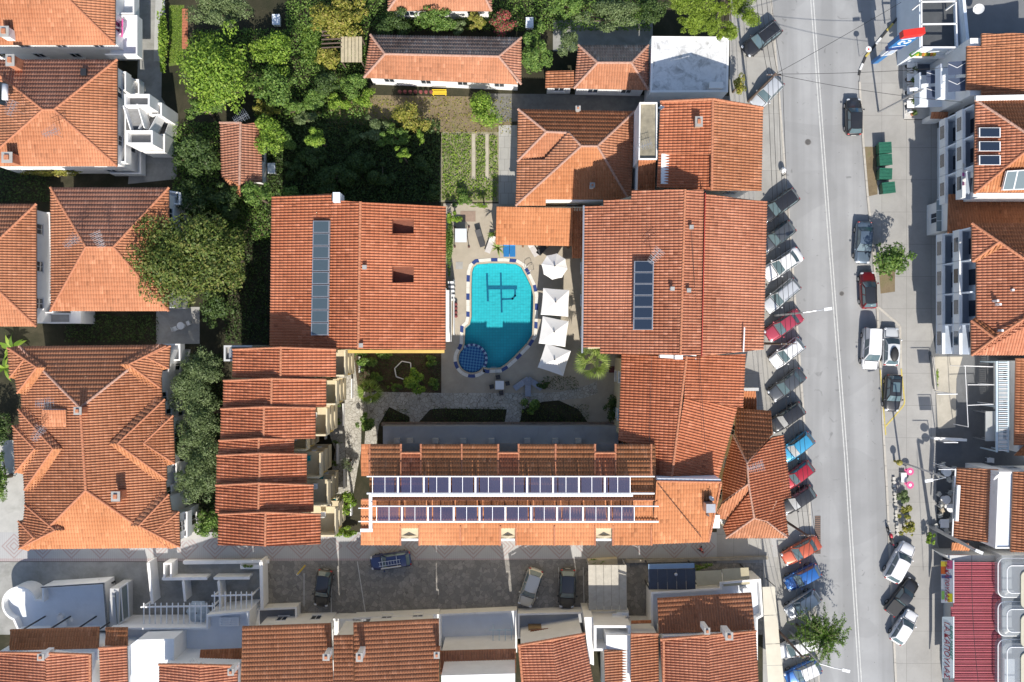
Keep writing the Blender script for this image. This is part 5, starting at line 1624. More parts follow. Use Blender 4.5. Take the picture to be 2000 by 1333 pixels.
b.terrace([(690, 1207), (857, 1200), (857, 1240), (690, 1240)], .9, .9, th=.2, floorm=mk('terrace_dark', (.2, .21, .23)))
b.wall([(691, 1219), (857, 1212), (858, 1380), (692, 1380)], 6.4, oh=.95)
b.chimney(702, 1284, 8.6, 1.3, .5, .7)
b.chimney(853, 1280, 8.3, 1.2, .4, .5, CAP)
b.box(655, 1209, 692, 1242, 0, 1.8, 'link_block', STUCCO)
b = Bld('house', 'house with blue shaded roof terrace and drying frame beside a tiled slope', 935, 1260, cat='house')
b.terrace([(858, 1200), (1010, 1193), (1010, 1275), (858, 1275)], .6, .9, th=.2, floorm=TERR)
b.plane([(1008, 1268, 5.6), (860, 1272, 5.6), (860, 1318, 6.3), (1008, 1314, 6.3)], T_OLD)
b.wall([(860, 1276), (1008, 1272), (1008, 1380), (860, 1380)], 5.5, oh=.1, win=False)
MB().prism(PP([(862, 1320), (1006, 1316), (1006, 1380), (862, 1380)], 9.4), 5, 9.4).build('upper_wall', STUCCO, b.root)
dr = thing('drying_frame', 'pale blue drying frame on the shaded roof terrace', 'drying rack', P(980, 1245, .65))
LB = mk('pale_blue_metal', (.45, .6, .7), .5, .05, 2)
a, c = P(955, 1231, 2.2), P(1003, 1231, 2.2)
MB().tube([a, c], .04, 8).build('rail', LB, dr)
for x in (963, 975, 987, 999):
    MB().tube([P(x, 1228, 2.2), P(x, 1260, 2.2)], .03, 8).build('rod', LB, dr)
for x in (963, 999):
    q = P(x, 1259, 2.2); MB().tube([q, (q.x, q.y, .65)], .03, 8).build('leg', LB, dr)
    q = P(x, 1230, 2.2); MB().tube([q, (q.x, q.y, .65)], .03, 8).build('leg', LB, dr)
b = Bld('house', 'house with slanting striped roof and yellow edged terrace by the car yard', 1085, 1270, cat='house')
b.terrace([(1011, 1199), (1228, 1193), (1228, 1240), (1011, 1248)], .8, .9, th=.2, floorm=mk('terrace_grey2', (.4, .41, .42), .7, .1, 1), wallm=STUCCO)
b.plane([(1012, 1262, 6.6), (1022, 1350, 6.6), (1090, 1350, 7.5), (1080, 1250, 7.5)], T_HOTEL2, gable=True)
b.plane([(1162, 1350, 6.6), (1141, 1239, 6.6), (1080, 1250, 7.5), (1090, 1350, 7.5)], T_HOTEL2, gable=True)
b.ridge((1012, 1261, 6.7), (1080, 1249, 7.6)); b.ridge((1080, 1249, 7.6), (1142, 1238, 6.7)); b.ridge((1014, 1262, 6.7), (1022, 1350, 6.7))
b.wall([(1014, 1262), (1141, 1240), (1160, 1380), (1020, 1380)], 6.5, oh=.15, win=False)
MB().prism(PP([(1141, 1206), (1158, 1206), (1160, 1300), (1150, 1296)], 4.6), 0, 4.6).build('walkway', STUCCO, b.root)
b.box(1032, 1228, 1090, 1247, .8, 2.3, 'shed', mk('shed_wood', (.3, .2, .1), .8, .2, 3))
b.plane([(1036, 1243, 2.4), (1071, 1240, 2.4), (1071, 1228, 2.7), (1036, 1231, 2.7)], T_BROWN)
b = Bld('house', 'narrow white house with sunken court and two striped clay strips', 1225, 1270, cat='house')
b.terrace([(1160, 1222), (1232, 1222), (1232, 1272), (1160, 1272)], 3.0, 2.6, th=.25, floorm=TERR)
b.plane([(1232, 1350, 5.7), (1232, 1270, 5.7), (1180, 1270, 6.3), (1182, 1350, 6.3)], T_OLD, gable=True)
b.plane([(1287, 1350, 6.5), (1285, 1240, 6.5), (1232, 1240, 7.2), (1232, 1350, 7.2)], T_HOUSE, gable=True)
b.ridge((1232, 1239, 7.3), (1285, 1239, 6.6))
b.plane([(1272, 1212, 4.4), (1233, 1213, 4.4), (1233, 1219, 4.6), (1272, 1218, 4.6)], T_BROWN)
b.wall([(1182, 1240), (1287, 1240), (1288, 1380), (1184, 1380)], 6.0, oh=.1, win=False)
b.box(1205, 1197, 1228, 1226, 0, 2.6, 'block', STUCCO_B)
sw = thing('water_heater', 'white solar water heater on the terrace near the striped strips', 'water heater', P(1205, 1205, 2.62))
MB().box(-.5, .5, -.35, .35, 0, .12).build('collector', WHITE, sw, world=False)
MB().tube([(-.6, 0, .35), (.6, 0, .35)], .22, 12).build('tank', WHITE, sw, world=False, smooth=True)
dish(1223, 1207, 3.2, 'white dish on the terrace beside the roof water heater', .42, 30)
b = Bld('house', 'corner house with north facing clay roof above a blue shaded roof deck', 1380, 1235, cat='house')
b.terrace([(1272, 1157), (1406, 1149), (1406, 1138), (1486, 1131), (1491, 1204), (1480, 1210), (1480, 1290), (1272, 1290)], 2.5, .8, th=.2, floorm=TERR)
b.plane([(1467, 1158, 5.6), (1284, 1169, 5.6), (1287, 1238, 6.2), (1474, 1231, 6.2)], T_HOUSE)
b.wall([(1286, 1172), (1466, 1161), (1472, 1236), (1288, 1242)], 5.5, oh=.9, win=False)
b.plane([(1482, 1350, 6.9), (1476, 1234, 6.9), (1385, 1242, 8.2), (1385, 1350, 8.2)], T_HOTEL2, gable=True)
b.plane([(1290, 1250, 6.9), (1294, 1350, 6.9), (1385, 1350, 8.2), (1385, 1242, 8.2)], T_HOTEL2, gable=True)
b.ridge((1290, 1249, 7.0), (1385, 1241, 8.3)); b.ridge((1385, 1241, 8.3), (1476, 1233, 7.0)); b.ridge((1296, 1252, 7.05), (1296, 1350, 7.05))
b.wall([(1292, 1240), (1476, 1236), (1480, 1380), (1292, 1380)], 6.9, oh=.2, win=False)
b.chimney(1381, 1233, 9.4, 1.4, .4, .5); b.chimney(1424, 1243, 9.4, 1.5, .6, .6)
b.box(1449, 1150, 1462, 1158, 2.5, 3.4, 'roof_unit', WHITE)
aw = thing('street_awning', 'beige fabric awning along the pavement of the corner house', 'awning', P(1512, 1240))
BEIGE = mk('awning_beige', (.62, .57, .46), .85, .08, 1.0)
ys = [1146, 1202, 1258, 1300, 1352]
for i in range(4):
    x0, x1 = 1489 + i * 3, 1513 + i * 5
    MB().add([P(x0, ys[i] + 1, 3.4), P(x1, ys[i], 2.9), P(x1 + 5, ys[i + 1] - 1, 2.9), P(x0 + 3, ys[i + 1], 3.4)] + [P(x0, ys[i] + 1, 3.36), P(x1, ys[i], 2.86), P(x1 + 5, ys[i + 1] - 1, 2.86), P(x0 + 3, ys[i + 1], 3.36)],
             [(0, 3, 2, 1), (4, 5, 6, 7), (0, 1, 5, 4), (1, 2, 6, 5), (2, 3, 7, 6), (3, 0, 4, 7)]).build('canopy', BEIGE, aw)
    MB().tube([P(x1 + 1, ys[i], 2.88), (P(x1, ys[i], 2.9).x, P(x1, ys[i], 2.9).y, 0)], .04, 6).build('post', DARKM, aw)
# sheds and shelters between alley and row
sh = thing('shelter', 'corrugated pale grey shelter roof beside the parked black car', 'shelter', P(1185, 1150))
CORR = mk('corrugated_grey', (.42, .39, .33), .8, .15, 2, (.3, .28, .24), .3, .6)
for i in range(5):
    x0, x1 = 1149 + i * 15, 1163.4 + i * 15
    MB().add([P(x0, 1104, 2.8), P(x1, 1104, 2.8), P(x1 + 1, 1192, 2.5), P(x0 + 1, 1192, 2.5), P(x0, 1104, 2.72), P(x1, 1104, 2.72), P(x1 + 1, 1192, 2.42), P(x0 + 1, 1192, 2.42)],
             [(0, 3, 2, 1), (4, 5, 6, 7), (0, 1, 5, 4), (1, 2, 6, 5), (2, 3, 7, 6), (3, 0, 4, 7)]).build('sheet', CORR, sh)
for x in (1150, 1222):
    for y in (1106, 1188):
        c = P(x, y, 2.5); MB().box(c.x - .05, c.x + .05, c.y - .05, c.y + .05, 0, 2.45).build('post', STEEL, sh)
sh = thing('shelter', 'dark blue panel shelter with a small round vent by the alley', 'shelter', P(1312, 1130))
for i in range(5):
    x0, x1 = 1266 + i * 18.4, 1284 + i * 18.4
    MB().add([P(x0, 1112, 2.9), P(x1, 1112, 2.9), P(x1 + 1, 1152, 3.2), P(x0 + 1, 1152, 3.2), P(x0, 1112, 2.8), P(x1, 1112, 2.8), P(x1 + 1, 1152, 3.1), P(x0 + 1, 1152, 3.1)],
             [(0, 3, 2, 1), (4, 5, 6, 7), (0, 1, 5, 4), (1, 2, 6, 5), (2, 3, 7, 6), (3, 0, 4, 7)]).build('panel', mk('panel_navy', (.035, .045, .07), .45, .15, 2), sh)
MB().bar(P(1266, 1107, 2.9), P(1356, 1105, 2.9), .5, .12).build('eave_strip', mk('eave_blue', (.16, .25, .38), .5, .1, 2), sh)
c = P(1320, 1122, 3.05); MB().lathe((c.x, c.y, 3.0), [(.16, 0), (.16, .15), (.1, .2)], 12).build('vent', STEEL, sh)
for x in (1268, 1354):
    for y in (1108, 1150):
        c = P(x, y, 2.8); MB().box(c.x - .05, c.x + .05, c.y - .05, c.y + .05, 0, 2.8).build('post', DARKM, sh)
sh = thing('shelter', 'beige fabric shelter between the navy shelter and the roof deck', 'shelter', P(1410, 1128))
for x0, x1 in ((1358, 1409), (1410, 1462)):
    MB().add([P(x0, 1116 - (x0 - 1358) * .08, 2.9), P(x1, 1114 - (x0 - 1358) * .1, 2.9), P(x1 + 3, 1142, 3.1), P(x0 + 3, 1146, 3.1), P(x0, 1116 - (x0 - 1358) * .08, 2.85), P(x1, 1114 - (x0 - 1358) * .1, 2.85), P(x1 + 3, 1142, 3.05), P(x0 + 3, 1146, 3.05)],
             [(0, 3, 2, 1), (4, 5, 6, 7), (0, 1, 5, 4), (1, 2, 6, 5), (2, 3, 7, 6), (3, 0, 4, 7)]).build('canopy', mk('fabric_sand', (.45, .4, .27), .85, .1, 1), sh)
for x in (1360, 1460):
    for y in (1117, 1141):
        c = P(x, y, 2.8); MB().box(c.x - .05, c.x + .05, c.y - .05, c.y + .05, 0, 2.8).build('post', DARKM, sh)
sg = thing('sand_wall', 'low sand coloured planter wall by the grey shelter', 'wall', P(1180, 1102))
MB().bar(P(1148, 1099, .5), P(1205, 1095, .5), .6, .9).build('wall_block', mk('sand_block', (.45, .4, .3), .9, .15, 2), sg)
wall_run('low stone wall along the alley above the shelters', [(1225, 1097), (1500, 1090)], .35, .25, mat=mk('low_stone', (.3, .27, .22), .9, .25, 2))

# ------------------------------------------------------------------ shops and flats east of the street
def flats(label, y0, y1, Xb, Xw, e, depth, bays, name='apartment_block', roofb=None):
    """three storey block with balconies to the street; y in photograph pixels at eave height"""
    b = Bld(name, label, 1850, (y0 + y1) / 2, cat='flats')
    ya, yb = P(0, y1, e).y, P(0, y0, e).y
    MB().box(Xw, Xw + depth, ya, yb, -.02, e - .1).build('wall', STUCCO, b.root)
    L = (yb - ya) / bays
    for zf in (3.3, 6.5):
        for i in range(bays):
            q0, q1 = ya + i * L, ya + (i + 1) * L
            o = MB().box(Xb, Xw, q0 + .02, q1 - .02, zf - .22, zf).build('balcony', STUCCO_B, b.root)
            MB().box(Xb, Xb + .3, q0 + .02, q1 - .02, zf, zf + 1.0).build('parapet', STUCCO, o)
            MB().box(Xb - .03, Xb - .002, q0 + L * .3, q1 - L * .25, zf + .02, zf + .8).build('glass_panel', glass_mat('balcony_glass', (.05, .07, .1)), o)
            MB().box(Xb + .16, Xw, q1 - .16, q1 - .03, zf, zf + 2.6).build('partition', STUCCO_B, o)
            MB().box(Xw - .05, Xw - .02, q0 + .7, q1 - .8, zf + .02, zf + 2.2).build('glass_door', PANE, o)
            MB().box(Xb + .17, Xw - .06, q0 + .04, q1 - .18, zf + .003, zf + .02).build('floor_tiles', mk('balcony_floor', (.33, .38, .46), .7, .08, 1), o)
    n = bays + 1
    for i in range(n):
        q = ya + (yb - ya) * (i + .5) / n
        add_window(b.root, (Xw - .005, q, .6), math.pi, 1.5, 2.0)
    return b
# block with three small collectors
b = flats('white apartment block with shaded balconies and three small roof collectors', 200, 379, 43.5, 44.85, 9.7, 12, 3)
E = 9.6; APX = (2027, 276, 11.4)
b.plane([(1905, 196, E), (1902, 379, E), APX], T_HOTEL2)
b.plane([(1902, 379, E), (2152, 379, E), APX], T_ORANGE)
b.plane([(2152, 196, E), (1905, 196, E), APX], T_BROWN)
b.plane([(2152, 379, E), (2152, 196, E), APX], T_HOTEL2)
b.ridge((1905, 196, E), APX, mat=CAP_OLD); b.ridge((1902, 379, E), APX)
MB().bar(P(1900, 381, E), P(2030, 381, E), .3, .25).build('white_fascia', STUCCO, b.root)
MB().bar(P(1905, 193, E + .1), P(2030, 190, E + .1), .45, .3).build('white_fascia', STUCCO, b.root)
for i in range(3):
    y = 250 + i * 27
    solar_row('solar_collector', ['narrow dark collector on the flats roof, next to the white ridge pipe', 'narrow dark collector on the flats roof, middle one of three', 'narrow dark collector on the flats roof, closest to the wide glazed panels'][i],
              [(1912, y, 10.05), (1954, y, 10.6), (1954, y + 19, 10.6), (1912, y + 19, 10.05)], 0, 1, group='collectors on the flats', frame=WHITE)
solar_row('solar_collectors', 'wide glazed collectors on the orange south slope of the flats', [(1966, 334, 10.8), (2030, 330, 10.8), (2022, 370, 10.2), (1957, 372, 10.2)], 0, 3, along='h', frame=WHITE, glass=glass_mat('collector_grey', (.16, .2, .21), .15))
ln = thing('laundry', 'laundry of pale and pink cloths drying on the top balcony', 'laundry', P(1888, 345, 7.4))
for k, cc_ in enumerate([(.7, .68, .62), (.72, .7, .66), (.5, .1, .35), (.65, .63, .6), (.15, .05, .12)]):
    c = P(1884, 323 + k * 9, 7.6)
    MB().obox((c.x, c.y, 7.5), (.5, .34, .05), ry=.5).build('cloth', mk('laundry_%d' % k, cc_, .9, .1, 4), ln)
# low link with glass canopy
b = Bld('shop_link', 'low brown tiled shop with wire glass canopy between the two blocks', 1890, 415, cat='shop')
b.plane([(2060, 380, 5.0), (1853, 380, 5.0), (1851, 456, 6.0), (2060, 452, 6.0)], T_BROWN)
b.wall([(1854, 382), (2060, 382), (2060, 450), (1854, 452)], 5.0, oh=.2)
for i in range(3):
    a, c = P(1829, 391 + i * 20.5, 3.0), P(1853, 410.5 + i * 20.5, 3.3)
    MB().add([(a.x, a.y, 3.0), (c.x, a.y, 3.3), (c.x, c.y, 3.3), (a.x, c.y, 3.0), (a.x, a.y, 2.96), (c.x, a.y, 3.26), (c.x, c.y, 3.26), (a.x, c.y, 2.96)], [(0, 3, 2, 1), (4, 5, 6, 7), (0, 1, 5, 4), (1, 2, 6, 5), (2, 3, 7, 6), (3, 0, 4, 7)]).build('glass_sheet', glass_mat('wire_glass', (.2, .24, .24), .3), b.root)
    MB().bar((a.x, a.y, 3.04), (c.x, a.y, 3.34), .05, .05).build('glazing_bar', WHITE, b.root)
# lower block
b = flats('white apartment block with stepped balconies beside the concrete yard', 442, 694, 43.2, 44.7, 9.7, 14, 4)
W0, W1, AP = (1907, 440, E), (1907, 694, E), (2035, 566, 11.6)
b.plane([W0, W1, (2035, 620, 11.4), (2035, 520, 11.4)], T_HOTEL2)
b.plane([(1900, 694, E), (2160, 694, E), (2035, 600, 11.5)], T_HOTEL2); b.plane([(2160, 437, E), (1900, 437, E), (2035, 530, 11.5)], T_BROWN)
b.plane([(1898, 512, E), (1898, 438, E), (1951, 473, 10.55)], T_HOTEL2); b.plane([(1897, 694, E), (1896, 626, E), (1942, 661, 10.45)], T_HOTEL2)
b.plane([(1905, 513, E + .05), (1898, 510, E), (1951, 473, 10.57), (1962, 480, 10.6)], T_ORANGE)
b.plane([(1896, 628, E), (1906, 620, E), (1950, 655, 10.5), (1942, 661, 10.47)], T_BROWN)
b.ridge((1898, 437, E), (1951, 473, 10.6), (2035, 530, 11.5)); b.ridge((1897, 694, E), (1942, 661, 10.5), (2035, 600, 11.5)); b.ridge((1951, 473, 10.6), (1899, 511, E)); b.ridge((1942, 661, 10.5), (1897, 627, E))
for (x, y) in ((1977, 567), (1947, 588), (1952, 595), (1956, 646)):
    c = P(x, y, 10.7); MB().box(c.x - .1, c.x + .1, c.y - .1, c.y + .1, 10, 10.9).build('vent_pipe', WHITE, b.root)
# first block at the top: frame roof, parapet, tiled roof behind
b = Bld('frame_house', 'grey shop house with open white roof frame over a dark terrace', 1838, 50, cat='shop')
b.terrace([(1795, -40), (1867, -40), (1872, 96), (1796, 97)], 4.6, .35, th=.2, floorm=mk('terrace_black', (.07, .075, .08), .7, .2, 1), wallm=STUCCO_B)
fm = MB()
for (p, q) in (((1799, -20), (1800, 94)), ((1866, -20), (1869, 94)), ((1799, 48), (1868, 47)), ((1799, 93), (1869, 93)), ((1799, 4), (1868, 3))):
    fm.bar(P(*p, 6.6), P(*q, 6.6), .13, .13)
fm.build('roof_frame', WHITE, b.root)
for x, y in ((1800, 93), (1868, 93), (1800, 4), (1868, 4)):
    c = P(x, y, 6.6); MB().box(c.x - .07, c.x + .07, c.y - .07, c.y + .07, 4.6, 6.55).build('frame_post', WHITE, b.root)
MB().prism(PP([(1774, 112), (1796, 97), (1875, 97), (1880, 115)], 3.4), 3.2, 3.4).build('ledge', STUCCO, b.root)
MB().bar(P(1780, 108, 4.0), P(1800, 97, 4.0), .4, .6).build('flower_box', mk('box_green', (.08, .25, .03), .7, .4, 6), b.root)
for k in range(7):
    c = P(1793 + k * 5.5, 105, 4.0); MB().ball((c.x, c.y, 3.8), (.22, .22, .2), 7, 5).build('flowers', [mk('flower_yellow', (.5, .4, .03), .8, .4, 9), mk('flower_green', (.06, .14, .02), .8, .4, 9), mk('flower_orange', (.4, .15, .03), .8, .4, 9)][k % 3], b.root)
b = Bld('dark_roof_shop', 'flat roofed shop with dark roof and white angled parapet', 1940, 30, cat='shop')
b.terrace([(1876, -40), (2060, -40), (2060, 84), (1888, 84)], 5.2, .5, th=.3, floorm=mk('roof_dark_felt', (.16, .165, .17), .9, .12, .6), wallm=STUCCO_B)
dish(1912, 17, 6.6, 'large grey satellite dish on the dark flat shop roof', .5, -40)
# flats behind cafe terrace
b = Bld('cafe_house', 'cafe house with plain orange roof above zigzag lined awnings', 1880, 140, cat='house')
b.plane([(1887, 176, 8.2), (1888, 91, 8.2), (2060, 91, 9.8), (2060, 176, 9.8)], T_HOUSE)
b.plane([(1917, 191, 8.55), (1917, 177, 8.55), (2060, 177, 9.8), (2060, 191, 9.8)], T_HOUSE); b.plane([(1917, 90, 8.55), (1917, 66, 8.55), (2060, 66, 9.8), (2060, 90, 9.8)], T_HOUSE)
b.wall([(1892, 70), (2060, 70), (2060, 190), (1892, 190)], 8.2, oh=.2, win=True)
for zf, out in ((5.4, 1.6), (2.8, 2.4)):
    w0 = P(1890, 178, 8.2); w1 = P(1890, 112, 8.2)
    o = MB().box(w0.x - out, w0.x + .3, w0.y, w1.y, zf - .2, zf).build('balcony', STUCCO_B, b.root)
    MB().box(w0.x - out, w0.x - out + .16, w0.y, w1.y, zf, zf + .9).build('parapet', STUCCO_B, o)
    for f0 in (0, .5):
        a = Vector((w0.x - out + .2, w0.y + (w1.y - w0.y) * (f0 + .05), zf + 1.9)); c = Vector((w0.x + .1, w0.y + (w1.y - w0.y) * (f0 + .45), zf + 2.3))
        MB().add([(a.x, a.y, a.z), (c.x, a.y, c.z), (c.x, c.y, c.z), (a.x, c.y, a.z)], [(0, 1, 2, 3)]).build('awning', mk('awning_navy', (.06, .08, .13), .8, .08, 1), o)
        m = (a + c) / 2
        MB().bar((a.x, c.y - .2, a.z + .06), (m.x, m.y, m.z + .06), .05, .03).bar((m.x, m.y, m.z + .06), (c.x, c.y - .2, c.z + .06), .05, .03).build('awning_trim', WHITE, o)
cf = Bld('cafe_terrace', 'pale cafe terrace with potted plants beside the shop totem', 1800, 170, cat='terrace')
MB().prism(PP([(1764, 112), (1835, 112), (1835, 232), (1766, 232)], .3), 0, .3).build('platform', mk('cafe_slab', (.5, .49, .47), .8, .12, 1.0), cf.root)
MB().prism(PP([(1792, 124), (1832, 124), (1832, 192), (1792, 192)], .4), .3, .4).build('dark_floor', mk('cafe_floor', (.11, .13, .17), .6, .2, 1.5), cf.root)
MB().prism(PP([(1786, 118), (1792, 118), (1792, 198), (1786, 198)], 1.1), .3, 1.1).build('low_wall', STUCCO, cf.root)
cf.box(1786, 196, 1834, 199, .3, 1.1, 'low_wall', STUCCO)
for k in range(6):
    tt = thing('plant_pot', 'pot plant on the cafe terrace, ' + ['beside the flower box ledge', 'second from the flower box ledge', 'third from the flower box ledge', 'third from the small tiled porch', 'second from the small tiled porch', 'closest to the small tiled porch'][k], 'plant', P(1777 + (k % 2) * 4, 119 + k * 21, .3), group='pots along the cafe terrace')
    MB().lathe((0, 0, 0), [(.16, 0), (.24, .4), (.2, .4)], 12).build('pot', CAP, tt, world=False)
    rng = np.random.default_rng(k)
    n_ = 70; d_ = rng.normal(size=(n_, 3)); d_ /= np.linalg.norm(d_, axis=1)[:, None]
    c_ = np.array([0, 0, .7]) + d_ * .34 * rng.uniform(.5, 1, (n_, 1)); s_ = np.cross(d_, rng.normal(size=(n_, 3))); s_ /= np.linalg.norm(s_, axis=1)[:, None]; t_2 = np.cross(d_, s_)
    v_ = np.stack([c_ - s_ * .07, c_ + t_2 * .12, c_ + s_ * .07, c_ - t_2 * .12], 1).reshape(-1, 3)
    np_mesh('leaves', v_, np.arange(n_ * 4).reshape(-1, 4), leaf_mat('leaf_pot', [(.05, .09, .02), (.1, .16, .03), (.16, .2, .05)]), tt, world=False)
# canopies as white cloth tables along the edge
for k in range(4):
    tt = thing('cafe_table', 'white cafe table, ' + ['closest to the flower box ledge', 'second from the flower box ledge', 'second from the small tiled porch', 'closest to the small tiled porch'][k], 'table', P(1772, 130 + k * 26, .3), group='white tables on the cafe terrace')
    MB().box(-.38, .38, -.38, .38, .72, .76).build('top', WHITE, tt, world=False)
    MB().lathe((0, 0, 0), [(.25, 0), (.05, .04), (.05, .72)], 10).build('stem', DARKM, tt, world=False)
    for s_ in (-1, 1):
        MB().box(-.2, .2, s_ * .62 - .2, s_ * .62 + .2, .42, .46).box(-.2, .2, s_ * .8 - .03, s_ * .8 + .03, .46, .85).box(-.19, -.15, s_ * .62 - .18, s_ * .62 - .14, 0, .42).box(.15, .19, s_ * .62 - .18, s_ * .62 - .14, 0, .42).box(-.19, -.15, s_ * .62 + .14, s_ * .62 + .18, 0, .42).box(.15, .19, s_ * .62 + .14, s_ * .62 + .18, 0, .42).build('chair', WHITE, tt, world=False)
rf = Bld('tiled_stub', 'small red tiled porch roof at the end of the cafe terrace', 1835, 222, cat='porch')
rf.plane([(1818, 232, 2.6), (1850, 232, 2.6), (1852, 219, 3.0), (1820, 219, 3.0)], T_HOUSE)
rf.wall([(1822, 220), (1852, 220), (1852, 232), (1822, 232)], 2.6, oh=.1, win=False)

# yard with pergola, barbecue roofs
yd = Bld('yard_pergola', 'pale blue slatted pergola with white roof beside the fenced court', 1955, 790, cat='pergola')
PB = mk('pergola_pale_blue', (.5, .6, .66), .6, .06, 2)
yd.box(1946, 706, 1949, 884, 3.0, 3.2, 'beam', PB); yd.box(1968, 706, 1971, 884, 3.0, 3.2, 'beam', PB)
for i in range(44):
    y = 708 + i * 4
    MB().bar(P(1950, y, 3.25), P(1968, y, 3.25), .09, .06).build('slat', [PB, WHITE][i % 2], yd.root)
for y in (708, 795, 882):
    for x in (1947.5, 1969.5):
        c = P(x, y, 3); MB().box(c.x - .07, c.x + .07, c.y - .07, c.y + .07, 0, 3.0).build('post', PB, yd.root)
rfm = Bld('court_shelter', 'grey flat shelter over the edge of the dark court', 1935, 830, cat='shelter')
rfm.box(1942, 708, 1947, 800, 2.5, 2.65, 'roof_strip', mk('shelter_grey', (.36, .37, .36), .8, .1, 1))
rfm.box(1925, 804, 1946, 862, 2.5, 2.65, 'roof_sheet', mk('shelter_grey', (.36, .37, .36)))
for x, y in ((1927, 806), (1927, 860), (1944, 806), (1944, 860)):
    c = P(x, y, 2.5); MB().box(c.x - .05, c.x + .05, c.y - .05, c.y + .05, 0, 2.5).build('post', STEEL, rfm.root)
fr_ = thing('pipe_canopy', 'thin white pipe frame over the dark fenced court', 'frame', P(1900, 780))
for p, q in (((1885, 715), (1891, 835)), ((1890, 792), (1940, 790)), ((1890, 752), (1942, 752)), ((1882, 715), (1940, 717))):
    MB().tube([P(*p, 2.9), P(*q, 2.9)], .035, 6).build('pipe', WHITE, fr_)
for p in ((1885, 716), (1891, 834), (1940, 790), (1941, 752)):
    c = P(*p, 2.9); MB().tube([(c.x, c.y, 0), c], .04, 6).build('post', WHITE, fr_)
wall_run('white low wall with gate closing the dark court', [(1826, 857), (1888, 860)], .9, .2)
wall_run('white front wall of the concrete yard by the flats', [(1822, 698), (1828, 762)], .5, .2, mat=KERB)
ST('yard', [(1826, 697), (1880, 697), (1868, 740), (1866, 835), (1832, 838), (1828, 765)], .03, mk('yard_tan', (.40, .37, .31), .9, .15, .7, (.25, .24, .2), .25, .5))
ST('yard', [(1880, 697), (1975, 697), (1975, 840), (1868, 835), (1868, 740)], .026, YARDD)
b = Bld('house', 'orange roofed house at the court pergola cut by the frame', 2040, 800, cat='house')
b.plane([(1981, 870, 3.8), (1984, 700, 3.8), (2060, 700, 5.4), (2060, 870, 5.4)], T_HOUSE)
b.plane([(1981, 890, 3.8), (2060, 890, 3.8), (2060, 850, 4.8), (2020, 850, 4.6)], T_ORANGE)
b.wall([(1985, 700), (2080, 700), (2080, 890), (1985, 890)], 3.8, oh=.3)
b = Bld('house', 'clay roofed tavern with a white roof rail and shaded side by the chairs', 1905, 990, cat='house')
b.plane([(1862, 1052, 3.3), (1869, 914, 3.3), (1950, 917, 5.0), (1944, 1062, 5.0)], T_OLD, gable=True)
b.plane([(1858, 1075, 2.5), (1894, 1076, 2.5), (1892, 1062, 2.9), (1860, 1060, 2.9)], T_ORANGE)
b.wall([(1870, 916), (1948, 918), (1943, 1058), (1864, 1050)], 3.2, oh=1.2)
MB().bar(P(1866, 916, 3.5), P(1860, 1048, 3.5), .12, .1).build('gutter', WHITE, b.root)
MB().bar(P(1872, 948, 4.2), P(1868, 1018, 4.2), .3, .25).build('skylight_frame', WHITE, b.root)
MB().bar(P(1868, 952, 3.8), P(1865, 1014, 3.8), .35, .12).build('skylight', glass_mat('skylight_glass', (.2, .25, .28)), b.root)
b = Bld('white_slab_house', 'white flat slab roof between two clay roofs with a dish', 1962, 1000, cat='house')
b.terrace([(1950, 922), (1984, 922), (1980, 1072), (1944, 1072)], 5.9, .15, th=.15, floorm=STUCCO_B)
dish(1945, 930, 6.2, 'white satellite dish at the corner of the white slab roof', .45, 40)
b = Bld('house', 'striped clay roof house behind the white slab roof', 2020, 1000, cat='house')
b.plane([(1974, 1078, 6.2), (1979, 922, 6.2), (2060, 922, 7.6), (2060, 1078, 7.6)], T_HOUSE)
b.plane([(1974, 1078, 6.2), (2080, 1078, 6.2), (2060, 1030, 7.0)], T_ORANGE)
b.wall([(1978, 924), (2080, 924), (2080, 1076), (1978, 1076)], 6.1, oh=.2)

# supermarket with red ribbed metal roof
b = Bld('supermarket', 'supermarket under a red ribbed metal roof with clear domed rooflights', 1910, 1220, cat='shop')
REDM = mk('red_metal_sheet', (.52, .12, .14), .45, .1, .6, (.36, .07, .08), .25, .5)
def metal(x0, x1, y0, y1, ztop, zbot, k):
    for i in range(k):
        f0, f1 = i / k, (i + 1) / k
        ya_, yb_ = y0 + (y1 - y0) * f0, y0 + (y1 - y0) * f1
        a, bq, c, d_ = P(x0, ya_, zbot), P(x1, ya_, ztop), P(x1, yb_ - .35, ztop), P(x0, yb_ - .35, zbot)
        low = Vector((0, 0, -.05))
        o = MB().add([a, bq, c, d_, a + low, bq + low, c + low, d_ + low], [(0, 3, 2, 1), (4, 5, 6, 7), (0, 1, 5, 4), (1, 2, 6, 5), (2, 3, 7, 6), (3, 0, 4, 7)]).build('roof_sheet', REDM, b.root)
        MB().bar((a + d_) / 2 + Vector((0, 0, .03)) , (bq + c) / 2 + Vector((0, 0, .03)), .07, .07).build('rib', REDM, o)
        MB().bar(d_ + Vector((0, 0, .04)), c + Vector((0, 0, .04)), .06, .09).build('seam', mk('red_seam', (.2, .03, .035), .6), o)
metal(1862, 1956, 1099, 1185, 3.8, 3.2, 12)
metal(1857, 1956, 1186, 1240, 3.8, 3.15, 8)
metal(1864, 1960, 1241, 1345, 3.8, 3.2, 15)
MB().prism(inset(PP([(1862, 1099), (1960, 1099), (1962, 1380), (1862, 1380)], 3.2), .6), -.02, 3.05).build('wall', STUCCO_G, b.root)
MB().prism(PP([(1846, 1085), (1975, 1085), (1975, 1097), (1862, 1098)], 2.9), -.02, 2.9).build('north_wall', STUCCO_G, b.root)
MB().prism(PP([(1956, 1085), (2080, 1085), (2080, 1400), (1958, 1400)], 4.0), -.02, 4.0).build('rear_block', STUCCO_G, b.root)
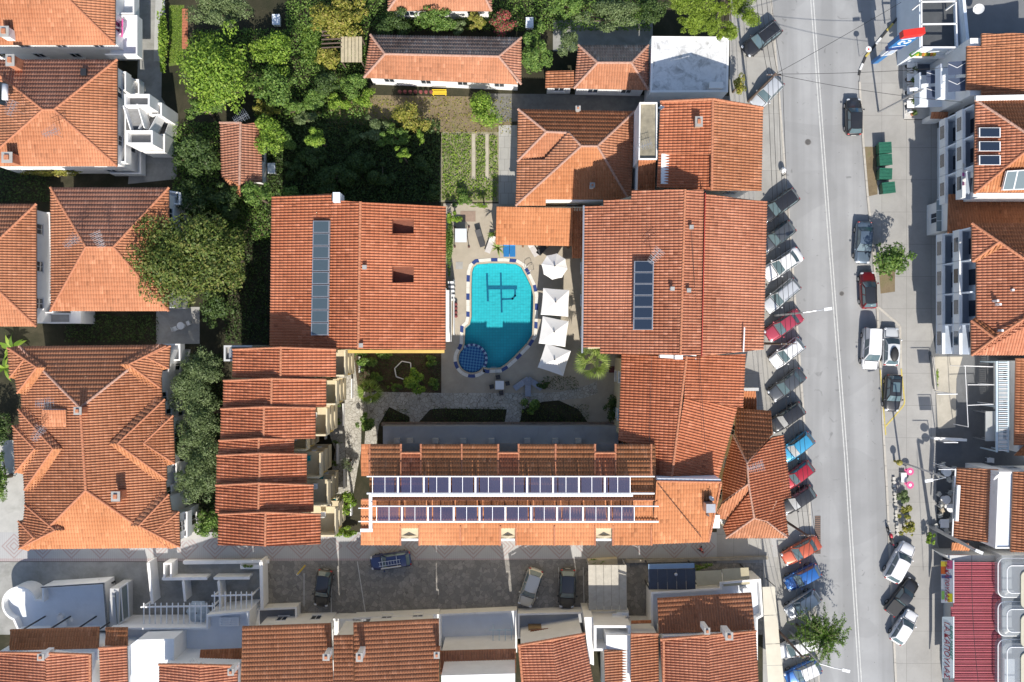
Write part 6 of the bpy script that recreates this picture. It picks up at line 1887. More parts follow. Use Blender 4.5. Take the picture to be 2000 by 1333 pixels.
def clear_mat():
    m = bpy.data.materials.new('clear_plastic'); m.use_nodes = True
    t = m.node_tree; t.nodes.clear()
    tr = t.nodes.new('ShaderNodeBsdfTransparent'); tr.inputs[0].default_value = (.72, .76, .8, 1)
    gl = t.nodes.new('ShaderNodeBsdfPrincipled'); gl.inputs['Base Color'].default_value = (.55, .58, .6, 1); gl.inputs['Roughness'].default_value = .18
    mx = t.nodes.new('ShaderNodeMixShader'); mx.inputs[0].default_value = .35
    t.links.new(tr.outputs[0], mx.inputs[1]); t.links.new(gl.outputs[0], mx.inputs[2])
    o = t.nodes.new('ShaderNodeOutputMaterial'); t.links.new(mx.outputs[0], o.inputs[0])
    return m
CLEAR = clear_mat()
def rounded(x0, x1, y0, y1, r, z, n=6):
    pts = []
    for (cx, cy, a0) in ((x1 - r, y1 - r, 0), (x0 + r, y1 - r, 90), (x0 + r, y0 + r, 180), (x1 - r, y0 + r, 270)):
        for k in range(n + 1):
            a = math.radians(a0 + 90 * k / n); pts.append(Vector((cx + r * math.cos(a), cy + r * math.sin(a), z)))
    return pts
def domelight(y0, y1, lab):
    t_ = thing('rooflight', lab, 'rooflight', P(1990, (y0 + y1) / 2, 4.0), group='clear domed rooflights on the supermarket')
    a, c = P(1954, y1, 5.0), P(2046, y0, 5.0)
    rings = [rounded(a.x + d, c.x - d, a.y + d, c.y - d, .7 - d * .3, 4.0 + z) for d, z in ((0, 0), (.02, .55), (.25, .95), (.6, 1.1))]
    n = len(rings[0]); vs = [p for r in rings for p in r]
    fs = [(i * n + k, i * n + (k + 1) % n, (i + 1) * n + (k + 1) % n, (i + 1) * n + k) for i in range(3) for k in range(n)] + [tuple(3 * n + k for k in range(n))]
    MB().add(vs, fs).build('dome', CLEAR, t_, smooth=False)
    for r_ in (rings[1], rings[3]):
        MB().tube(r_ + [r_[0]], .05, 6).build('frame', WHITE, t_)
    q = rounded(a.x + 1.9, c.x - .3, a.y - .9, c.y - 1.1, .6, 5.3)
    MB().prism(q, 5.15, 5.25).build('lid', mk('lid_cream', (.5, .47, .36), .7, .1, 2), t_)
domelight(1093, 1170, 'clear domed rooflight near the white slab roof')
domelight(1178, 1246, 'clear domed rooflight, middle one of three')
domelight(1252, 1350, 'clear domed rooflight over a white box')
cb = thing('roof_crate', 'white box under the clear domed rooflight', 'box', P(1975, 1310, 4.0)); MB().box(-.9, .9, -1.3, 1.3, 0, .4).build('box', WHITE, cb, world=False)
# signs on its street front
def text_obj(body, size, mat, parent, loc, rot, ext=.012, sx=1.0):
    cu = bpy.data.curves.new('lettering', 'FONT'); cu.body = body; cu.size = size; cu.extrude = ext; cu.align_x = 'CENTER'; cu.align_y = 'CENTER'
    tmp = bpy.data.objects.new('lettering', cu); COL.objects.link(tmp)
    bpy.context.view_layer.update()
    me = bpy.data.meshes.new_from_object(tmp.evaluated_get(bpy.context.evaluated_depsgraph_get()))
    bpy.data.objects.remove(tmp)
    o = link_mesh('lettering', me, mat, parent)
    o.location = Vector(loc) - wloc(parent); o.rotation_euler = rot; o.scale = (sx, 1, 1)
    return o
sgn = thing('shop_sign', 'long pale sign with red Greek lettering on the supermarket front', 'sign', P(1852, 1268, 0))
# board leaning on the front, facing the street
def board(root, x0, x1, y0, y1, z0, z1, mat, name='board'):
    a, bq = P(x0, y0, z0), P(x0, y1, z0); c, d_ = P(x1, y1, z1), P(x1, y0, z1)
    X0 = a.x; X1 = c.x
    vs = [(X0, a.y, z0), (X0, bq.y, z0), (X1, c.y, z1), (X1, d_.y, z1)]
    vs2 = [(x + .1, y, z - .02) for x, y, z in vs]
    MB().add(vs + vs2, [(0, 3, 2, 1), (4, 5, 6, 7), (0, 1, 5, 4), (1, 2, 6, 5), (2, 3, 7, 6), (3, 0, 4, 7)]).build(name, mat, root)
    return vs
SIGNP = mk('sign_pale', (.68, .74, .75), .5, .06, 1)
v = board(sgn, 1840, 1862, 1205, 1325, 2.2, 3.6, SIGNP)
def on_board(v, fu, fv, off=.03):
    """point on a board: fu along the street, fv up"""
    a, bq, c, d_ = [Vector(q) for q in v]
    p = a.lerp(bq, fu).lerp(d_.lerp(c, fu), fv)
    n_ = (bq - a).cross(d_ - a).normalized()
    if n_.x > 0: n_ = -n_
    return p + n_ * off, n_
def letters(v, body, fu, fv, size, mat, root, sx=1.0):
    p, n_ = on_board(v, fu, fv)
    a, bq, c, d_ = [Vector(q) for q in v]
    ux = (bq - a).normalized(); uy = n_.cross(ux).normalized()
    R = Matrix((ux, uy, n_)).transposed()
    return text_obj(body, size, mat, root, p, R.to_euler(), sx=sx)
letters(v, 'Ι.Α.ΚΑΠΟΥΛΑΣ', .55, .42, .95, mk('letter_red', (.28, .02, .04), .5), sgn, .88)
letters(v, 'SUPER MARKET', .42, .82, .5, mk('letter_green', (.02, .18, .12), .5), sgn)
sgn2 = thing('shop_sign', 'colourful advertising boards with yellow and orange squares on the supermarket front', 'sign', P(1846, 1140, 0))
v = board(sgn2, 1838, 1862, 1095, 1178, 2.1, 3.6, mk('poster_pale', (.5, .52, .56), .5, .1, 1))
def patch(f0, f1, g0, g1, col, nm):
    q = [on_board(v, f, g_, .025)[0] for f, g_ in ((f0, g0), (f1, g0), (f1, g1), (f0, g1))]
    MB().add(q, [(0, 1, 2, 3)]).build('poster', mk(nm, col, .5, .1, 3), sgn2)
patch(.02, .14, .0, .5, (.65, .5, .03), 'poster_yellow'); patch(.14, .32, .0, .4, (.5, .1, .01), 'poster_orange'); patch(.0, .2, .5, .95, (.45, .08, .2), 'poster_magenta')
patch(.78, .98, .55, .95, (.6, .55, .02), 'poster_lime'); patch(.72, .92, .05, .3, (.2, .4, .1), 'poster_green'); patch(.35, .42, .05, .9, (.05, .07, .2), 'poster_navy')
letters(v, 'Ι.Α.ΚΑΠΟΥΛΑΣ', .5, .5, .7, mk('letter_red', (.28, .02, .04)), sgn2, .85)
# ------------------------------------------------------------------ trees and plants
LEAF = {
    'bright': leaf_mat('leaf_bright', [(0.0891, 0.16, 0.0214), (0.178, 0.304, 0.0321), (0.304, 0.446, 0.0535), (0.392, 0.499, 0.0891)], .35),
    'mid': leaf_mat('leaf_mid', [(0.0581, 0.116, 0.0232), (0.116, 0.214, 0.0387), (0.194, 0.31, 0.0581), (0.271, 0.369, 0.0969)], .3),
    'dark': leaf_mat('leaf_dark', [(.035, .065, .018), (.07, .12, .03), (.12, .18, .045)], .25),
    'olive': leaf_mat('leaf_olive', [(.085, .12, .045), (.145, .2, .075), (.235, .295, .13)], .25),
    'yellow': leaf_mat('leaf_yellow', [(0.125, 0.133, 0.0214), (0.25, 0.267, 0.0356), (0.392, 0.375, 0.0713), (0.463, 0.356, 0.107)], .3),
    'bronze': leaf_mat('leaf_bronze', [(0.0605, 0.0935, 0.0198), (0.11, 0.165, 0.0308), (0.187, 0.231, 0.0495), (0.242, 0.22, 0.066)], .3),
    'pine': leaf_mat('leaf_pine', [(.12, .18, .02), (.22, .31, .03), (.32, .42, .05)], .2),
    'red': leaf_mat('leaf_red_bloom', [(0.062, 0.109, 0.031), (0.109, 0.171, 0.0465), (0.465, 0.062, 0.0775), (0.5, 0.093, 0.124)], .25),
    'palm': leaf_mat('leaf_palm', [(.09, .14, .02), (.2, .28, .05), (.36, .43, .13)], .25),
}
BARK = mk('bark', (.16, .12, .085), .9, .3, 5)
def leaf_cloud(rng, c, rad, n, leaf, clumps=14, low=-.35, aspect=.55, flat=.3, core=.3):
    """leaf cards in rounded clumps spread through an ellipsoid; returns (n*4,3) verts"""
    c = np.array(c); rad = np.array(rad)
    d = rng.normal(size=(clumps, 3)); d /= np.linalg.norm(d, axis=1)[:, None]
    d[:, 2] = np.where(d[:, 2] < low, -d[:, 2] * .6, d[:, 2])
    rr = rng.uniform(core, .78, (clumps, 1))
    out = rng.random(clumps) < .22
    rr[out] = rng.uniform(.82, 1.0, (int(out.sum()), 1))
    cc = d * rr
    cr = rng.uniform(.2, .46, clumps)
    cr[out] *= .6
    k = rng.choice(clumps, n, p=cr ** 2 / (cr ** 2).sum())
    e = rng.normal(size=(n, 3)); e /= np.linalg.norm(e, axis=1)[:, None]
    e[:, 2] = np.where(e[:, 2] < -.2, -e[:, 2], e[:, 2])
    pos = cc[k] + e * (cr[k] * rng.uniform(.55, 1.08, n) ** .7)[:, None]
    pos = pos * rad + c
    nrm = e + rng.normal(size=(n, 3)) * .55 + np.array([0, 0, flat])
    nrm /= np.linalg.norm(nrm, axis=1)[:, None]
    s = np.cross(nrm, rng.normal(size=(n, 3))); s /= np.linalg.norm(s, axis=1)[:, None]
    t = np.cross(nrm, s)
    L = (leaf * rng.uniform(.6, 1.35, n))[:, None]
    v = np.stack([pos - s * L * .5, pos + t * L * aspect * .5 - nrm * L * .06, pos + s * L * .5, pos - t * L * aspect * .5 - nrm * L * .06], 1)
    return v.reshape(-1, 3), cc * rad + c
def leaf_obj(name, v, mat, parent):
    return np_mesh(name, v, np.arange(len(v)).reshape(-1, 4), mat, parent)
def tree(name, label, px, py, r, h, kind, n=None, leaf=.26, trunk=None, group=None, clumps=None, seed=None, rz=None, cat='tree', low=-.35):
    """crown traced in the photograph: px,py centre, r = radius (or rx,ry) in pixels, h = height of the top"""
    rx, ry = (r, r) if not isinstance(r, tuple) else r
    rng = np.random.default_rng(seed if seed is not None else int(px * 7 + py * 13) % 99991)
    hz = rz or max(.5, min(.46 * h, .85 * (rx + ry) / 2 / S))
    zc = h - hz
    k = (HC - zc) / HC
    c = P(px, py, zc)
    rm = (rx / S * k, ry / S * k, hz)
    root = thing(name, label, cat, (c.x, c.y, 0), group=group)
    n = n or int(420 * (rm[0] * rm[1]) / (leaf / .26) ** 2 * 1.0 + 200)
    v, cc = leaf_cloud(rng, c, rm, n, leaf, clumps or max(8, int(7 + 2.2 * rm[0] * rm[1])), low)
    leaf_obj('crown', v, LEAF[kind], root)
    tr = trunk or max(.06, .045 * (rm[0] + rm[1]))
    zt = max(.3, zc - hz * .5)
    mb = MB().tube([(c.x, c.y, -.05), (c.x + rng.uniform(-.1, .1), c.y + rng.uniform(-.1, .1), zt * .5), (c.x, c.y, zt), (c.x, c.y, zc + hz * .3)], [tr * 1.25, tr, tr * .85, tr * .3], 8)
    t_ = mb.build('trunk', BARK, root, smooth=True)
    for q in cc[:7]:
        m = Vector((c.x, c.y, zt)).lerp(Vector(q), .5) + Vector((0, 0, -.1))
        MB().tube([(c.x, c.y, zt * .9), m, q], [tr * .5, tr * .3, tr * .1], 6).build('limb', BARK, t_)
    return root

# big garden trees north west
tree('garden_tree', 'large bright green round tree beside the lawn strip', 432, 140, (82, 84), 7.5, 'bright', leaf=.3, n=9000, clumps=46)
tree('olive_tree', 'silvery olive tree at the top of the lawn strip', 430, 22, (58, 40), 6, 'olive', leaf=.2, n=5200)
tree('garden_tree', 'dark green shrub tree hugging the path below the big bright tree', 400, 215, (38, 22), 4, 'mid', leaf=.22)
tree('garden_tree', 'bushy bright tree west of the vine pergola', 540, 105, (50, 40), 4.8, 'bright', leaf=.26)
tree('garden_tree', 'loose green tree above the little garden house', 545, 175, (45, 42), 5.2, 'mid', leaf=.26)
tree('garden_tree', 'yellowish tree reaching over the little garden house', 535, 262, (40, 42), 5.0, 'bright', leaf=.26)
tree('vine', 'sprawling yellow green vine over the wooden pergola', 660, 40, (58, 48), 3.6, 'yellow', leaf=.28, n=4200)
tree('vine', 'lower vine trails beside the wooden pergola boards', 645, 115, (30, 30), 3.0, 'yellow', leaf=.26)
tree('bush', 'dark round bush at the mossy farmhouse eave', 772, 45, (42, 30), 3.8, 'dark', leaf=.22)
tree('bush', 'rounded green bush overlapping the mossy farmhouse roof', 850, 38, (46, 28), 4.2, 'mid', leaf=.2)
tree('bush', 'yellow green clipped bush above the farmhouse roof end', 936, 42, (24, 20), 3.6, 'yellow', leaf=.18)
tree('bush', 'grey green small shrub between two larger bushes by the farmhouse', 898, 52, (22, 18), 3.0, 'olive', leaf=.2)
tree('oleander', 'oleander bush with red blossom at the farmhouse corner', 985, 48, (32, 28), 3.4, 'red', leaf=.2, n=2600)
tree('garden_tree', 'leafy tree filling the gap between farmhouse and cottage', 1050, 110, (34, 58), 4.8, 'mid', leaf=.22, n=4500)
tree('garden_tree', 'grey leaved shrub leaning on the cottage roof corner', 1105, 85, (26, 30), 4.2, 'olive', leaf=.2)
tree('garden_tree', 'wide feathery tree behind the streaked flat roof yard', 1190, 30, (66, 34), 5.0, 'olive', leaf=.22, n=4600)
tree('garden_tree', 'dark bush between the feathery tree and the oleander', 1110, 15, (38, 30), 4.2, 'mid', leaf=.22)
tree('garden_tree', 'deep green bush in shadow next to the pine', 1275, 25, (34, 34), 4.5, 'dark', leaf=.22)
def pine(px, py, label):
    rng = np.random.default_rng(5)
    root = thing('pine_tree', label, 'tree', P(px, py, 0))
    c0 = P(px, py, 0)
    vs = []
    MB().tube([(c0.x, c0.y, 0), (c0.x + .2, c0.y, 3.5), (c0.x, c0.y, 6)], [.3, .24, .16], 10).build('trunk', BARK, root, smooth=True)
    lobes = [(1360, 15, 44), (1345, 48, 26), (1390, 55, 22), (1405, 20, 24), (1440, 10, 34), (1462, 38, 24), (1430, 62, 22), (1375, -20, 40), (1450, -20, 36), (1330, 5, 24), (1412, 68, 14)]
    for i, (x, y, r) in enumerate(lobes):
        z = 6.2 + rng.uniform(-.8, .8)
        q = P(x, y, z)
        rm = r / S * .92
        v, cc = leaf_cloud(rng, q, (rm, rm, rm * .55), int(1700 * rm), .2, 18, -.1, .3, .2)
        vs.append(v)
        MB().tube([(c0.x, c0.y, 4 + (i % 4) * .5), (q.x, q.y, z - .2)], [.1, .04], 6).build('limb', BARK, root)
    leaf_obj('crown', np.concatenate(vs), LEAF['pine'], root)
pine(1400, 15, 'yellow green stone pine with separate rounded clumps by the street')
# shrubs along the garden middle
sp = [(575, 215, 30, 'mid', 2.6), (615, 195, 34, 'mid', 3.0), (640, 165, 32, 'dark', 3.2), (690, 170, 32, 'mid', 3.0), (715, 190, 26, 'bright', 2.4), (665, 205, 28, 'bright', 2.2), (600, 235, 24, 'olive', 2.0), (520, 215, 28, 'yellow', 2.6), (505, 170, 26, 'mid', 3.4)]
ds = ['beside the loose tree', 'under the wooden pergola boards', 'in the dark hollow beside the farmhouse wall', 'at the farmhouse west gable', 'bright one near the farmhouse flower pots', 'bright low one along the garden path', 'silvery one on the dry path', 'yellowing one beside the garden house roof', 'tall one under the bright round tree']
for (x, y, r, k, h), d_ in zip(sp, ds):
    tree('shrub', 'garden shrub, ' + d_, x, y, (r, r * .8), h, k, leaf=.2, cat='shrub', group='shrubs of the north garden')
tree('fruit_tree', 'fruit tree with yellow leaves over the dry path', 800, 232, (46, 34), 4.2, 'yellow', leaf=.24)
tree('fruit_tree', 'fruit tree beside the pale slab path', 946, 222, (42, 42), 4.4, 'bright', leaf=.24)
tree('fruit_tree', 'lit young tree rising from the shaded plot', 620, 268, (32, 24), 5.6, 'bright', leaf=.22)
tree('fruit_tree', 'small lit sapling in the shaded plot', 786, 303, (20, 18), 5.0, 'bright', leaf=.22)
tree('fruit_tree', 'small lit sprig near the flower plot', 823, 268, (10, 16), 4.0, 'bright', leaf=.2, n=260)
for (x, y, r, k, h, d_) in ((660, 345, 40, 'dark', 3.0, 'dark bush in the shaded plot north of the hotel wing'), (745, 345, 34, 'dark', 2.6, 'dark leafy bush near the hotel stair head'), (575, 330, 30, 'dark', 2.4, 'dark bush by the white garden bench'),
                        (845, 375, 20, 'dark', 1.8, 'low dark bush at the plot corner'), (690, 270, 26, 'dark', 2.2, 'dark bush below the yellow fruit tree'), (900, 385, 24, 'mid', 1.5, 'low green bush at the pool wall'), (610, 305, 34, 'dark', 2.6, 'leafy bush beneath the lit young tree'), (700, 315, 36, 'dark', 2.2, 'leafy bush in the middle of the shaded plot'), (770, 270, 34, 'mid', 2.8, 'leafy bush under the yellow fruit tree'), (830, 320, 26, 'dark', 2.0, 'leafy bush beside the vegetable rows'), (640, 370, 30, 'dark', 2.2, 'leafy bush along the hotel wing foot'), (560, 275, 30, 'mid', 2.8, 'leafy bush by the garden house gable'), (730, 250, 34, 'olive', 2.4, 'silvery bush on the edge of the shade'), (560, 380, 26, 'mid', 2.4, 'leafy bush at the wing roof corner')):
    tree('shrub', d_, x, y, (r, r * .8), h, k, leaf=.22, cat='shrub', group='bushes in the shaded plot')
tree('tree', 'bright ragged tree at the corner of the hotel wing roof', 505, 385, (36, 34), 5.2, 'mid', leaf=.24)
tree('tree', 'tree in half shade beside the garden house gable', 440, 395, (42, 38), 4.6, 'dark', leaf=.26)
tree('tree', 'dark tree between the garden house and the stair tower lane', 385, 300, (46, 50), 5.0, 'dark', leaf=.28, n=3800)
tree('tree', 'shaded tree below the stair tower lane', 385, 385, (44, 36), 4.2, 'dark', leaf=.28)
tree('big_tree', 'large dense olive green tree covering the dry orange hip roof corner', 365, 497, (108, 94), 9.6, 'bronze', leaf=.3, n=15000, clumps=60)
tree('big_tree', 'lower bough tree beside the large dense tree', 445, 500, (46, 62), 7.5, 'bronze', leaf=.28, n=5200, clumps=26)
tree('tree', 'shaded leafy tree south of the large dense tree', 430, 600, (40, 40), 4.0, 'dark', leaf=.26)
# olive hedge row
for (x, y, rx, ry, d_) in ((395, 722, 48, 44, 'olive tree at the top of the hedge row beside the roof tank terrace'), (374, 770, 46, 46, 'olive tree reaching the villa balcony'), (402, 810, 42, 48, 'olive tree of the hedge row against the stepped unit roofs'),
                           (378, 856, 42, 46, 'olive tree of the hedge row by the villa mid bay'), (402, 892, 42, 44, 'olive tree of the hedge row beside the fifth unit roof'), (388, 938, 44, 44, 'last olive tree of the hedge row above the white yard')):
    tree('olive_tree', d_, x, y, (rx, ry), 6.4, 'olive', leaf=.19, n=5200, clumps=30, group='olive trees between villa and units')
tree('bush', 'green climbing bush below the olive row', 415, 1020, (36, 34), 3.0, 'mid', leaf=.22)
tree('bush', 'bright climbing bush at the last unit wall', 450, 1045, (26, 22), 2.6, 'bright', leaf=.22)
tree('tree', 'dark foliage at the picture edge beside the villa', 0, 830, (30, 40), 3.6, 'dark', leaf=.24)
tree('tree', 'green tree at the yard edge beside the villa bays', 0, 935, (22, 60), 3.6, 'mid', leaf=.24)
# banana like plant
def blades(name, label, px, py, n, L, w, kind, h0, droop, seed=1, trunk=None, cat='plant', group=None, spread=1.0, el=(.1, 1.2)):
    """long strap or fan leaves arching out from one point"""
    rng = np.random.default_rng(seed)
    c = P(px, py, h0)
    root = thing(name, label, cat, (c.x, c.y, 0), group=group)
    vs = []; qs = []
    for i in range(n):
        a = rng.uniform(0, 6.283); e0 = rng.uniform(*el); ln = L * rng.uniform(.7, 1.1)
        m = 6; p = np.array([c.x, c.y, h0]); ang = e0
        side = np.array([-math.sin(a), math.cos(a), 0])
        base = len(vs)
        for j in range(m + 1):
            f = j / m
            ww = w * (math.sin(min(1, f * 1.15 + .12) * math.pi) ** .7) * .5 + .004
            vs.append(p - side * ww); vs.append(p + side * ww)
            p = p + np.array([math.cos(a) * math.cos(ang), math.sin(a) * math.cos(ang), math.sin(ang)]) * ln / m
            ang -= droop / m
        for j in range(m):
            q = base + 2 * j
            qs.append((q, q + 1, q + 3, q + 2))
    np_mesh('fronds', np.array(vs), np.array(qs), LEAF[kind], root)
    if trunk:
        MB().tube([(c.x, c.y, 0), (c.x + .05, c.y, h0 * .5), (c.x, c.y, h0 + .1)], [trunk * 1.2, trunk, trunk * .9], 10).build('trunk', BARK, root, smooth=True)
    return root
blades('banana_plant', 'strap leaved plant lit beside the villa corner', 25, 680, 16, 2.0, .4, 'bright', 1.0, 1.6, 3)
blades('yucca', 'spiky plant below the first strap leaved plant', 10, 720, 14, 1.8, .3, 'bright', .8, 1.5, 4)
# fan palm by the parasols
def fan_palm(px, py, z, r, label):
    rng = np.random.default_rng(8)
    c = P(px, py, z)
    root = thing('fan_palm', label, 'palm', (c.x, c.y, 0))
    vs = []; qs = []
    for i in range(15):
        a = i * 2.4 + rng.uniform(-.2, .2); e = 1.2 - 1.5 * (i / 15) + rng.uniform(-.1, .1)
        st_l = r * .45; fl = r * .62
        d_ = np.array([math.cos(a) * math.cos(e), math.sin(a) * math.cos(e), math.sin(e)])
        p0 = np.array([c.x, c.y, z]); p1 = p0 + d_ * st_l
        side = np.array([-math.sin(a), math.cos(a), 0]); up = np.cross(d_, side)
        b0 = len(vs); vs += [p0 - side * .02, p0 + side * .02, p1 + side * .02, p1 - side * .02]; qs.append((b0, b0 + 1, b0 + 2, b0 + 3))
        for j in range(9):
            an = (j - 4) / 4 * 1.0
            dd = d_ * math.cos(an) + side * math.sin(an)
            tip = p1 + dd * fl * (1 - .15 * abs(an)) + np.array([0, 0, -.18 * fl - .12 * abs(an)])
            mid = p1 + dd * fl * .5
            sd = np.cross(dd, up); sd /= np.linalg.norm(sd)
            b0 = len(vs); vs += [p1, mid + sd * .06, tip, mid - sd * .06]; qs.append((b0, b0 + 1, b0 + 2, b0 + 3))
    np_mesh('fronds', np.array(vs), np.array(qs), LEAF['palm'], root)
    MB().tube([(c.x, c.y, 0), (c.x, c.y, z * .5), (c.x, c.y, z)], [.26, .2, .17], 10).build('trunk', BARK, root, smooth=True)
fan_palm(1157, 708, 5.2, 2.0, 'lit fan palm between the parasols and the connector roof')
fan_palm(722, 765, 2.6, 1.5, 'fan palm at the crazy paving in the hotel garden')
tree('shrub', 'leafy hedge shrub under the ochre band of the pool wing', 712, 702, (26, 22), 2.6, 'mid', leaf=.2, cat='shrub')
tree('shrub', 'leafy hedge shrub along the wing foot', 752, 694, (26, 12), 2.2, 'mid', leaf=.2, cat='shrub')
tree('shrub', 'rounded citrus bush beside the white hexagon border', 815, 745, (28, 26), 3.4, 'bright', leaf=.22, n=1600, cat='shrub')
for i_, (x_, y_) in enumerate(((735, 735), (770, 752), (845, 705), (850, 750))):
    tree('shrub', ['low green shrub beside the fan palm in the lawn', 'low green shrub south of the hexagon border', 'low green shrub at the wing corner by the deck', 'low green shrub between citrus bush and deck'][i_], x_, y_, (16, 13), 1.3, 'mid', leaf=.17, cat='shrub')
tree('shrub', 'dark bush at the fork of the crazy paving', 715, 825, (20, 24), 2.2, 'mid', leaf=.22, cat='shrub')
tree('shrub', 'shaded bush beside the long garden bed', 1034, 792, (22, 20), 2.0, 'mid', leaf=.2, cat='shrub')
tree('shrub', 'dark shrubs at the foot of the connector', 1198, 795, (20, 34), 2.6, 'dark', leaf=.22, cat='shrub')
tree('shrub', 'low dark shrub by the deck chairs', 1065, 752, (16, 9), 1.0, 'dark', leaf=.16, cat='shrub')
tree('hedge', 'clipped green hedge along the pool wing under the eave', 878, 478, (8, 62), 1.9, 'mid', leaf=.16, n=2600, clumps=26, cat='hedge')
tree('creeper', 'bright creeper over the pool wall at the hedge top', 888, 425, (16, 20), 2.6, 'bright', leaf=.18, cat='shrub')
tree('creeper', 'bright creeper along the top of the pool wall', 946, 402, (26, 6), 2.2, 'bright', leaf=.16, n=500, cat='shrub')
blades('date_palm', 'feathery young palm at the pool bar corner', 972, 484, 18, 1.3, .12, 'palm', 2.0, 1.4, 9, trunk=.1)
blades('date_palm', 'feathery palm leaves behind the pool bar post', 966, 455, 14, 1.3, .12, 'palm', 2.4, 1.4, 10, trunk=.1)
tree('young_tree', 'open leafy young tree between units and south wing', 676, 985, (24, 30), 4.6, 'bright', leaf=.2, n=1100)
tree('shrub', 'bright shrub patch at the end of the unit garden', 668, 1042, (30, 16), 1.6, 'bright', leaf=.18, cat='shrub')
tree('bare_tree', 'sparse grey tree over the unit garden path', 678, 905, (18, 20), 3.0, 'olive', leaf=.12, n=260)
for i, (x, y) in enumerate(((668, 755), (663, 790), (660, 825), (655, 865), (652, 905))):
    tree('bed_plant', ['small plants in the soil bed beside the second unit', 'sparse plants in the curved bed below the second unit', 'leafy plants in the curved bed by the third unit', 'low plants in the curved bed by the fourth unit', 'thin plants in the last curved bed'][i], x, y, (12, 7), .7, 'mid', leaf=.13, n=160, cat='plants')
# street trees
tree('street_tree', 'round street tree in the dry planter by the red car', 1738, 508, (40, 38), 4.6, 'mid', leaf=.28, n=2200, clumps=26)
def weeping(px, py, label):
    rng = np.random.default_rng(21)
    c = P(px, py, 0)
    root = thing('street_tree', label, 'tree', c)
    MB().tube([c, (c.x + .1, c.y, 2), (c.x + .2, c.y, 3.6)], [.2, .16, .12], 10).build('trunk', BARK, root, smooth=True)
    vs = []
    br = MB()
    for i in range(96):
        a = rng.uniform(0, 6.283); L = rng.uniform(1.6, 3.9); e = rng.uniform(.2, 1.1)
        p = Vector((c.x + .2, c.y, 3.5)); pts = [p.copy()]
        for j in range(9):
            p = p + Vector((math.cos(a) * math.cos(e), math.sin(a) * math.cos(e), math.sin(e))) * L / 9
            pts.append(p.copy()); e -= .2; a += rng.uniform(-.08, .08)
        br.tube(pts, [.03 * (1 - k / 12) for k in range(10)], 5, cap=False)
        for k in range(2, 10):
            for _ in range(11):
                q = pts[k - 1].lerp(pts[k], rng.uniform(0, 1)); d_ = rng.normal(size=3); d_ /= np.linalg.norm(d_); ll = rng.uniform(.16, .3)
                s = np.cross(d_, rng.normal(size=3)); s /= np.linalg.norm(s)
                b0 = np.array(q) + rng.normal(size=3) * .05
                vs += [b0, b0 + d_ * ll * .5 + s * ll * .2, b0 + d_ * ll, b0 + d_ * ll * .5 - s * ll * .2]
    br.build('branches', BARK, root)['kind'] = 'stuff'
    leaf_obj('crown', np.array(vs), LEAF['mid'], root)
weeping(1578, 1218, 'feathery street tree with long spreading sprays over parked cars')
tree('street_tree', 'low round part of greenery at the feathery tree foot', 1570, 1235, (24, 22), 3.4, 'mid', leaf=.2)
tree('street_tree', 'small yellowing tree at the corner of the streaked flat roof', 1442, 168, (20, 26), 3.2, 'yellow', leaf=.22, n=700)
for (x, y, rx, ry, k, d_) in ((1763, 968, 14, 18, 'olive', 'grey topped shrub at the north end of the street planter'), (1768, 1000, 17, 18, 'yellow', 'yellow green shrub in the middle of the street planter'), (1769, 1032, 18, 18, 'yellow', 'spiky yellow shrub beside the parked motorcycle')):
    tree('planter_shrub', d_, x, y, (rx, ry), 1.5, k, leaf=.2, n=700, cat='shrub', group='shrubs in the street planter')
tree('shrub', 'bright green plant at the tavern corner', 1818, 1052, (13, 18), 1.6, 'bright', leaf=.22, n=420, cat='shrub')
tree('weeds', 'weeds along the front wall of the concrete yard', 1828, 735, (8, 22), .7, 'bright', leaf=.14, n=300, cat='weeds')
tree('shrub', 'potted shrub on the long planter wall', 486, 1106, (16, 5), 1.2, 'mid', leaf=.12, n=260, cat='shrub')
tree('shrub', 'dark shrubs behind the navy shelter', 1370, 1106, (26, 8), 1.4, 'mid', leaf=.16, n=420, cat='shrub')
tree('shrub', 'green shrub in front of the grey shelter', 1165, 1098, (20, 7), 1.2, 'mid', leaf=.16, n=320, cat='shrub')
tree('hedge', 'tall leafy hedge dividing the lane from the lawn strip', 319, 75, (9, 88), 2.6, 'bright', leaf=.26, n=2600, clumps=34, cat='hedge')
tree('climber', 'yellow green climber on the south wall of the stair tower house', 105, 338, (64, 8), 2.2, 'yellow', leaf=.2, n=1600, clumps=20, cat='shrub')
tree('shrub', 'lit shrub beside the white garden bench and shed', 455, 420, (22, 16), 2.0, 'olive', leaf=.2, cat='shrub')
# uncountable green cover: one stuff object for each area
def cover(name, label, polys, n, leaf, kind, zmax=.5, seed=3):
    rng = np.random.default_rng(seed)
    vs = []
    for (x0, y0, x1, y1) in polys:
        m = int(n * (x1 - x0) * (y1 - y0) / 1e4)
        a = rng.uniform(0, 1, (m, 2))
        px = x0 + a[:, 0] * (x1 - x0); py = y0 + a[:, 1] * (y1 - y0)
        pos = np.stack([(px - 1000) / S, (666.5 - py) / S, rng.uniform(.03, zmax, m)], 1)
        nrm = rng.normal(size=(m, 3)) * .7 + np.array([0, 0, .8]); nrm /= np.linalg.norm(nrm, axis=1)[:, None]
        s = np.cross(nrm, rng.normal(size=(m, 3))); s /= np.linalg.norm(s, axis=1)[:, None]; t = np.cross(nrm, s)
        L = (leaf * rng.uniform(.5, 1.4, m))[:, None]
        vs.append(np.stack([pos - s * L * .5, pos + t * L * .3, pos + s * L * .5, pos - t * L * .3], 1).reshape(-1, 3))
    v = np.concatenate(vs)
    o = np_mesh(name, v, np.arange(len(v)).reshape(-1, 4), LEAF[kind], None)
    tag(o, label, None, None, 'stuff')
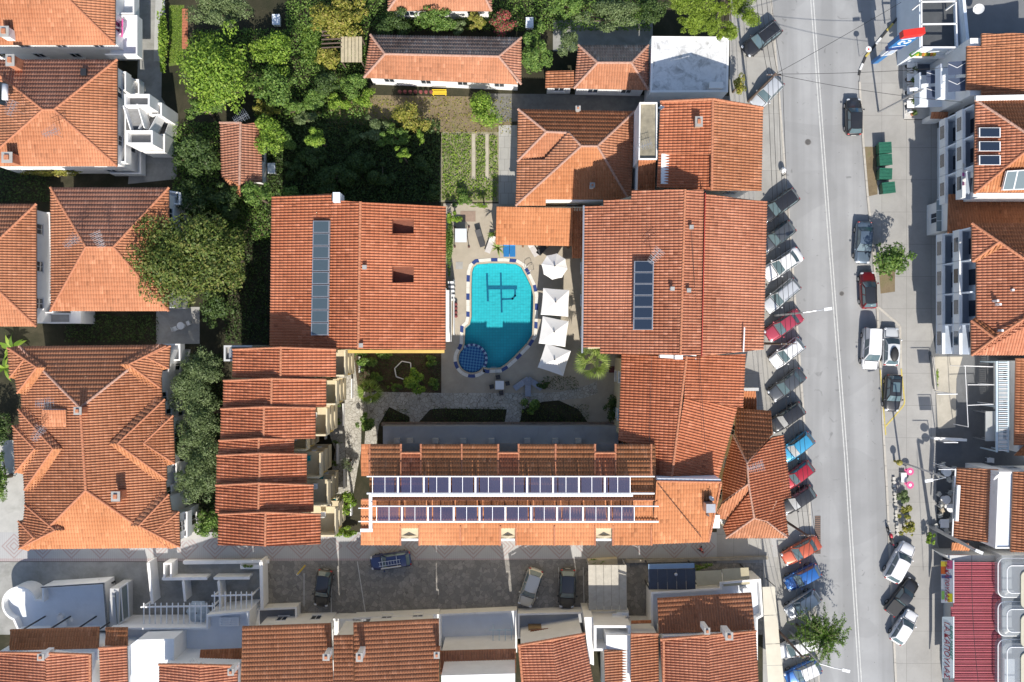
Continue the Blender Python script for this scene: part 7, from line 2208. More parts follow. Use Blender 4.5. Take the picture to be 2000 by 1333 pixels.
cover('undergrowth', 'tangled green undergrowth of the north garden', [(380, 60, 720, 180), (500, 180, 720, 235), (340, 240, 430, 420), (720, 0, 1270, 62), (560, -30, 720, 60), (430, 380, 530, 470)], 2600, .22, 'mid', .8)
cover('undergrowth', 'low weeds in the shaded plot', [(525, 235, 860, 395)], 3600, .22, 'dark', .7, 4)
cover('ground_cover', 'grey green vegetable rows of the flower plot', [(864, 262, 920, 350), (930, 265, 948, 352), (956, 265, 972, 350), (864, 350, 972, 392)], 4200, .16, 'bright', .3, 5)
cover('ground_cover', 'dry grass along the garden path', [(640, 190, 1000, 262)], 900, .16, 'yellow', .2, 6)
cover('grass', 'short grass of the two lawn strips', [(331, 12, 357, 124), (588, 52, 638, 128)], 9000, .1, 'bright', .12, 7)
cover('ground_cover', 'dark leafy cover of the gardens west of the hotel', [(130, 615, 310, 668), (440, 470, 525, 670), (335, 690, 435, 1000), (0, 330, 100, 395), (390, 400, 530, 480)], 1500, .22, 'dark', .5, 8)
cover('ground_cover', 'leafy cover of the hotel garden beds', [(845, 795, 985, 828), (1015, 790, 1150, 828), (700, 695, 860, 765), (750, 800, 800, 828), (1060, 735, 1130, 762)], 1800, .14, 'dark', .25, 9)
# ------------------------------------------------------------------ vehicles
TYRE = mk('tyre', (.02, .02, .02), .85, .1, 6)
RIM = mk('wheel_rim', (.45, .45, .47), .35, .05, 4, metal=.8)
CGLASS = glass_mat('car_glass', (.1, .15, .17), .04)  # teal base lifted, the sky's reflection partly put into the glass colour
HEADL = glass_mat('headlight', (.55, .57, .6), .1)
TAILL = glass_mat('taillight', (.35, .01, .01), .2)
PLATE = mk('number_plate', (.7, .7, .68), .5, .05, 2)
TRIM = mk('black_trim', (.025, .025, .027), .6, .1, 4)
SHADE = mk('windscreen_shade', (.6, .61, .62), .35, .15, 5, metal=.5)
def paint(name, c, metal=.25):
    if name in MATS: return MATS[name]
    m, t, b = nodes_of(name)
    n = noise(t, 3, 4, .6)
    cc = mix_rgb(t, math_n(t, 'MULTIPLY', n, .25), c, tuple(x * .7 + .02 for x in c))
    t.links.new(cc, b.inputs['Base Color'])
    b.inputs['Metallic'].default_value = metal; b.inputs['Roughness'].default_value = .35
    b.inputs['Coat Weight'].default_value = .8; b.inputs['Coat Roughness'].default_value = .06
    MATS[name] = m
    return m
# length, width, height, hood height, deck height, windscreen base, windscreen top, roof end, rear glass base  (x measured from the nose)
CT = {
    'sedan': (4.4, 1.74, 1.44, .86, .98, 1.25, 2.0, 3.25, 3.8),
    'hatch': (3.9, 1.68, 1.48, .88, 1.02, 1.1, 1.75, 3.35, 3.75),
    'suv': (4.4, 1.82, 1.68, 1.02, 1.1, 1.25, 1.85, 3.85, 4.25),
    'wagon': (4.5, 1.75, 1.48, .88, 1.02, 1.25, 1.95, 4.0, 4.35),
    'van': (4.4, 1.8, 1.86, 1.0, 1.15, .95, 1.6, 4.22, 4.36),
    'pickup': (5.0, 1.78, 1.74, 1.02, 1.05, 1.35, 1.95, 2.95, 3.15),
}
def make_car(label, kind, col, px, py, deg, extra=(), roofcol=None, shade=False, group='cars parked along the street', name='parked_car', scale=1.0):
    """deg = direction of the nose in the picture, counter clockwise from picture right"""
    L, Wd, Ht, hh, dh, x1, x2, x3, x4 = CT[kind]
    c = P(px, py, .75)
    root = thing(name, label, 'car' if kind not in ('van', 'pickup') else kind, (c.x, c.y, .018), math.radians(deg), group=group)
    root.scale = (scale,) * 3
    hw = Wd / 2
    # body loft: stations from nose (+x) to tail
    st = [(0.0, .58, .62, .42), (.08, .74, .70, .34), (.3, .9, hh - .12, .26), (.7, .97, hh - .04, .24), (x1, 1.0, hh + .02, .22), (x2, 1.0, (hh + dh) / 2 + .02, .22), ((x2 + x3) / 2, 1.0, dh, .22), (x3, 1.0, dh, .22), (x4 if x4 < L - .3 else L - .35, .99, dh - .01, .22), (L - .3, .96, dh - .03, .26), (L - .08, .84, dh - .12, .32), (L, .7, dh - .25, .42)]
    if kind == 'pickup':
        st = [s for s in st]
    prof = lambda w, zt, zb: [(0, zt + .025), (w * .5, zt + .02), (w * .82, zt - .01), (w * .95, zt - .07), (w, zt - .22), (w * .995, (zt + zb) / 2 - .02), (w * .96, zb + .06), (w * .85, zb)]
    vs = []; fs = []
    K = 15
    for (x, f, zt, zb) in st:
        pr = prof(hw * f, zt, zb)
        row = [(L / 2 - x, -a, z) for a, z in reversed(pr)] + [(L / 2 - x, a, z) for a, z in pr[1:]]
        vs += row
    for i in range(len(st) - 1):
        for k in range(K - 1):
            fs.append((i * K + k, (i + 1) * K + k, (i + 1) * K + k + 1, i * K + k + 1))
        fs.append((i * K + K - 1, (i + 1) * K + K - 1, (i + 1) * K, i * K))
    fs.append(tuple(range(K))); fs.append(tuple((len(st) - 1) * K + k for k in range(K - 1, -1, -1)))
    body = MB().add(vs, fs).build('body', col, root, world=False, smooth=True)
    # cabin: lofted rings from the belt to the roof
    wb, wt = hw * .93, hw * .72
    def ring(z, f):
        xa = x1 + (x2 - x1) * f; xb = x4 + (x3 - x4) * f; w = wb + (wt - wb) * f
        return [(L / 2 - xa - .0, 0 + s * w * q, z) for s, q in ((1, .86), (1, .5), (-1, 0), (-1, .5), (-1, .86))], xa, xb, w
    zb, zt = dh - .06, Ht - .05
    def corner(f, z):
        xa = x1 + (x2 - x1) * f; xb = x4 + (x3 - x4) * f; w = wb + (wt - wb) * f
        return (L / 2 - xa, w, z), (L / 2 - xb, w * .97, z), (L / 2 - xb, -w * .97, z), (L / 2 - xa, -w, z)
    lo, hi = corner(0, hh - .02), corner(1, zt)
    lo = (lo[0], (lo[1][0], lo[1][1], dh - .05), (lo[2][0], lo[2][1], dh - .05), lo[3])
    cab = MB()
    # roof grid with crown
    nx, ny = 6, 6
    g = []
    for i in range(nx + 1):
        u = i / nx
        for j in range(ny + 1):
            v = j / ny
            xx = hi[0][0] + (hi[1][0] - hi[0][0]) * u
            w = hi[0][1] + (hi[1][1] - hi[0][1]) * u
            bow = .06 * math.sin(math.pi * v) * (1 if 0 < j < ny else 1)
            xx += .07 * math.sin(math.pi * v) * (1 if i == 0 else (-.6 if i == nx else 0))
            zz = zt + .05 * math.sin(math.pi * v) ** .6 + .03 * math.sin(math.pi * u)
            g.append((xx, w * (1 - 2 * v), zz))
    cab.add(g, [(i * (ny + 1) + j, (i + 1) * (ny + 1) + j, (i + 1) * (ny + 1) + j + 1, i * (ny + 1) + j + 1) for i in range(nx) for j in range(ny)])
    rf = cab.build('roof', roofcol or col, root, world=False, smooth=True)
    # pillars and sides
    sd = MB()
    sd.add(list(lo) + list(hi), [(0, 1, 5, 4), (1, 2, 6, 5), (2, 3, 7, 6), (3, 0, 4, 7)])
    sd.build('cabin_frame', col, root, world=False)
    def pane(a, b_, c_, d_, name, m0=.07, mat=CGLASS, off=.012, bow=0.0):
        a, b_, c_, d_ = [Vector(q) for q in (a, b_, c_, d_)]
        n_ = (b_ - a).cross(d_ - a).normalized(); ce = (a + b_ + c_ + d_) / 4
        if n_.dot(ce - Vector((0, 0, .6))) < 0: n_ = -n_
        k = 5; pts = []
        for i in range(k + 1):
            for j in range(3):
                u = m0 + (1 - 2 * m0) * i / k; v = .08 + .86 * j / 2
                p = a.lerp(b_, u).lerp(d_.lerp(c_, u), v)
                pts.append(p + n_ * (off + bow * math.sin(math.pi * i / k)))
        return MB().add(pts, [(i * 3 + j, (i + 1) * 3 + j, (i + 1) * 3 + j + 1, i * 3 + j + 1) for i in range(k) for j in range(2)]).build(name, mat, root, world=False, smooth=True)
    pane(lo[3], lo[0], hi[0], hi[3], 'windscreen', .05, SHADE if shade else CGLASS, .02, .05)
    pane(lo[1], lo[2], hi[2], hi[1], 'rear_window', .08, CGLASS, .02, .04)
    cuts = [(.06, .46), (.5, .93)] if kind not in ('van', 'pickup') else ([(.04, .3), (.34, .62)] if kind == 'van' else [(.08, .9)])
    for s in (0, 1):
        A, B_, C_, D_ = (lo[0], lo[1], hi[1], hi[0]) if s == 0 else (lo[3], lo[2], hi[2], hi[3])
        A, B_, C_, D_ = [Vector(q) for q in (A, B_, C_, D_)]
        A = Vector((A.x, A.y, max(A.z, B_.z)))
        for u0, u1 in cuts:
            pane(A.lerp(B_, u0), A.lerp(B_, u1), D_.lerp(C_, u1), D_.lerp(C_, u0), 'side_window', .02)
    # wheels
    for xw in (L * .19, L * .8):
        for s in (-1, 1):
            wx, wy = L / 2 - xw, s * (hw - .1)
            ty = MB().tube([(wx, wy - .1, .31), (wx, wy + .11 , .31)] if s > 0 else [(wx, wy - .11, .31), (wx, wy + .1, .31)], .31, 18).build('wheel', TYRE, root, world=False)
            MB().tube([(wx, wy + s * .1, .31), (wx, wy + s * .125, .31)], .2, 14).build('rim', RIM, ty, world=False)
    for s in (-1, 1):
        MB().ball((L / 2 - .17, s * hw * .66, .66), (.15, .2, .09), 10, 6).build('headlight', HEADL, root, world=False, smooth=True)
        MB().ball((-L / 2 + .1, s * hw * .72, dh - .22), (.1, .16, .13), 8, 6).build('taillight', TAILL, root, world=False, smooth=True)
        MB().ball((L / 2 - x1 - .18, s * (hw + .09), dh - .02), (.1, .1, .075), 8, 6).build('mirror', col if kind != 'van' else TRIM, root, world=False, smooth=True)
        for u in (.46, .62):
            MB().box(L / 2 - L * u - .1, L / 2 - L * u + .08, s * (hw - .005) - .012, s * (hw - .005) + .012, dh - .22, dh - .19).build('door_handle', TRIM, root, world=False)
    MB().box(L / 2 - .035, L / 2 + .015, -.26, .26, .42, .53).build('number_plate', PLATE, root, world=False)
    MB().box(-L / 2 - .015, -L / 2 + .03, -.26, .26, .55, .66).build('number_plate', PLATE, root, world=False)
    MB().box(L / 2 - .05, L / 2 + .008, -hw * .5, hw * .5, .56, .66).build('grille', TRIM, root, world=False)
    # panel gaps on bonnet and wipers
    MB().bar((L / 2 - x1 + .06, -hw * .8, hh + .06), (L / 2 - x1 + .06, hw * .8, hh + .06), .06, .02).build('cowl', TRIM, root, world=False)
    for s in (-1, 1):
        MB().bar((L / 2 - .25, s * hw * .74, hh - .085), (L / 2 - x1 + .1, s * hw * .8, hh + .035), .025, .03).build('bonnet_gap', TRIM, root, world=False)
        MB().bar((L / 2 - x1, s * wb * .985, dh + .01), (L / 2 - x4, s * wb * .97, dh + .01), .03, .03).build('belt_trim', TRIM, root, world=False)
    if 'rails' in extra:
        for s in (-1, 1):
            MB().tube([(hi[0][0] - .1, s * wt * .86, zt + .07), (hi[1][0] + .1, s * wt * .86, zt + .07)], .02, 6).build('roof_rail', STEEL, root, world=False)
    if 'sunroof' in extra:
        MB().box((hi[0][0] + hi[1][0]) / 2 - .55, (hi[0][0] + hi[1][0]) / 2 + .45, -wt * .6, wt * .6, zt + .06, zt + .085).build('sunroof', CGLASS, root, world=False)
    if 'box' in extra:
        MB().ball(((hi[0][0] + hi[1][0]) / 2 - .2, 0, zt + .2), (.75, .42, .2), 14, 8).build('roof_box', TRIM, root, world=False, smooth=True)
    if 'bed' in extra:
        MB().box(-L / 2 + .18, L / 2 - x4 - .1, -hw * .82, hw * .82, dh - .02, dh + .03).build('bed_cover', TRIM, root, world=False)
        MB().bar((L / 2 - x4 - .12, -hw * .8, dh + .1), (L / 2 - x4 - .12, hw * .8, dh + .1), .06, .25).build('roll_bar', TRIM, root, world=False)
    if 'ladder' in extra:
        la = MB()
        for s in (-.22, .22): la.bar((-1.2, s, zt + .2), (1.2, s, zt + .2), .05, .06)
        for k in range(8): la.bar((-1.1 + k * .31, -.22, zt + .2), (-1.1 + k * .31, .22, zt + .2), .04, .04)
        for x in (-.8, .8): la.bar((x, -wt, zt + .12), (x, wt, zt + .12), .05, .05)
        la.build('roof_ladder', STEEL, root, world=False)
        MB().tube([(-1.2, .5, zt + .2), (1.0, .5, zt + .2)], .09, 10).build('roof_tube', STEEL, root, world=False)
    return root
PB_ = paint('paint_black', (.026, .027, .031)); PG = paint('paint_graphite', (.075, .083, .095)); PS = paint('paint_silver', (.58, .6, .62), .3)
PWH = paint('paint_white', (.75, .75, .76), 0); PR = paint('paint_red', (.38, .012, .03)); PRS = paint('paint_faded_red', (.42, .05, .085)); PDR = paint('paint_wine', (.16, .008, .015))
PLB = paint('paint_light_blue', (.05, .33, .56)); PBL = paint('paint_blue', (.015, .12, .4)); POR = paint('paint_orange', (.5, .1, .045)); PNB = paint('paint_navy', (.02, .035, .12)); PBG = paint('paint_blue_grey', (.1, .14, .19)); PCR = paint('paint_champagne', (.5, .49, .45), .4)
make_car('black estate car parked nose to the pine beside the streaked flat roof', 'wagon', PB_, 1488, 76, 218, ('rails',))
make_car('silver hatchback under the wires at the street house gable', 'hatch', PS, 1498, 182, 226)
make_car('glossy black estate car at the corner of the east hotel wing', 'wagon', PB_, 1521, 402, 216)
make_car('graphite hatchback between the black estate and the white saloon', 'hatch', PG, 1519, 462, 218)
make_car('white saloon parked at the long hotel eave', 'sedan', PWH, 1528, 517, 214, scale=1.03)
make_car('silver estate beside the white saloon at the hotel eave', 'wagon', PS, 1526, 578, 220, ('rails',), scale=.97)
make_car('faded red saloon under the street lamp arm', 'sedan', PRS, 1531, 636, 215, scale=.97)
make_car('white hatchback with dark tail next to the faded red saloon', 'hatch', PWH, 1537, 690, 218, ('rails',))
make_car('dark grey saloon beside the tiled canopy', 'sedan', PG, 1537, 752, 218, scale=.97)
make_car('black hatchback with silver windscreen shade near the dark canopy', 'suv', PB_, 1536, 816, 215, shade=True, scale=.92)
make_car('light blue hatchback beside the corner pavilion', 'hatch', PLB, 1556, 874, 218, shade=True)
make_car('bright red hatchback beside the corner pavilion', 'hatch', PR, 1558, 929, 218, scale=.95)
make_car('black car with silver windscreen shade at the pavilion hip', 'hatch', PB_, 1558, 977, 214, shade=True)
make_car('orange red saloon beside the long drain grate', 'sedan', POR, 1565, 1076, 209, scale=.97)
make_car('blue pickup like hatchback next to the orange red saloon', 'hatch', PBL, 1567, 1128, 208)
make_car('silver compact car at the feathery street tree', 'hatch', PS, 1567, 1181, 214)
make_car('white delivery van under the feathery tree', 'van', PWH, 1558, 1262, 200, scale=.95)
make_car('blue car with white bonnet south of the white delivery van', 'hatch', PBL, 1568, 1314, 205, shade=False, roofcol=PWH)
make_car('black hatchback driving lane side by the waste bins', 'hatch', PB_, 1668, 228, 90)
make_car('blue grey saloon parked beside the round street tree', 'sedan', PBG, 1687, 474, 267)
make_car('wine red hatchback with black roof by the dry planter', 'hatch', PDR, 1696, 567, 92, roofcol=PB_)
make_car('white van parked beside the silver car in the bay', 'van', PWH, 1701, 681, 267)
make_car('silver hatchback with black roof box in the bay', 'hatch', paint('paint_pearl', (.68, .7, .71), .15), 1740, 677, 88, ('box',), scale=1.03)
make_car('black car with sunroof in the yellow edged bay', 'hatch', PB_, 1744, 768, 267, ('sunroof',))
make_car('white sports utility car beside the planter motorcycle', 'suv', PWH, 1757, 1098, 62)
make_car('black pickup truck between two white cars', 'pickup', PB_, 1762, 1167, 52, ('bed',), scale=.88)
make_car('small white hatchback south of the black pickup', 'hatch', PWH, 1766, 1225, 58, scale=.97)
make_car('black hatchback alone in the stone paved lot', 'hatch', PB_, 631, 1149, 262, group='cars parked in the yards')
make_car('navy estate carrying a ladder on its roof', 'wagon', PNB, 763, 1096, 188, ('ladder',), group='cars parked in the yards', scale=.95)
make_car('champagne hatchback parked askew in the yard', 'hatch', PCR, 1036, 1148, 252, group='cars parked in the yards', scale=1.05)
make_car('black saloon beside the grey shelter', 'hatch', PB_, 1108, 1150, 268, group='cars parked in the yards', scale=1.05)
def motorcycle(label, px, py, deg, col):
    t_ = thing('motorcycle', label, 'motorcycle', P(px, py, .03), math.radians(deg), group='parked motorcycles')
    for x in (-.65, .68):
        w_ = MB().tube([(x, -.06, .3), (x, .06, .3)], .3, 18).build('wheel', TYRE, t_, world=False)
        MB().tube([(x, -.065, .3), (x, .065, .3)], .17, 12).build('rim', RIM, w_, world=False)
    MB().ball((-.05, 0, .5), (.42, .14, .2), 12, 8).build('engine', DARKM, t_, world=False, smooth=True)
    MB().ball((.15, 0, .78), (.3, .17, .16), 12, 8).build('tank', col, t_, world=False, smooth=True)
    MB().ball((-.4, 0, .78), (.42, .15, .08), 12, 6).build('seat', TRIM, t_, world=False, smooth=True)
    MB().tube([(.68, 0, .3), (.5, 0, .95)], .045, 8).build('fork', STEEL, t_, world=False)
    MB().tube([(.42, -.36, 1.0), (.52, -.1, .98), (.52, .1, .98), (.42, .36, 1.0)], .02, 8).build('handlebar', DARKM, t_, world=False)
    MB().ball((.68, 0, .82), (.09, .1, .1), 8, 6).build('headlight', HEADL, t_, world=False)
    MB().obox((-.75, 0, .68), (.4, .14, .03), ry=.2).build('mudguard', col, t_, world=False)
motorcycle('motorcycle with red parts parked by the street planter', 1735, 1046, 105, PR)
motorcycle('dark motorcycle parked beside the round bay house', 210, 1134, 175, PB_)
# ------------------------------------------------------------------ furniture, poles, signs and people
CLOTH = mk('parasol_cloth', (.78, .76, .73), .9, .05, 1)
def parasol(label, corners, z=2.5, peak=.62, mat=None, group='parasols by the pool', base=True):
    w = PP(corners, z); n = len(w)
    c = sum(w, Vector()) / n
    root = thing('parasol', label, 'parasol', (c.x, c.y, .02), group=group)
    top = Vector((c.x, c.y, z + peak)); vs = []; fs = []; K = 5
    for i in range(n):
        a, b_ = w[i], w[(i + 1) % n]
        b0 = len(vs)
        for r in range(K + 1):
            f = r / K
            for s_ in range(5):
                e = a.lerp(b_, s_ / 4); p = top.lerp(e, f)
                sag = .03 * math.sin(math.pi * s_ / 4) * f + .03 * math.sin(math.pi * f)
                vs.append((p.x + (c.x - p.x) * .03 * math.sin(math.pi * s_ / 4) * f, p.y + (c.y - p.y) * .015 * math.sin(math.pi * s_ / 4) * f, p.z - sag))
        for r in range(K):
            for s_ in range(4):
                q = b0 + r * 5 + s_; fs.append((q, q + 5, q + 6, q + 1))
    cn = MB().add(vs, fs).build('canopy', mat or CLOTH, root)
    for i in range(n):
        MB().bar(top - Vector((0, 0, .08)), w[i] - Vector((0, 0, .05)), .03, .03).build('rib', STEEL, root)
    MB().tube([(c.x, c.y, 0), (c.x, c.y, z + peak + .12)], .035, 10).build('pole', STEEL, root)
    MB().ball((c.x, c.y, z + peak + .1), (.09, .09, .08), 8, 5).build('finial', DARKM, root)
    if base: MB().obox((c.x, c.y, .06), (.8, .8, .1)).build('base', CONC, root)
    return root
parasol('octagonal white parasol beside the pool ladder', arc((1083, 521), 26, 10, 325, 7))
parasol('square white parasol next to the octagonal one', [(1061, 563), (1112, 567), (1110, 619), (1056, 615)])
parasol('square white parasol between two others, tilted', [(1060, 618), (1111, 628), (1104, 678), (1052, 671)])
parasol('square white parasol half in shade beside the fan palm', [(1066, 671), (1115, 686), (1100, 735), (1050, 718)])
parasol('pale hexagonal parasol under the long white pergola', arc((387, 1195), 24, 0, 300, 5), 2.3, .4, mk('parasol_pale', (.5, .56, .6), .9), group='patio parasols')
def lounger(label, px, py, deg, mat, up=.5):
    t_ = thing('sun_lounger', label, 'sun lounger', P(px, py, .02), math.radians(deg), group='sun loungers round the pool')
    MB().box(-.2, .95, -.3, .3, .3, .35).build('seat', mat, t_, world=False)
    MB().obox((-.2 - .38 * math.cos(up), 0, .34 + .38 * math.sin(up)), (.78, .6, .05), ry=up).build('backrest', mat, t_, world=False)
    for x, y in ((-.1, -.26), (-.1, .26), (.85, -.26), (.85, .26)):
        MB().box(x - .025, x + .025, y - .025, y + .025, 0, .3).build('leg', WHITE, t_, world=False)
LG = mk('sling_dark', (.06, .06, .065), .8, .1, 4); LW = mk('sling_pale', (.55, .52, .5), .8, .1, 4); LBU = mk('sling_blue', (.01, .16, .42), .7, .1, 4); LGR = mk('sling_grey', (.3, .33, .4), .8, .1, 4)
for lb, x, y, d_, m_ in (('dark sun lounger beside the white swing seat', 938, 466, -72, LG), ('pale sun lounger at the pool bar palm', 958, 478, -110, LW), ('blue sun lounger beside the palm at the bar eave', 989, 485, -90, LBU), ('blue sun lounger under the bar eave', 1001, 485, -90, LBU),
                         ('pale sun lounger below the bar eave', 1040, 486, -60, LW), ('dark sun lounger near the octagonal parasol', 1062, 484, -130, LG), ('grey lounger turned from the shade trio toward the pool ladder', 1019, 749, 215, LGR), ('middle grey lounger of the trio in shade', 1031, 757, 270, LGR), ('grey lounger of the shade trio beside the low shrub', 1044, 749, 325, LGR)):
    lounger(lb, x, y, d_, m_)
sw = thing('swing_seat', 'white canopied swing seat on the pool deck', 'swing', P(902, 464, .02))
MB().box(-.6, .6, -.7, .7, 1.55, 1.62).build('canopy', mk('swing_cloth', (.6, .63, .66), .8, .06, 2), sw, world=False)
MB().box(-.5, .5, -.4, .2, .45, .55).build('seat', LG, sw, world=False); MB().box(-.5, .5, .2, .3, .5, 1.0).build('backrest', LG, sw, world=False)
for s_ in (-.75, .75): MB().tube([(s_, -1.0, 0), (s_ * .85, 0, 1.55), (s_, 1.1, 0)], .03, 8).build('frame', DARKM, sw, world=False)
for x, y in ((-.75, -1.0), (.75, -1.0), (-.75, 1.1), (.75, 1.1)): MB().lathe((x, y, 0), [(.12, 0), (.12, .12)], 10).build('foot', mk('foot_brown', (.12, .06, .05), .7), sw, world=False)
def dining(label, px, py, z=.02, r=.45, n=4, cm=None, tm=None, a0=.4, sq=False):
    t_ = thing('dining_set', label, 'table', P(px, py, z))
    if sq: MB().box(-r, r, -r, r, .71, .75).lathe((0, 0, 0), [(.25, 0), (.05, .05), (.05, .71)], 10).build('table', tm or WHITE, t_, world=False)
    else: MB().lathe((0, 0, 0), [(.28, 0), (.05, .05), (.05, .71), (r, .72), (r, .75)], 18).build('table', tm or WHITE, t_, world=False)
    for k in range(n):
        a = a0 + 6.283 * k / n; q = MB(); d_ = r + .38
        cx, cy = d_ * math.cos(a), d_ * math.sin(a)
        q.obox((cx, cy, .44), (.44, .46, .05), a).obox((cx + .22 * math.cos(a), cy + .22 * math.sin(a), .66), (.05, .46, .42), a)
        for u, v_ in ((-.18, -.18), (-.18, .18), (.18, -.18), (.18, .18)):
            q.obox((cx + u * math.cos(a) - v_ * math.sin(a), cy + u * math.sin(a) + v_ * math.cos(a), .21), (.04, .04, .42), a)
        q.build('chair', cm or WHITE, t_, world=False)
dining('table with dark cushioned chairs south of the pool ladder', 976, 752, cm=LG, a0=.2, sq=True)
dining('white table and chair set on the paved yard below the hip roof', 358, 637, n=2, r=.4)
PALE = mk('rattan_pale', (.5, .5, .47), .8, .2, 6); TAN = mk('chair_tan', (.45, .38, .28), .8, .15, 5)
dining('pale tangled chairs round a table at the tavern gutter', 1843, 921, .04, cm=PALE)
dining('pale chair cluster in the middle of the tavern front', 1842, 974, .04, cm=PALE, a0=.9)
dining('tan chairs beside the middle tavern cluster', 1850, 990, .04, n=2, cm=TAN)
dining('pale stacked chairs near the thick street pole', 1838, 1020, .04, cm=PALE, sq=True)
ch = thing('plastic_chair', 'single white plastic chair in the dark court', 'chair', P(1928, 898, .03))
MB().box(-.25, .25, -.25, .25, .42, .46).build('seat', WHITE, ch, world=False); MB().box(.2, .26, -.25, .25, .46, .85).build('backrest', WHITE, ch, world=False)
for x in (-.22, .22):
    for y in (-.22, .22): MB().box(x - .02, x + .02, y - .02, y + .02, 0, .42).build('leg', WHITE, ch, world=False)
PK = mk('pink_disc', (.62, .1, .25), .6, .3, 9)
for i, y in enumerate((919, 945)):
    t_ = thing('pink_table', ['pink round table beside the green topped lamp post', 'pink round table beside the planter shrubs'][i], 'table', P(1770, y, .1), group='pink round tables by the planter')
    MB().lathe((0, 0, 0), [(.2, 0), (.04, .05), (.04, .8), (.4, .82), (.4, .87)], 18).build('top', PK, t_, world=False); MB().lathe((0, 0, .87), [(.16, 0), (.16, .02)], 14).build('centre', WHITE, t_, world=False)
bn = thing('white_bench', 'white bench between the two pink tables', 'bench', P(1762, 932, .1))
for k in range(3): MB().box(-.3 + k * .2, -.14 + k * .2, -.5, .5, .42, .46).build('slat', WHITE, bn, world=False)
for y in (-.45, .45): MB().box(-.3, .26, y - .04, y + .04, 0, .42).build('leg', WHITE, bn, world=False)
# planter stones beside the shrubs
pt = thing('street_planter', 'stone edged planter bed along the kerb', 'planter', P(1755, 1000, .1))
for k in range(16):
    c = P(1745 + k * .5, 935 + k * 7.2, .15); MB().obox((c.x, c.y, .2), (.3, .34, .22), k * .7).build('stone', mk('planter_stone', (.5, .48, .44), .9, .2, 4), pt)
# hexagon border in the hotel lawn
hx = thing('hexagon_border', 'white hexagonal border in the shaded lawn', 'border', P(787, 722, .03))
q = [(771, 720), (785, 706), (802, 709), (803, 724)]
for a, c in (((771, 720), (785, 706)), ((785, 706), (802, 709)), ((802, 709), (803, 722)), ((771, 720), (774, 736)), ((774, 736), (788, 741))):
    a, c = P(*a, .1), P(*c, .1); MB().bar((a.x, a.y, .12), (c.x, c.y, .12), .1, .2).build('edging', WHITE, hx)
# waste bins
BG = mk('bin_green', (.02, .12, .075), .5, .2, 3)
for i, (x, y, r_) in enumerate(((1719, 294, 3), (1720, 317, 4), (1720, 344, -2), (1726, 371, 6))):
    t_ = thing('waste_bin', 'green wheeled waste container, ' + ['first of four, by the parked black hatchback', 'second of four', 'third of four', 'last of four, set slightly apart'][i], 'waste bin', P(x, y, .1), math.radians(r_), group='green waste containers')
    MB().add([(-.5, -.48, .15), (.5, -.48, .15), (.5, .48, .15), (-.5, .48, .15), (-.62, -.56, 1.1), (.62, -.56, 1.1), (.62, .56, 1.1), (-.62, .56, 1.1)], [(0, 3, 2, 1), (4, 5, 6, 7), (0, 1, 5, 4), (1, 2, 6, 5), (2, 3, 7, 6), (3, 0, 4, 7)]).build('body', BG, t_, world=False)
    ld = MB().obox((0, 0, 1.18), (1.32, 1.16, .1)).build('lid', BG, t_, world=False)
    for k in range(3): MB().box(-.62, .62, -.4 + k * .36, -.34 + k * .36, 1.23, 1.26).build('ridge', BG, ld, world=False)
    for a, c in ((-.45, -.42), (.45, -.42), (-.45, .42), (.45, .42)): MB().tube([(a, c - .04, .1), (a, c + .04, .1)], .1, 10).build('wheel', TYRE, t_, world=False)
# poles and wires
WOOD = mk('pole_wood', (.13, .09, .07), .9, .2, 5); WIRE = mk('wire_black', (.02, .02, .022), .6)
tops = [(1487, -60), (1514, 145), (1542, 672), (1578, 1047), (1568, 1284), (1600, 1420)]
HP = 9.0
pw = [P(x, y, HP) for x, y in tops]
plab = ['utility pole outside the frame beyond the pine', 'wooden utility pole at the street house gable', 'wooden utility pole beside the long hotel eave', 'wooden utility pole above the orange red saloon', 'wooden utility pole at the beige awning', 'utility pole beyond the beige awning end']
for i, p in enumerate(pw):
    t_ = thing('utility_pole', plab[i], 'pole', (p.x, p.y, 0), group='wooden utility poles')
    MB().tube([(0, 0, 0), (0, 0, HP + .1)], [.15, .1], 10).build('pole', WOOD, t_, world=False)
    MB().box(-.75, .75, -.05, .05, HP - .3, HP - .2).build('crossarm', WOOD, t_, world=False)
    for x in (-.7, -.25, .25, .7): MB().lathe((x, 0, HP - .2), [(.03, 0), (.06, .05), (.04, .14)], 8).build('insulator', WHITE, t_, world=False)
def wire(label, a, b_, sag=.6, r=.022, group=None):
    a, b_ = Vector(a), Vector(b_)
    pts = [a.lerp(b_, k / 14) - Vector((0, 0, sag * 4 * (k / 14) * (1 - k / 14))) for k in range(15)]
    o = MB().tube(pts, r, 5).build('wire', WIRE); tag(o, label, 'wire', group)
span = ['from the pine to the street house', 'over the black and white angled cars', 'over the pavilion cars', 'over the orange and blue cars', 'past the feathery tree']
for i in range(5):
    for k, x in enumerate((-.7, -.25, .25, .7)):
        wire('overhead wire, %s strand, %s' % (['outer building side', 'inner building side', 'inner road side', 'outer road side'][k], span[i]), pw[i] + Vector((x, 0, 0)), pw[i + 1] + Vector((x, 0, 0)), .5, group='overhead wires along the parking')
wire('thin wire crossing the road toward the frame roof shop', pw[1], P(1760, 5, 6.5), .5); wire('thin wire crossing the road to the cafe house balcony', pw[1], P(1880, 130, 7.0), .6); wire('thin wire slanting over the road to the flats', pw[1], P(1880, 200, 8.0), .8)
wire('pale cable lying across the east hotel and connector roofs', P(1350, 440, 11.3), P(1378, 880, 10.0), .2, .02); wire('pale cable down the connector west slope', P(1273, 695, 9.6), P(1268, 880, 9.5), .1, .02); wire('long wire above the supermarket roof', P(1898, 1085, 8.5), P(1912, 1345, 8.5), .4)
wire('cable lying diagonally over the orange end roof', P(1284, 944, 11.2), P(1370, 1050, 9.9), .1, .03)
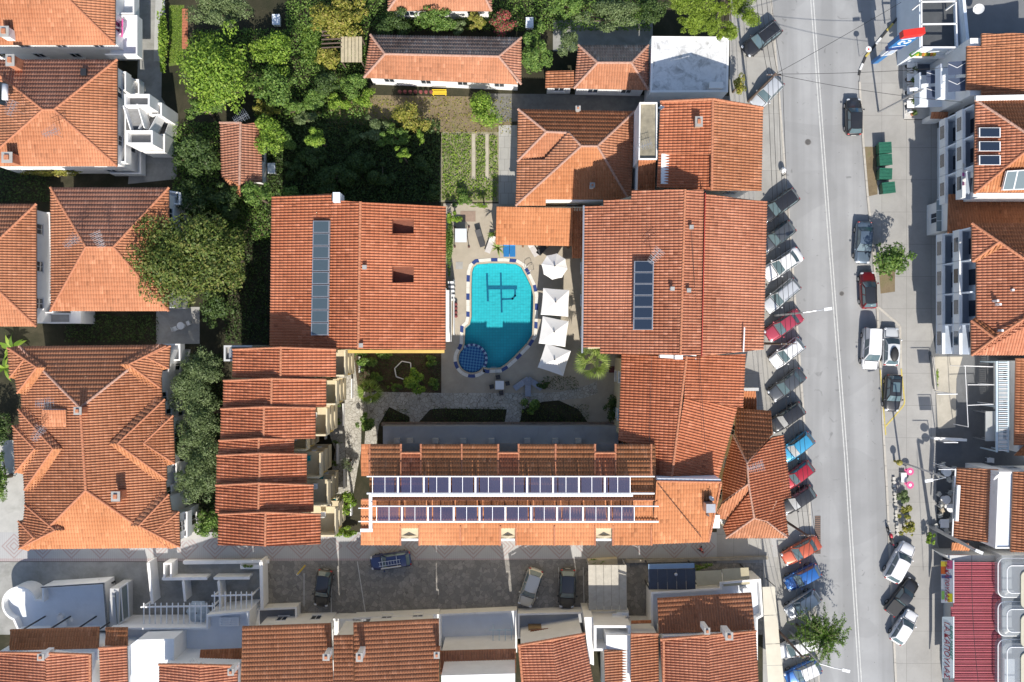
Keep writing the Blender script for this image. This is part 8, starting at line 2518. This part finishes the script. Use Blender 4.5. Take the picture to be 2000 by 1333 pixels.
def lamp(label, base, top, head, h, w=.08, col=None):
    c = P(*base); tp = P(*top, h); hd = P(*head, h + .15)
    t_ = thing('street_lamp', label, 'street lamp', c, group='street lamps')
    MB().tube([(c.x, c.y, 0), (tp.x, tp.y, h)], [w * 1.3, w], 10).build('pole', col or STEEL, t_)
    MB().tube([tp, tp.lerp(hd, .5) + Vector((0, 0, .15)), hd], .04, 8).build('arm', col or STEEL, t_)
    d_ = (hd - tp).normalized(); a = math.atan2(d_.y, d_.x)
    MB().obox(hd, (.75, .28, .14), a).build('lamp_head', WHITE, t_)
lamp('street lamp reaching over the road from the faded red saloon', (1512, 617), (1569, 611), (1617, 604), 9); lamp('street lamp reaching over the road past the feathery tree', (1541, 1232), (1602, 1297), (1652, 1310), 9)
lamp('tall pavement lamp at the cafe terrace corner', (1715, 220), (1803, 174), (1784, 175), 9.6); lamp('tall pavement lamp beside the pink tables', (1757, 902), (1846, 933), (1814, 939), 9.4)
lamp('thick grey pavement pole at the tavern corner', (1816, 1028), (1905, 1075), (1912, 1078), 8.8, .15)
lm = thing('lamp_top', 'olive green ball topped post beside the planter lamp', 'post', P(1747, 901, .1)); MB().lathe((0, 0, 0), [(.12, 0), (.12, .9), (.3, 1.0), (.32, 1.2), (.2, 1.4), (.02, 1.45)], 14).build('post', mk('olive_post', (.25, .22, .04), .6, .2, 5), lm, world=False)
# hanging traffic signs on angled posts
SGN = mk('sign_back_grey', (.3, .31, .33), .5)
for lb, x, y, h, arm_, rnd in (('sign post with square hanging board in front of the concrete yard', 1826, 765, 4.4, 2.0, 0), ('sign post with square hanging board at the court gate', 1828, 855, 4.3, 1.4, 0), ('sign post with two round boards by the tavern chairs', 1822, 905, 4.3, 1.6, 1)):
    c = P(x, y, .05); t_ = thing('sign_post', lb, 'sign', c, group='angled sign posts on the shop pavement')
    MB().tube([(0, 0, 0), (0, 0, h)], .05, 8).build('post', WHITE, t_, world=False); MB().tube([(0, 0, h), (-arm_, 0, h)], .04, 8).build('arm', WHITE, t_, world=False)
    if rnd:
        for z in (h - .7, h - 1.7): MB().tube([(-.45, -.02, z), (-.45, .02, z)], .42, 20).build('board', SGN, t_, world=False)
    else: MB().box(-1.35, -.1, -.03, .03, h - 1.5, h - .2).build('board', SGN, t_, world=False)
# shop totem
tt = thing('shop_totem', 'tall blue and white shop totem with a red rounded top', 'sign', P(1708, 122, .1), math.radians(8))
def tot(x0, x1, z0, z1, m_, nm, d_=.16, y0=0):
    return MB().box(x0, x1, y0 - d_, y0 + d_, z0, z1).build(nm, m_, tt, world=False)
TB = mk('totem_blue', (.02, .16, .42), .45, .06, 2); TW = mk('totem_white', (.75, .76, .77), .45, .04, 2); TR = mk('totem_red', (.6, .03, .02), .45, .05, 2); TN = mk('totem_navy', (.015, .05, .2), .45, .05, 2)
tot(-.35, .35, 0, 2.6, TB, 'lower_panel'); tot(-.55, .55, 2.6, 4.2, TW, 'mid_panel', .2); tot(-.75, .75, 4.2, 5.2, TN, 'band', .22); tot(-.95, .95, 5.2, 7.9, TB, 'upper_panel', .24); tot(-1.05, 1.05, 7.9, 8.7, TR, 'cap', .3)
for z, w_ in ((3.0, .4), (3.4, .45), (3.8, .4)): MB().box(-w_, w_, -.215, -.2, z, z + .12).build('stripe', TB, tt, world=False)
for sg in (-1, 1): MB().tube([(sg * .3 + .3 * math.cos(a), -.25, 6.6 + .36 * math.sin(a)) for a in [k * .45 + (.5 if sg < 0 else -2.6) for k in range(11)]], .07, 6).build('emblem', TW, tt, world=False)
MB().box(-.7, .7, -.255, -.24, 7.35, 7.55).build('stripe', TW, tt, world=False); MB().box(-.7, .7, -.255, -.24, 5.35, 5.5).build('stripe', TW, tt, world=False)
rs = thing('road_sign', 'small round white traffic sign at the striped kerb', 'sign', P(1679, 111, .1)); MB().tube([(0, 0, 0), (0, 0, 2.2)], .03, 8).build('post', STEEL, rs, world=False); MB().lathe((0, 0, 2.2), [(.3, 0), (.3, .03)], 18).build('disc', WHITE, rs, world=False); MB().lathe((0, 0, 2.231), [(.1, 0), (.1, .01)], 12).build('dot', TR, rs, world=False)
sc_ = thing('street_cart', 'white bagged cart and post beside the street house', 'cart', P(1527, 335, .03)); MB().ball((0, 0, .5), (.32, .34, .42), 10, 7).build('bag', WHITE, sc_, world=False); MB().tube([(.05, -.5, 0), (.05, -.5, 1.1)], .05, 8).build('post', DARKM, sc_, world=False)
gs = thing('gate_barrier', 'yellow angled barrier post in the stone paved lot', 'barrier', P(585, 1118)); MB().bar((0, 0, .9), (.85, 1.0, 1.0), .16, .1).build('arm', mk('barrier_yellow', (.55, .36, .03), .6, .2, 4), gs, world=False); MB().box(-.08, .08, -.08, .08, 0, .95).build('post', WHITE, gs, world=False)
for lb, pts in (('thin pale line marking the lot beside the lone black hatchback', [(594, 1120), (594, 1185)]), ('pale line beyond the lone black hatchback', [(648, 1120), (647, 1200)]), ('long pale slanting line across the stone lot', [(698, 1097), (714, 1198)]), ('pale line between the yard cars and the shelter', [(1139, 1108), (1141, 1188)]), ('pale line beside the champagne hatchback', [(1091, 1108), (1093, 1188)])):
    a, c = P(*pts[0]), P(*pts[1]); o = MB().bar((a.x, a.y, .036), (c.x, c.y, .036), .08, .006).build('lot_line', LINEM); o['kind'] = 'structure'
for lb, x, y, z in (('white garden chest in the shaded plot', 534, 332, 0), ('white air unit on the wall behind the oleander', 1034, 50, 0), ('white garden hut cover below the olive tree', 543, 44, 0)):
    t_ = thing('garden_box', lb, 'box', P(x, y, z)); MB().box(-.35, .35, -.5, .5, .1, .75).build('body', WHITE, t_, world=False); MB().box(-.4, .4, -.55, .55, .75, .8).build('lid', STUCCO_B, t_, world=False); MB().box(-.3, .3, -.45, .45, 0, .1).build('base', DARKM, t_, world=False)
# wooden pergola with boards in the garden
pg = thing('garden_pergola', 'weathered garden pergola with pale boards under the vine', 'pergola', P(650, 100)); BRD = mk('board_pale', (.45, .38, .25), .85, .2, 3)
for k in range(6): MB().bar(P(669 + k * 7, 72, 2.5), P(669 + k * 7, 122, 2.5), .32, .04).build('board', BRD, pg)
for k in range(5): MB().bar(P(628, 62 + k * 8, 2.5), P(668, 60 + k * 8, 2.5), .1, .12).build('beam', WOOD, pg)
for x, y in ((630, 64), (630, 96), (668, 74), (706, 74), (706, 120), (668, 120)):
    c = P(x, y, 2.5); MB().box(c.x - .06, c.x + .06, c.y - .06, c.y + .06, 0, 2.45).build('post', WOOD, pg)
# pool deck slabs and grate
for lb, x, y, w_, h_, m_ in (('pale square drain cover on the pool deck', 897, 519, .75, .75, CONC), ('brown slatted mat at the creeper wall', 914, 423, 1.6, 1.1, mk('mat_brown', (.3, .22, .17), .9, .15, 3)), ('dark red mat in the shaded passage', 1195, 722, .6, .7, mk('mat_red', (.1, .03, .035), .9))):
    o = MB().box(-w_ / 2, w_ / 2, -h_ / 2, h_ / 2, 0, .02).build('deck_mat' if 'mat' in lb else 'drain_cover', m_); o.location = P(x, y, .022); tag(o, lb, 'mat' if 'mat' in lb else 'cover')
fp = thing('flower_stand', 'red flowering pots beside the pool wing steps', 'flower pots', P(891, 605, .02))
for k in range(4):
    MB().lathe((0, -.7 + k * .42, 0), [(.12, 0), (.16, .3)], 10).build('pot', CAP, fp, world=False); MB().ball((0, -.7 + k * .42, .42), (.2, .2, .16), 8, 5).build('flowers', mk('flower_red', (.35, .03, .04)), fp, world=False)
# people
def person(label, px, py, deg, top, legs):
    me = bpy.data.meshes.new('person')
    V = [(0, 0, .95), (0, 0, 1.2), (0, 0, 1.42), (.02, 0, 1.52), (.03, 0, 1.62), (.03, 0, 1.74), (0, .19, 1.4), (-.1, .25, 1.12), (.1, .24, .9), (0, -.19, 1.4), (.12, -.25, 1.13), (.3, -.22, .95), (0, .1, .9), (.16, .1, .5), (.12, .1, .08), (.3, .1, .04), (0, -.1, .9), (-.08, -.1, .5), (-.3, -.1, .12), (-.14, -.1, .04)]
    E = [(0, 1), (1, 2), (2, 3), (3, 4), (4, 5), (2, 6), (6, 7), (7, 8), (2, 9), (9, 10), (10, 11), (0, 12), (12, 13), (13, 14), (14, 15), (0, 16), (16, 17), (17, 18), (18, 19)]
    R = [.15, .14, .14, .06, .1, .09, .075, .05, .04, .075, .05, .04, .1, .075, .05, .045, .1, .075, .05, .045]
    me.from_pydata(V, E, [])
    o = bpy.data.objects.new('person', me); COL.objects.link(o)
    sk = o.modifiers.new('skin', 'SKIN'); o.modifiers.new('sub', 'SUBSURF').levels = 1
    for i, d_ in enumerate(me.skin_vertices[0].data): d_.radius = (R[i], R[i]); d_.use_root = (i == 0)
    bpy.context.view_layer.update()
    m2 = bpy.data.meshes.new_from_object(o.evaluated_get(bpy.context.evaluated_depsgraph_get())); bpy.data.objects.remove(o)
    for m_ in (mk('skin_tone', (.45, .25, .17), .6, .05, 4), top, legs, mk('hair_dark', (.03, .02, .015), .7)): m2.materials.append(m_)
    for f in m2.polygons:
        z = f.center.z; y = abs(f.center.y)
        f.material_index = 3 if z > 1.66 or (z > 1.6 and f.center.x < 0) else (0 if z > 1.47 or (y > .2 and z < 1.1) else (1 if z > .93 else (2 if z > .1 else 3))); f.use_smooth = True
    o = link_mesh('person', m2, None); c = P(px, py, .03); o.location = c; o.rotation_euler = (0, 0, math.radians(deg))
    tag(o, label, 'person')
person('pedestrian in a red top walking along the diamond alley', 1366, 1070, 200, mk('shirt_red', (.45, .015, .03), .8), mk('trousers_dark', (.02, .02, .03), .8))
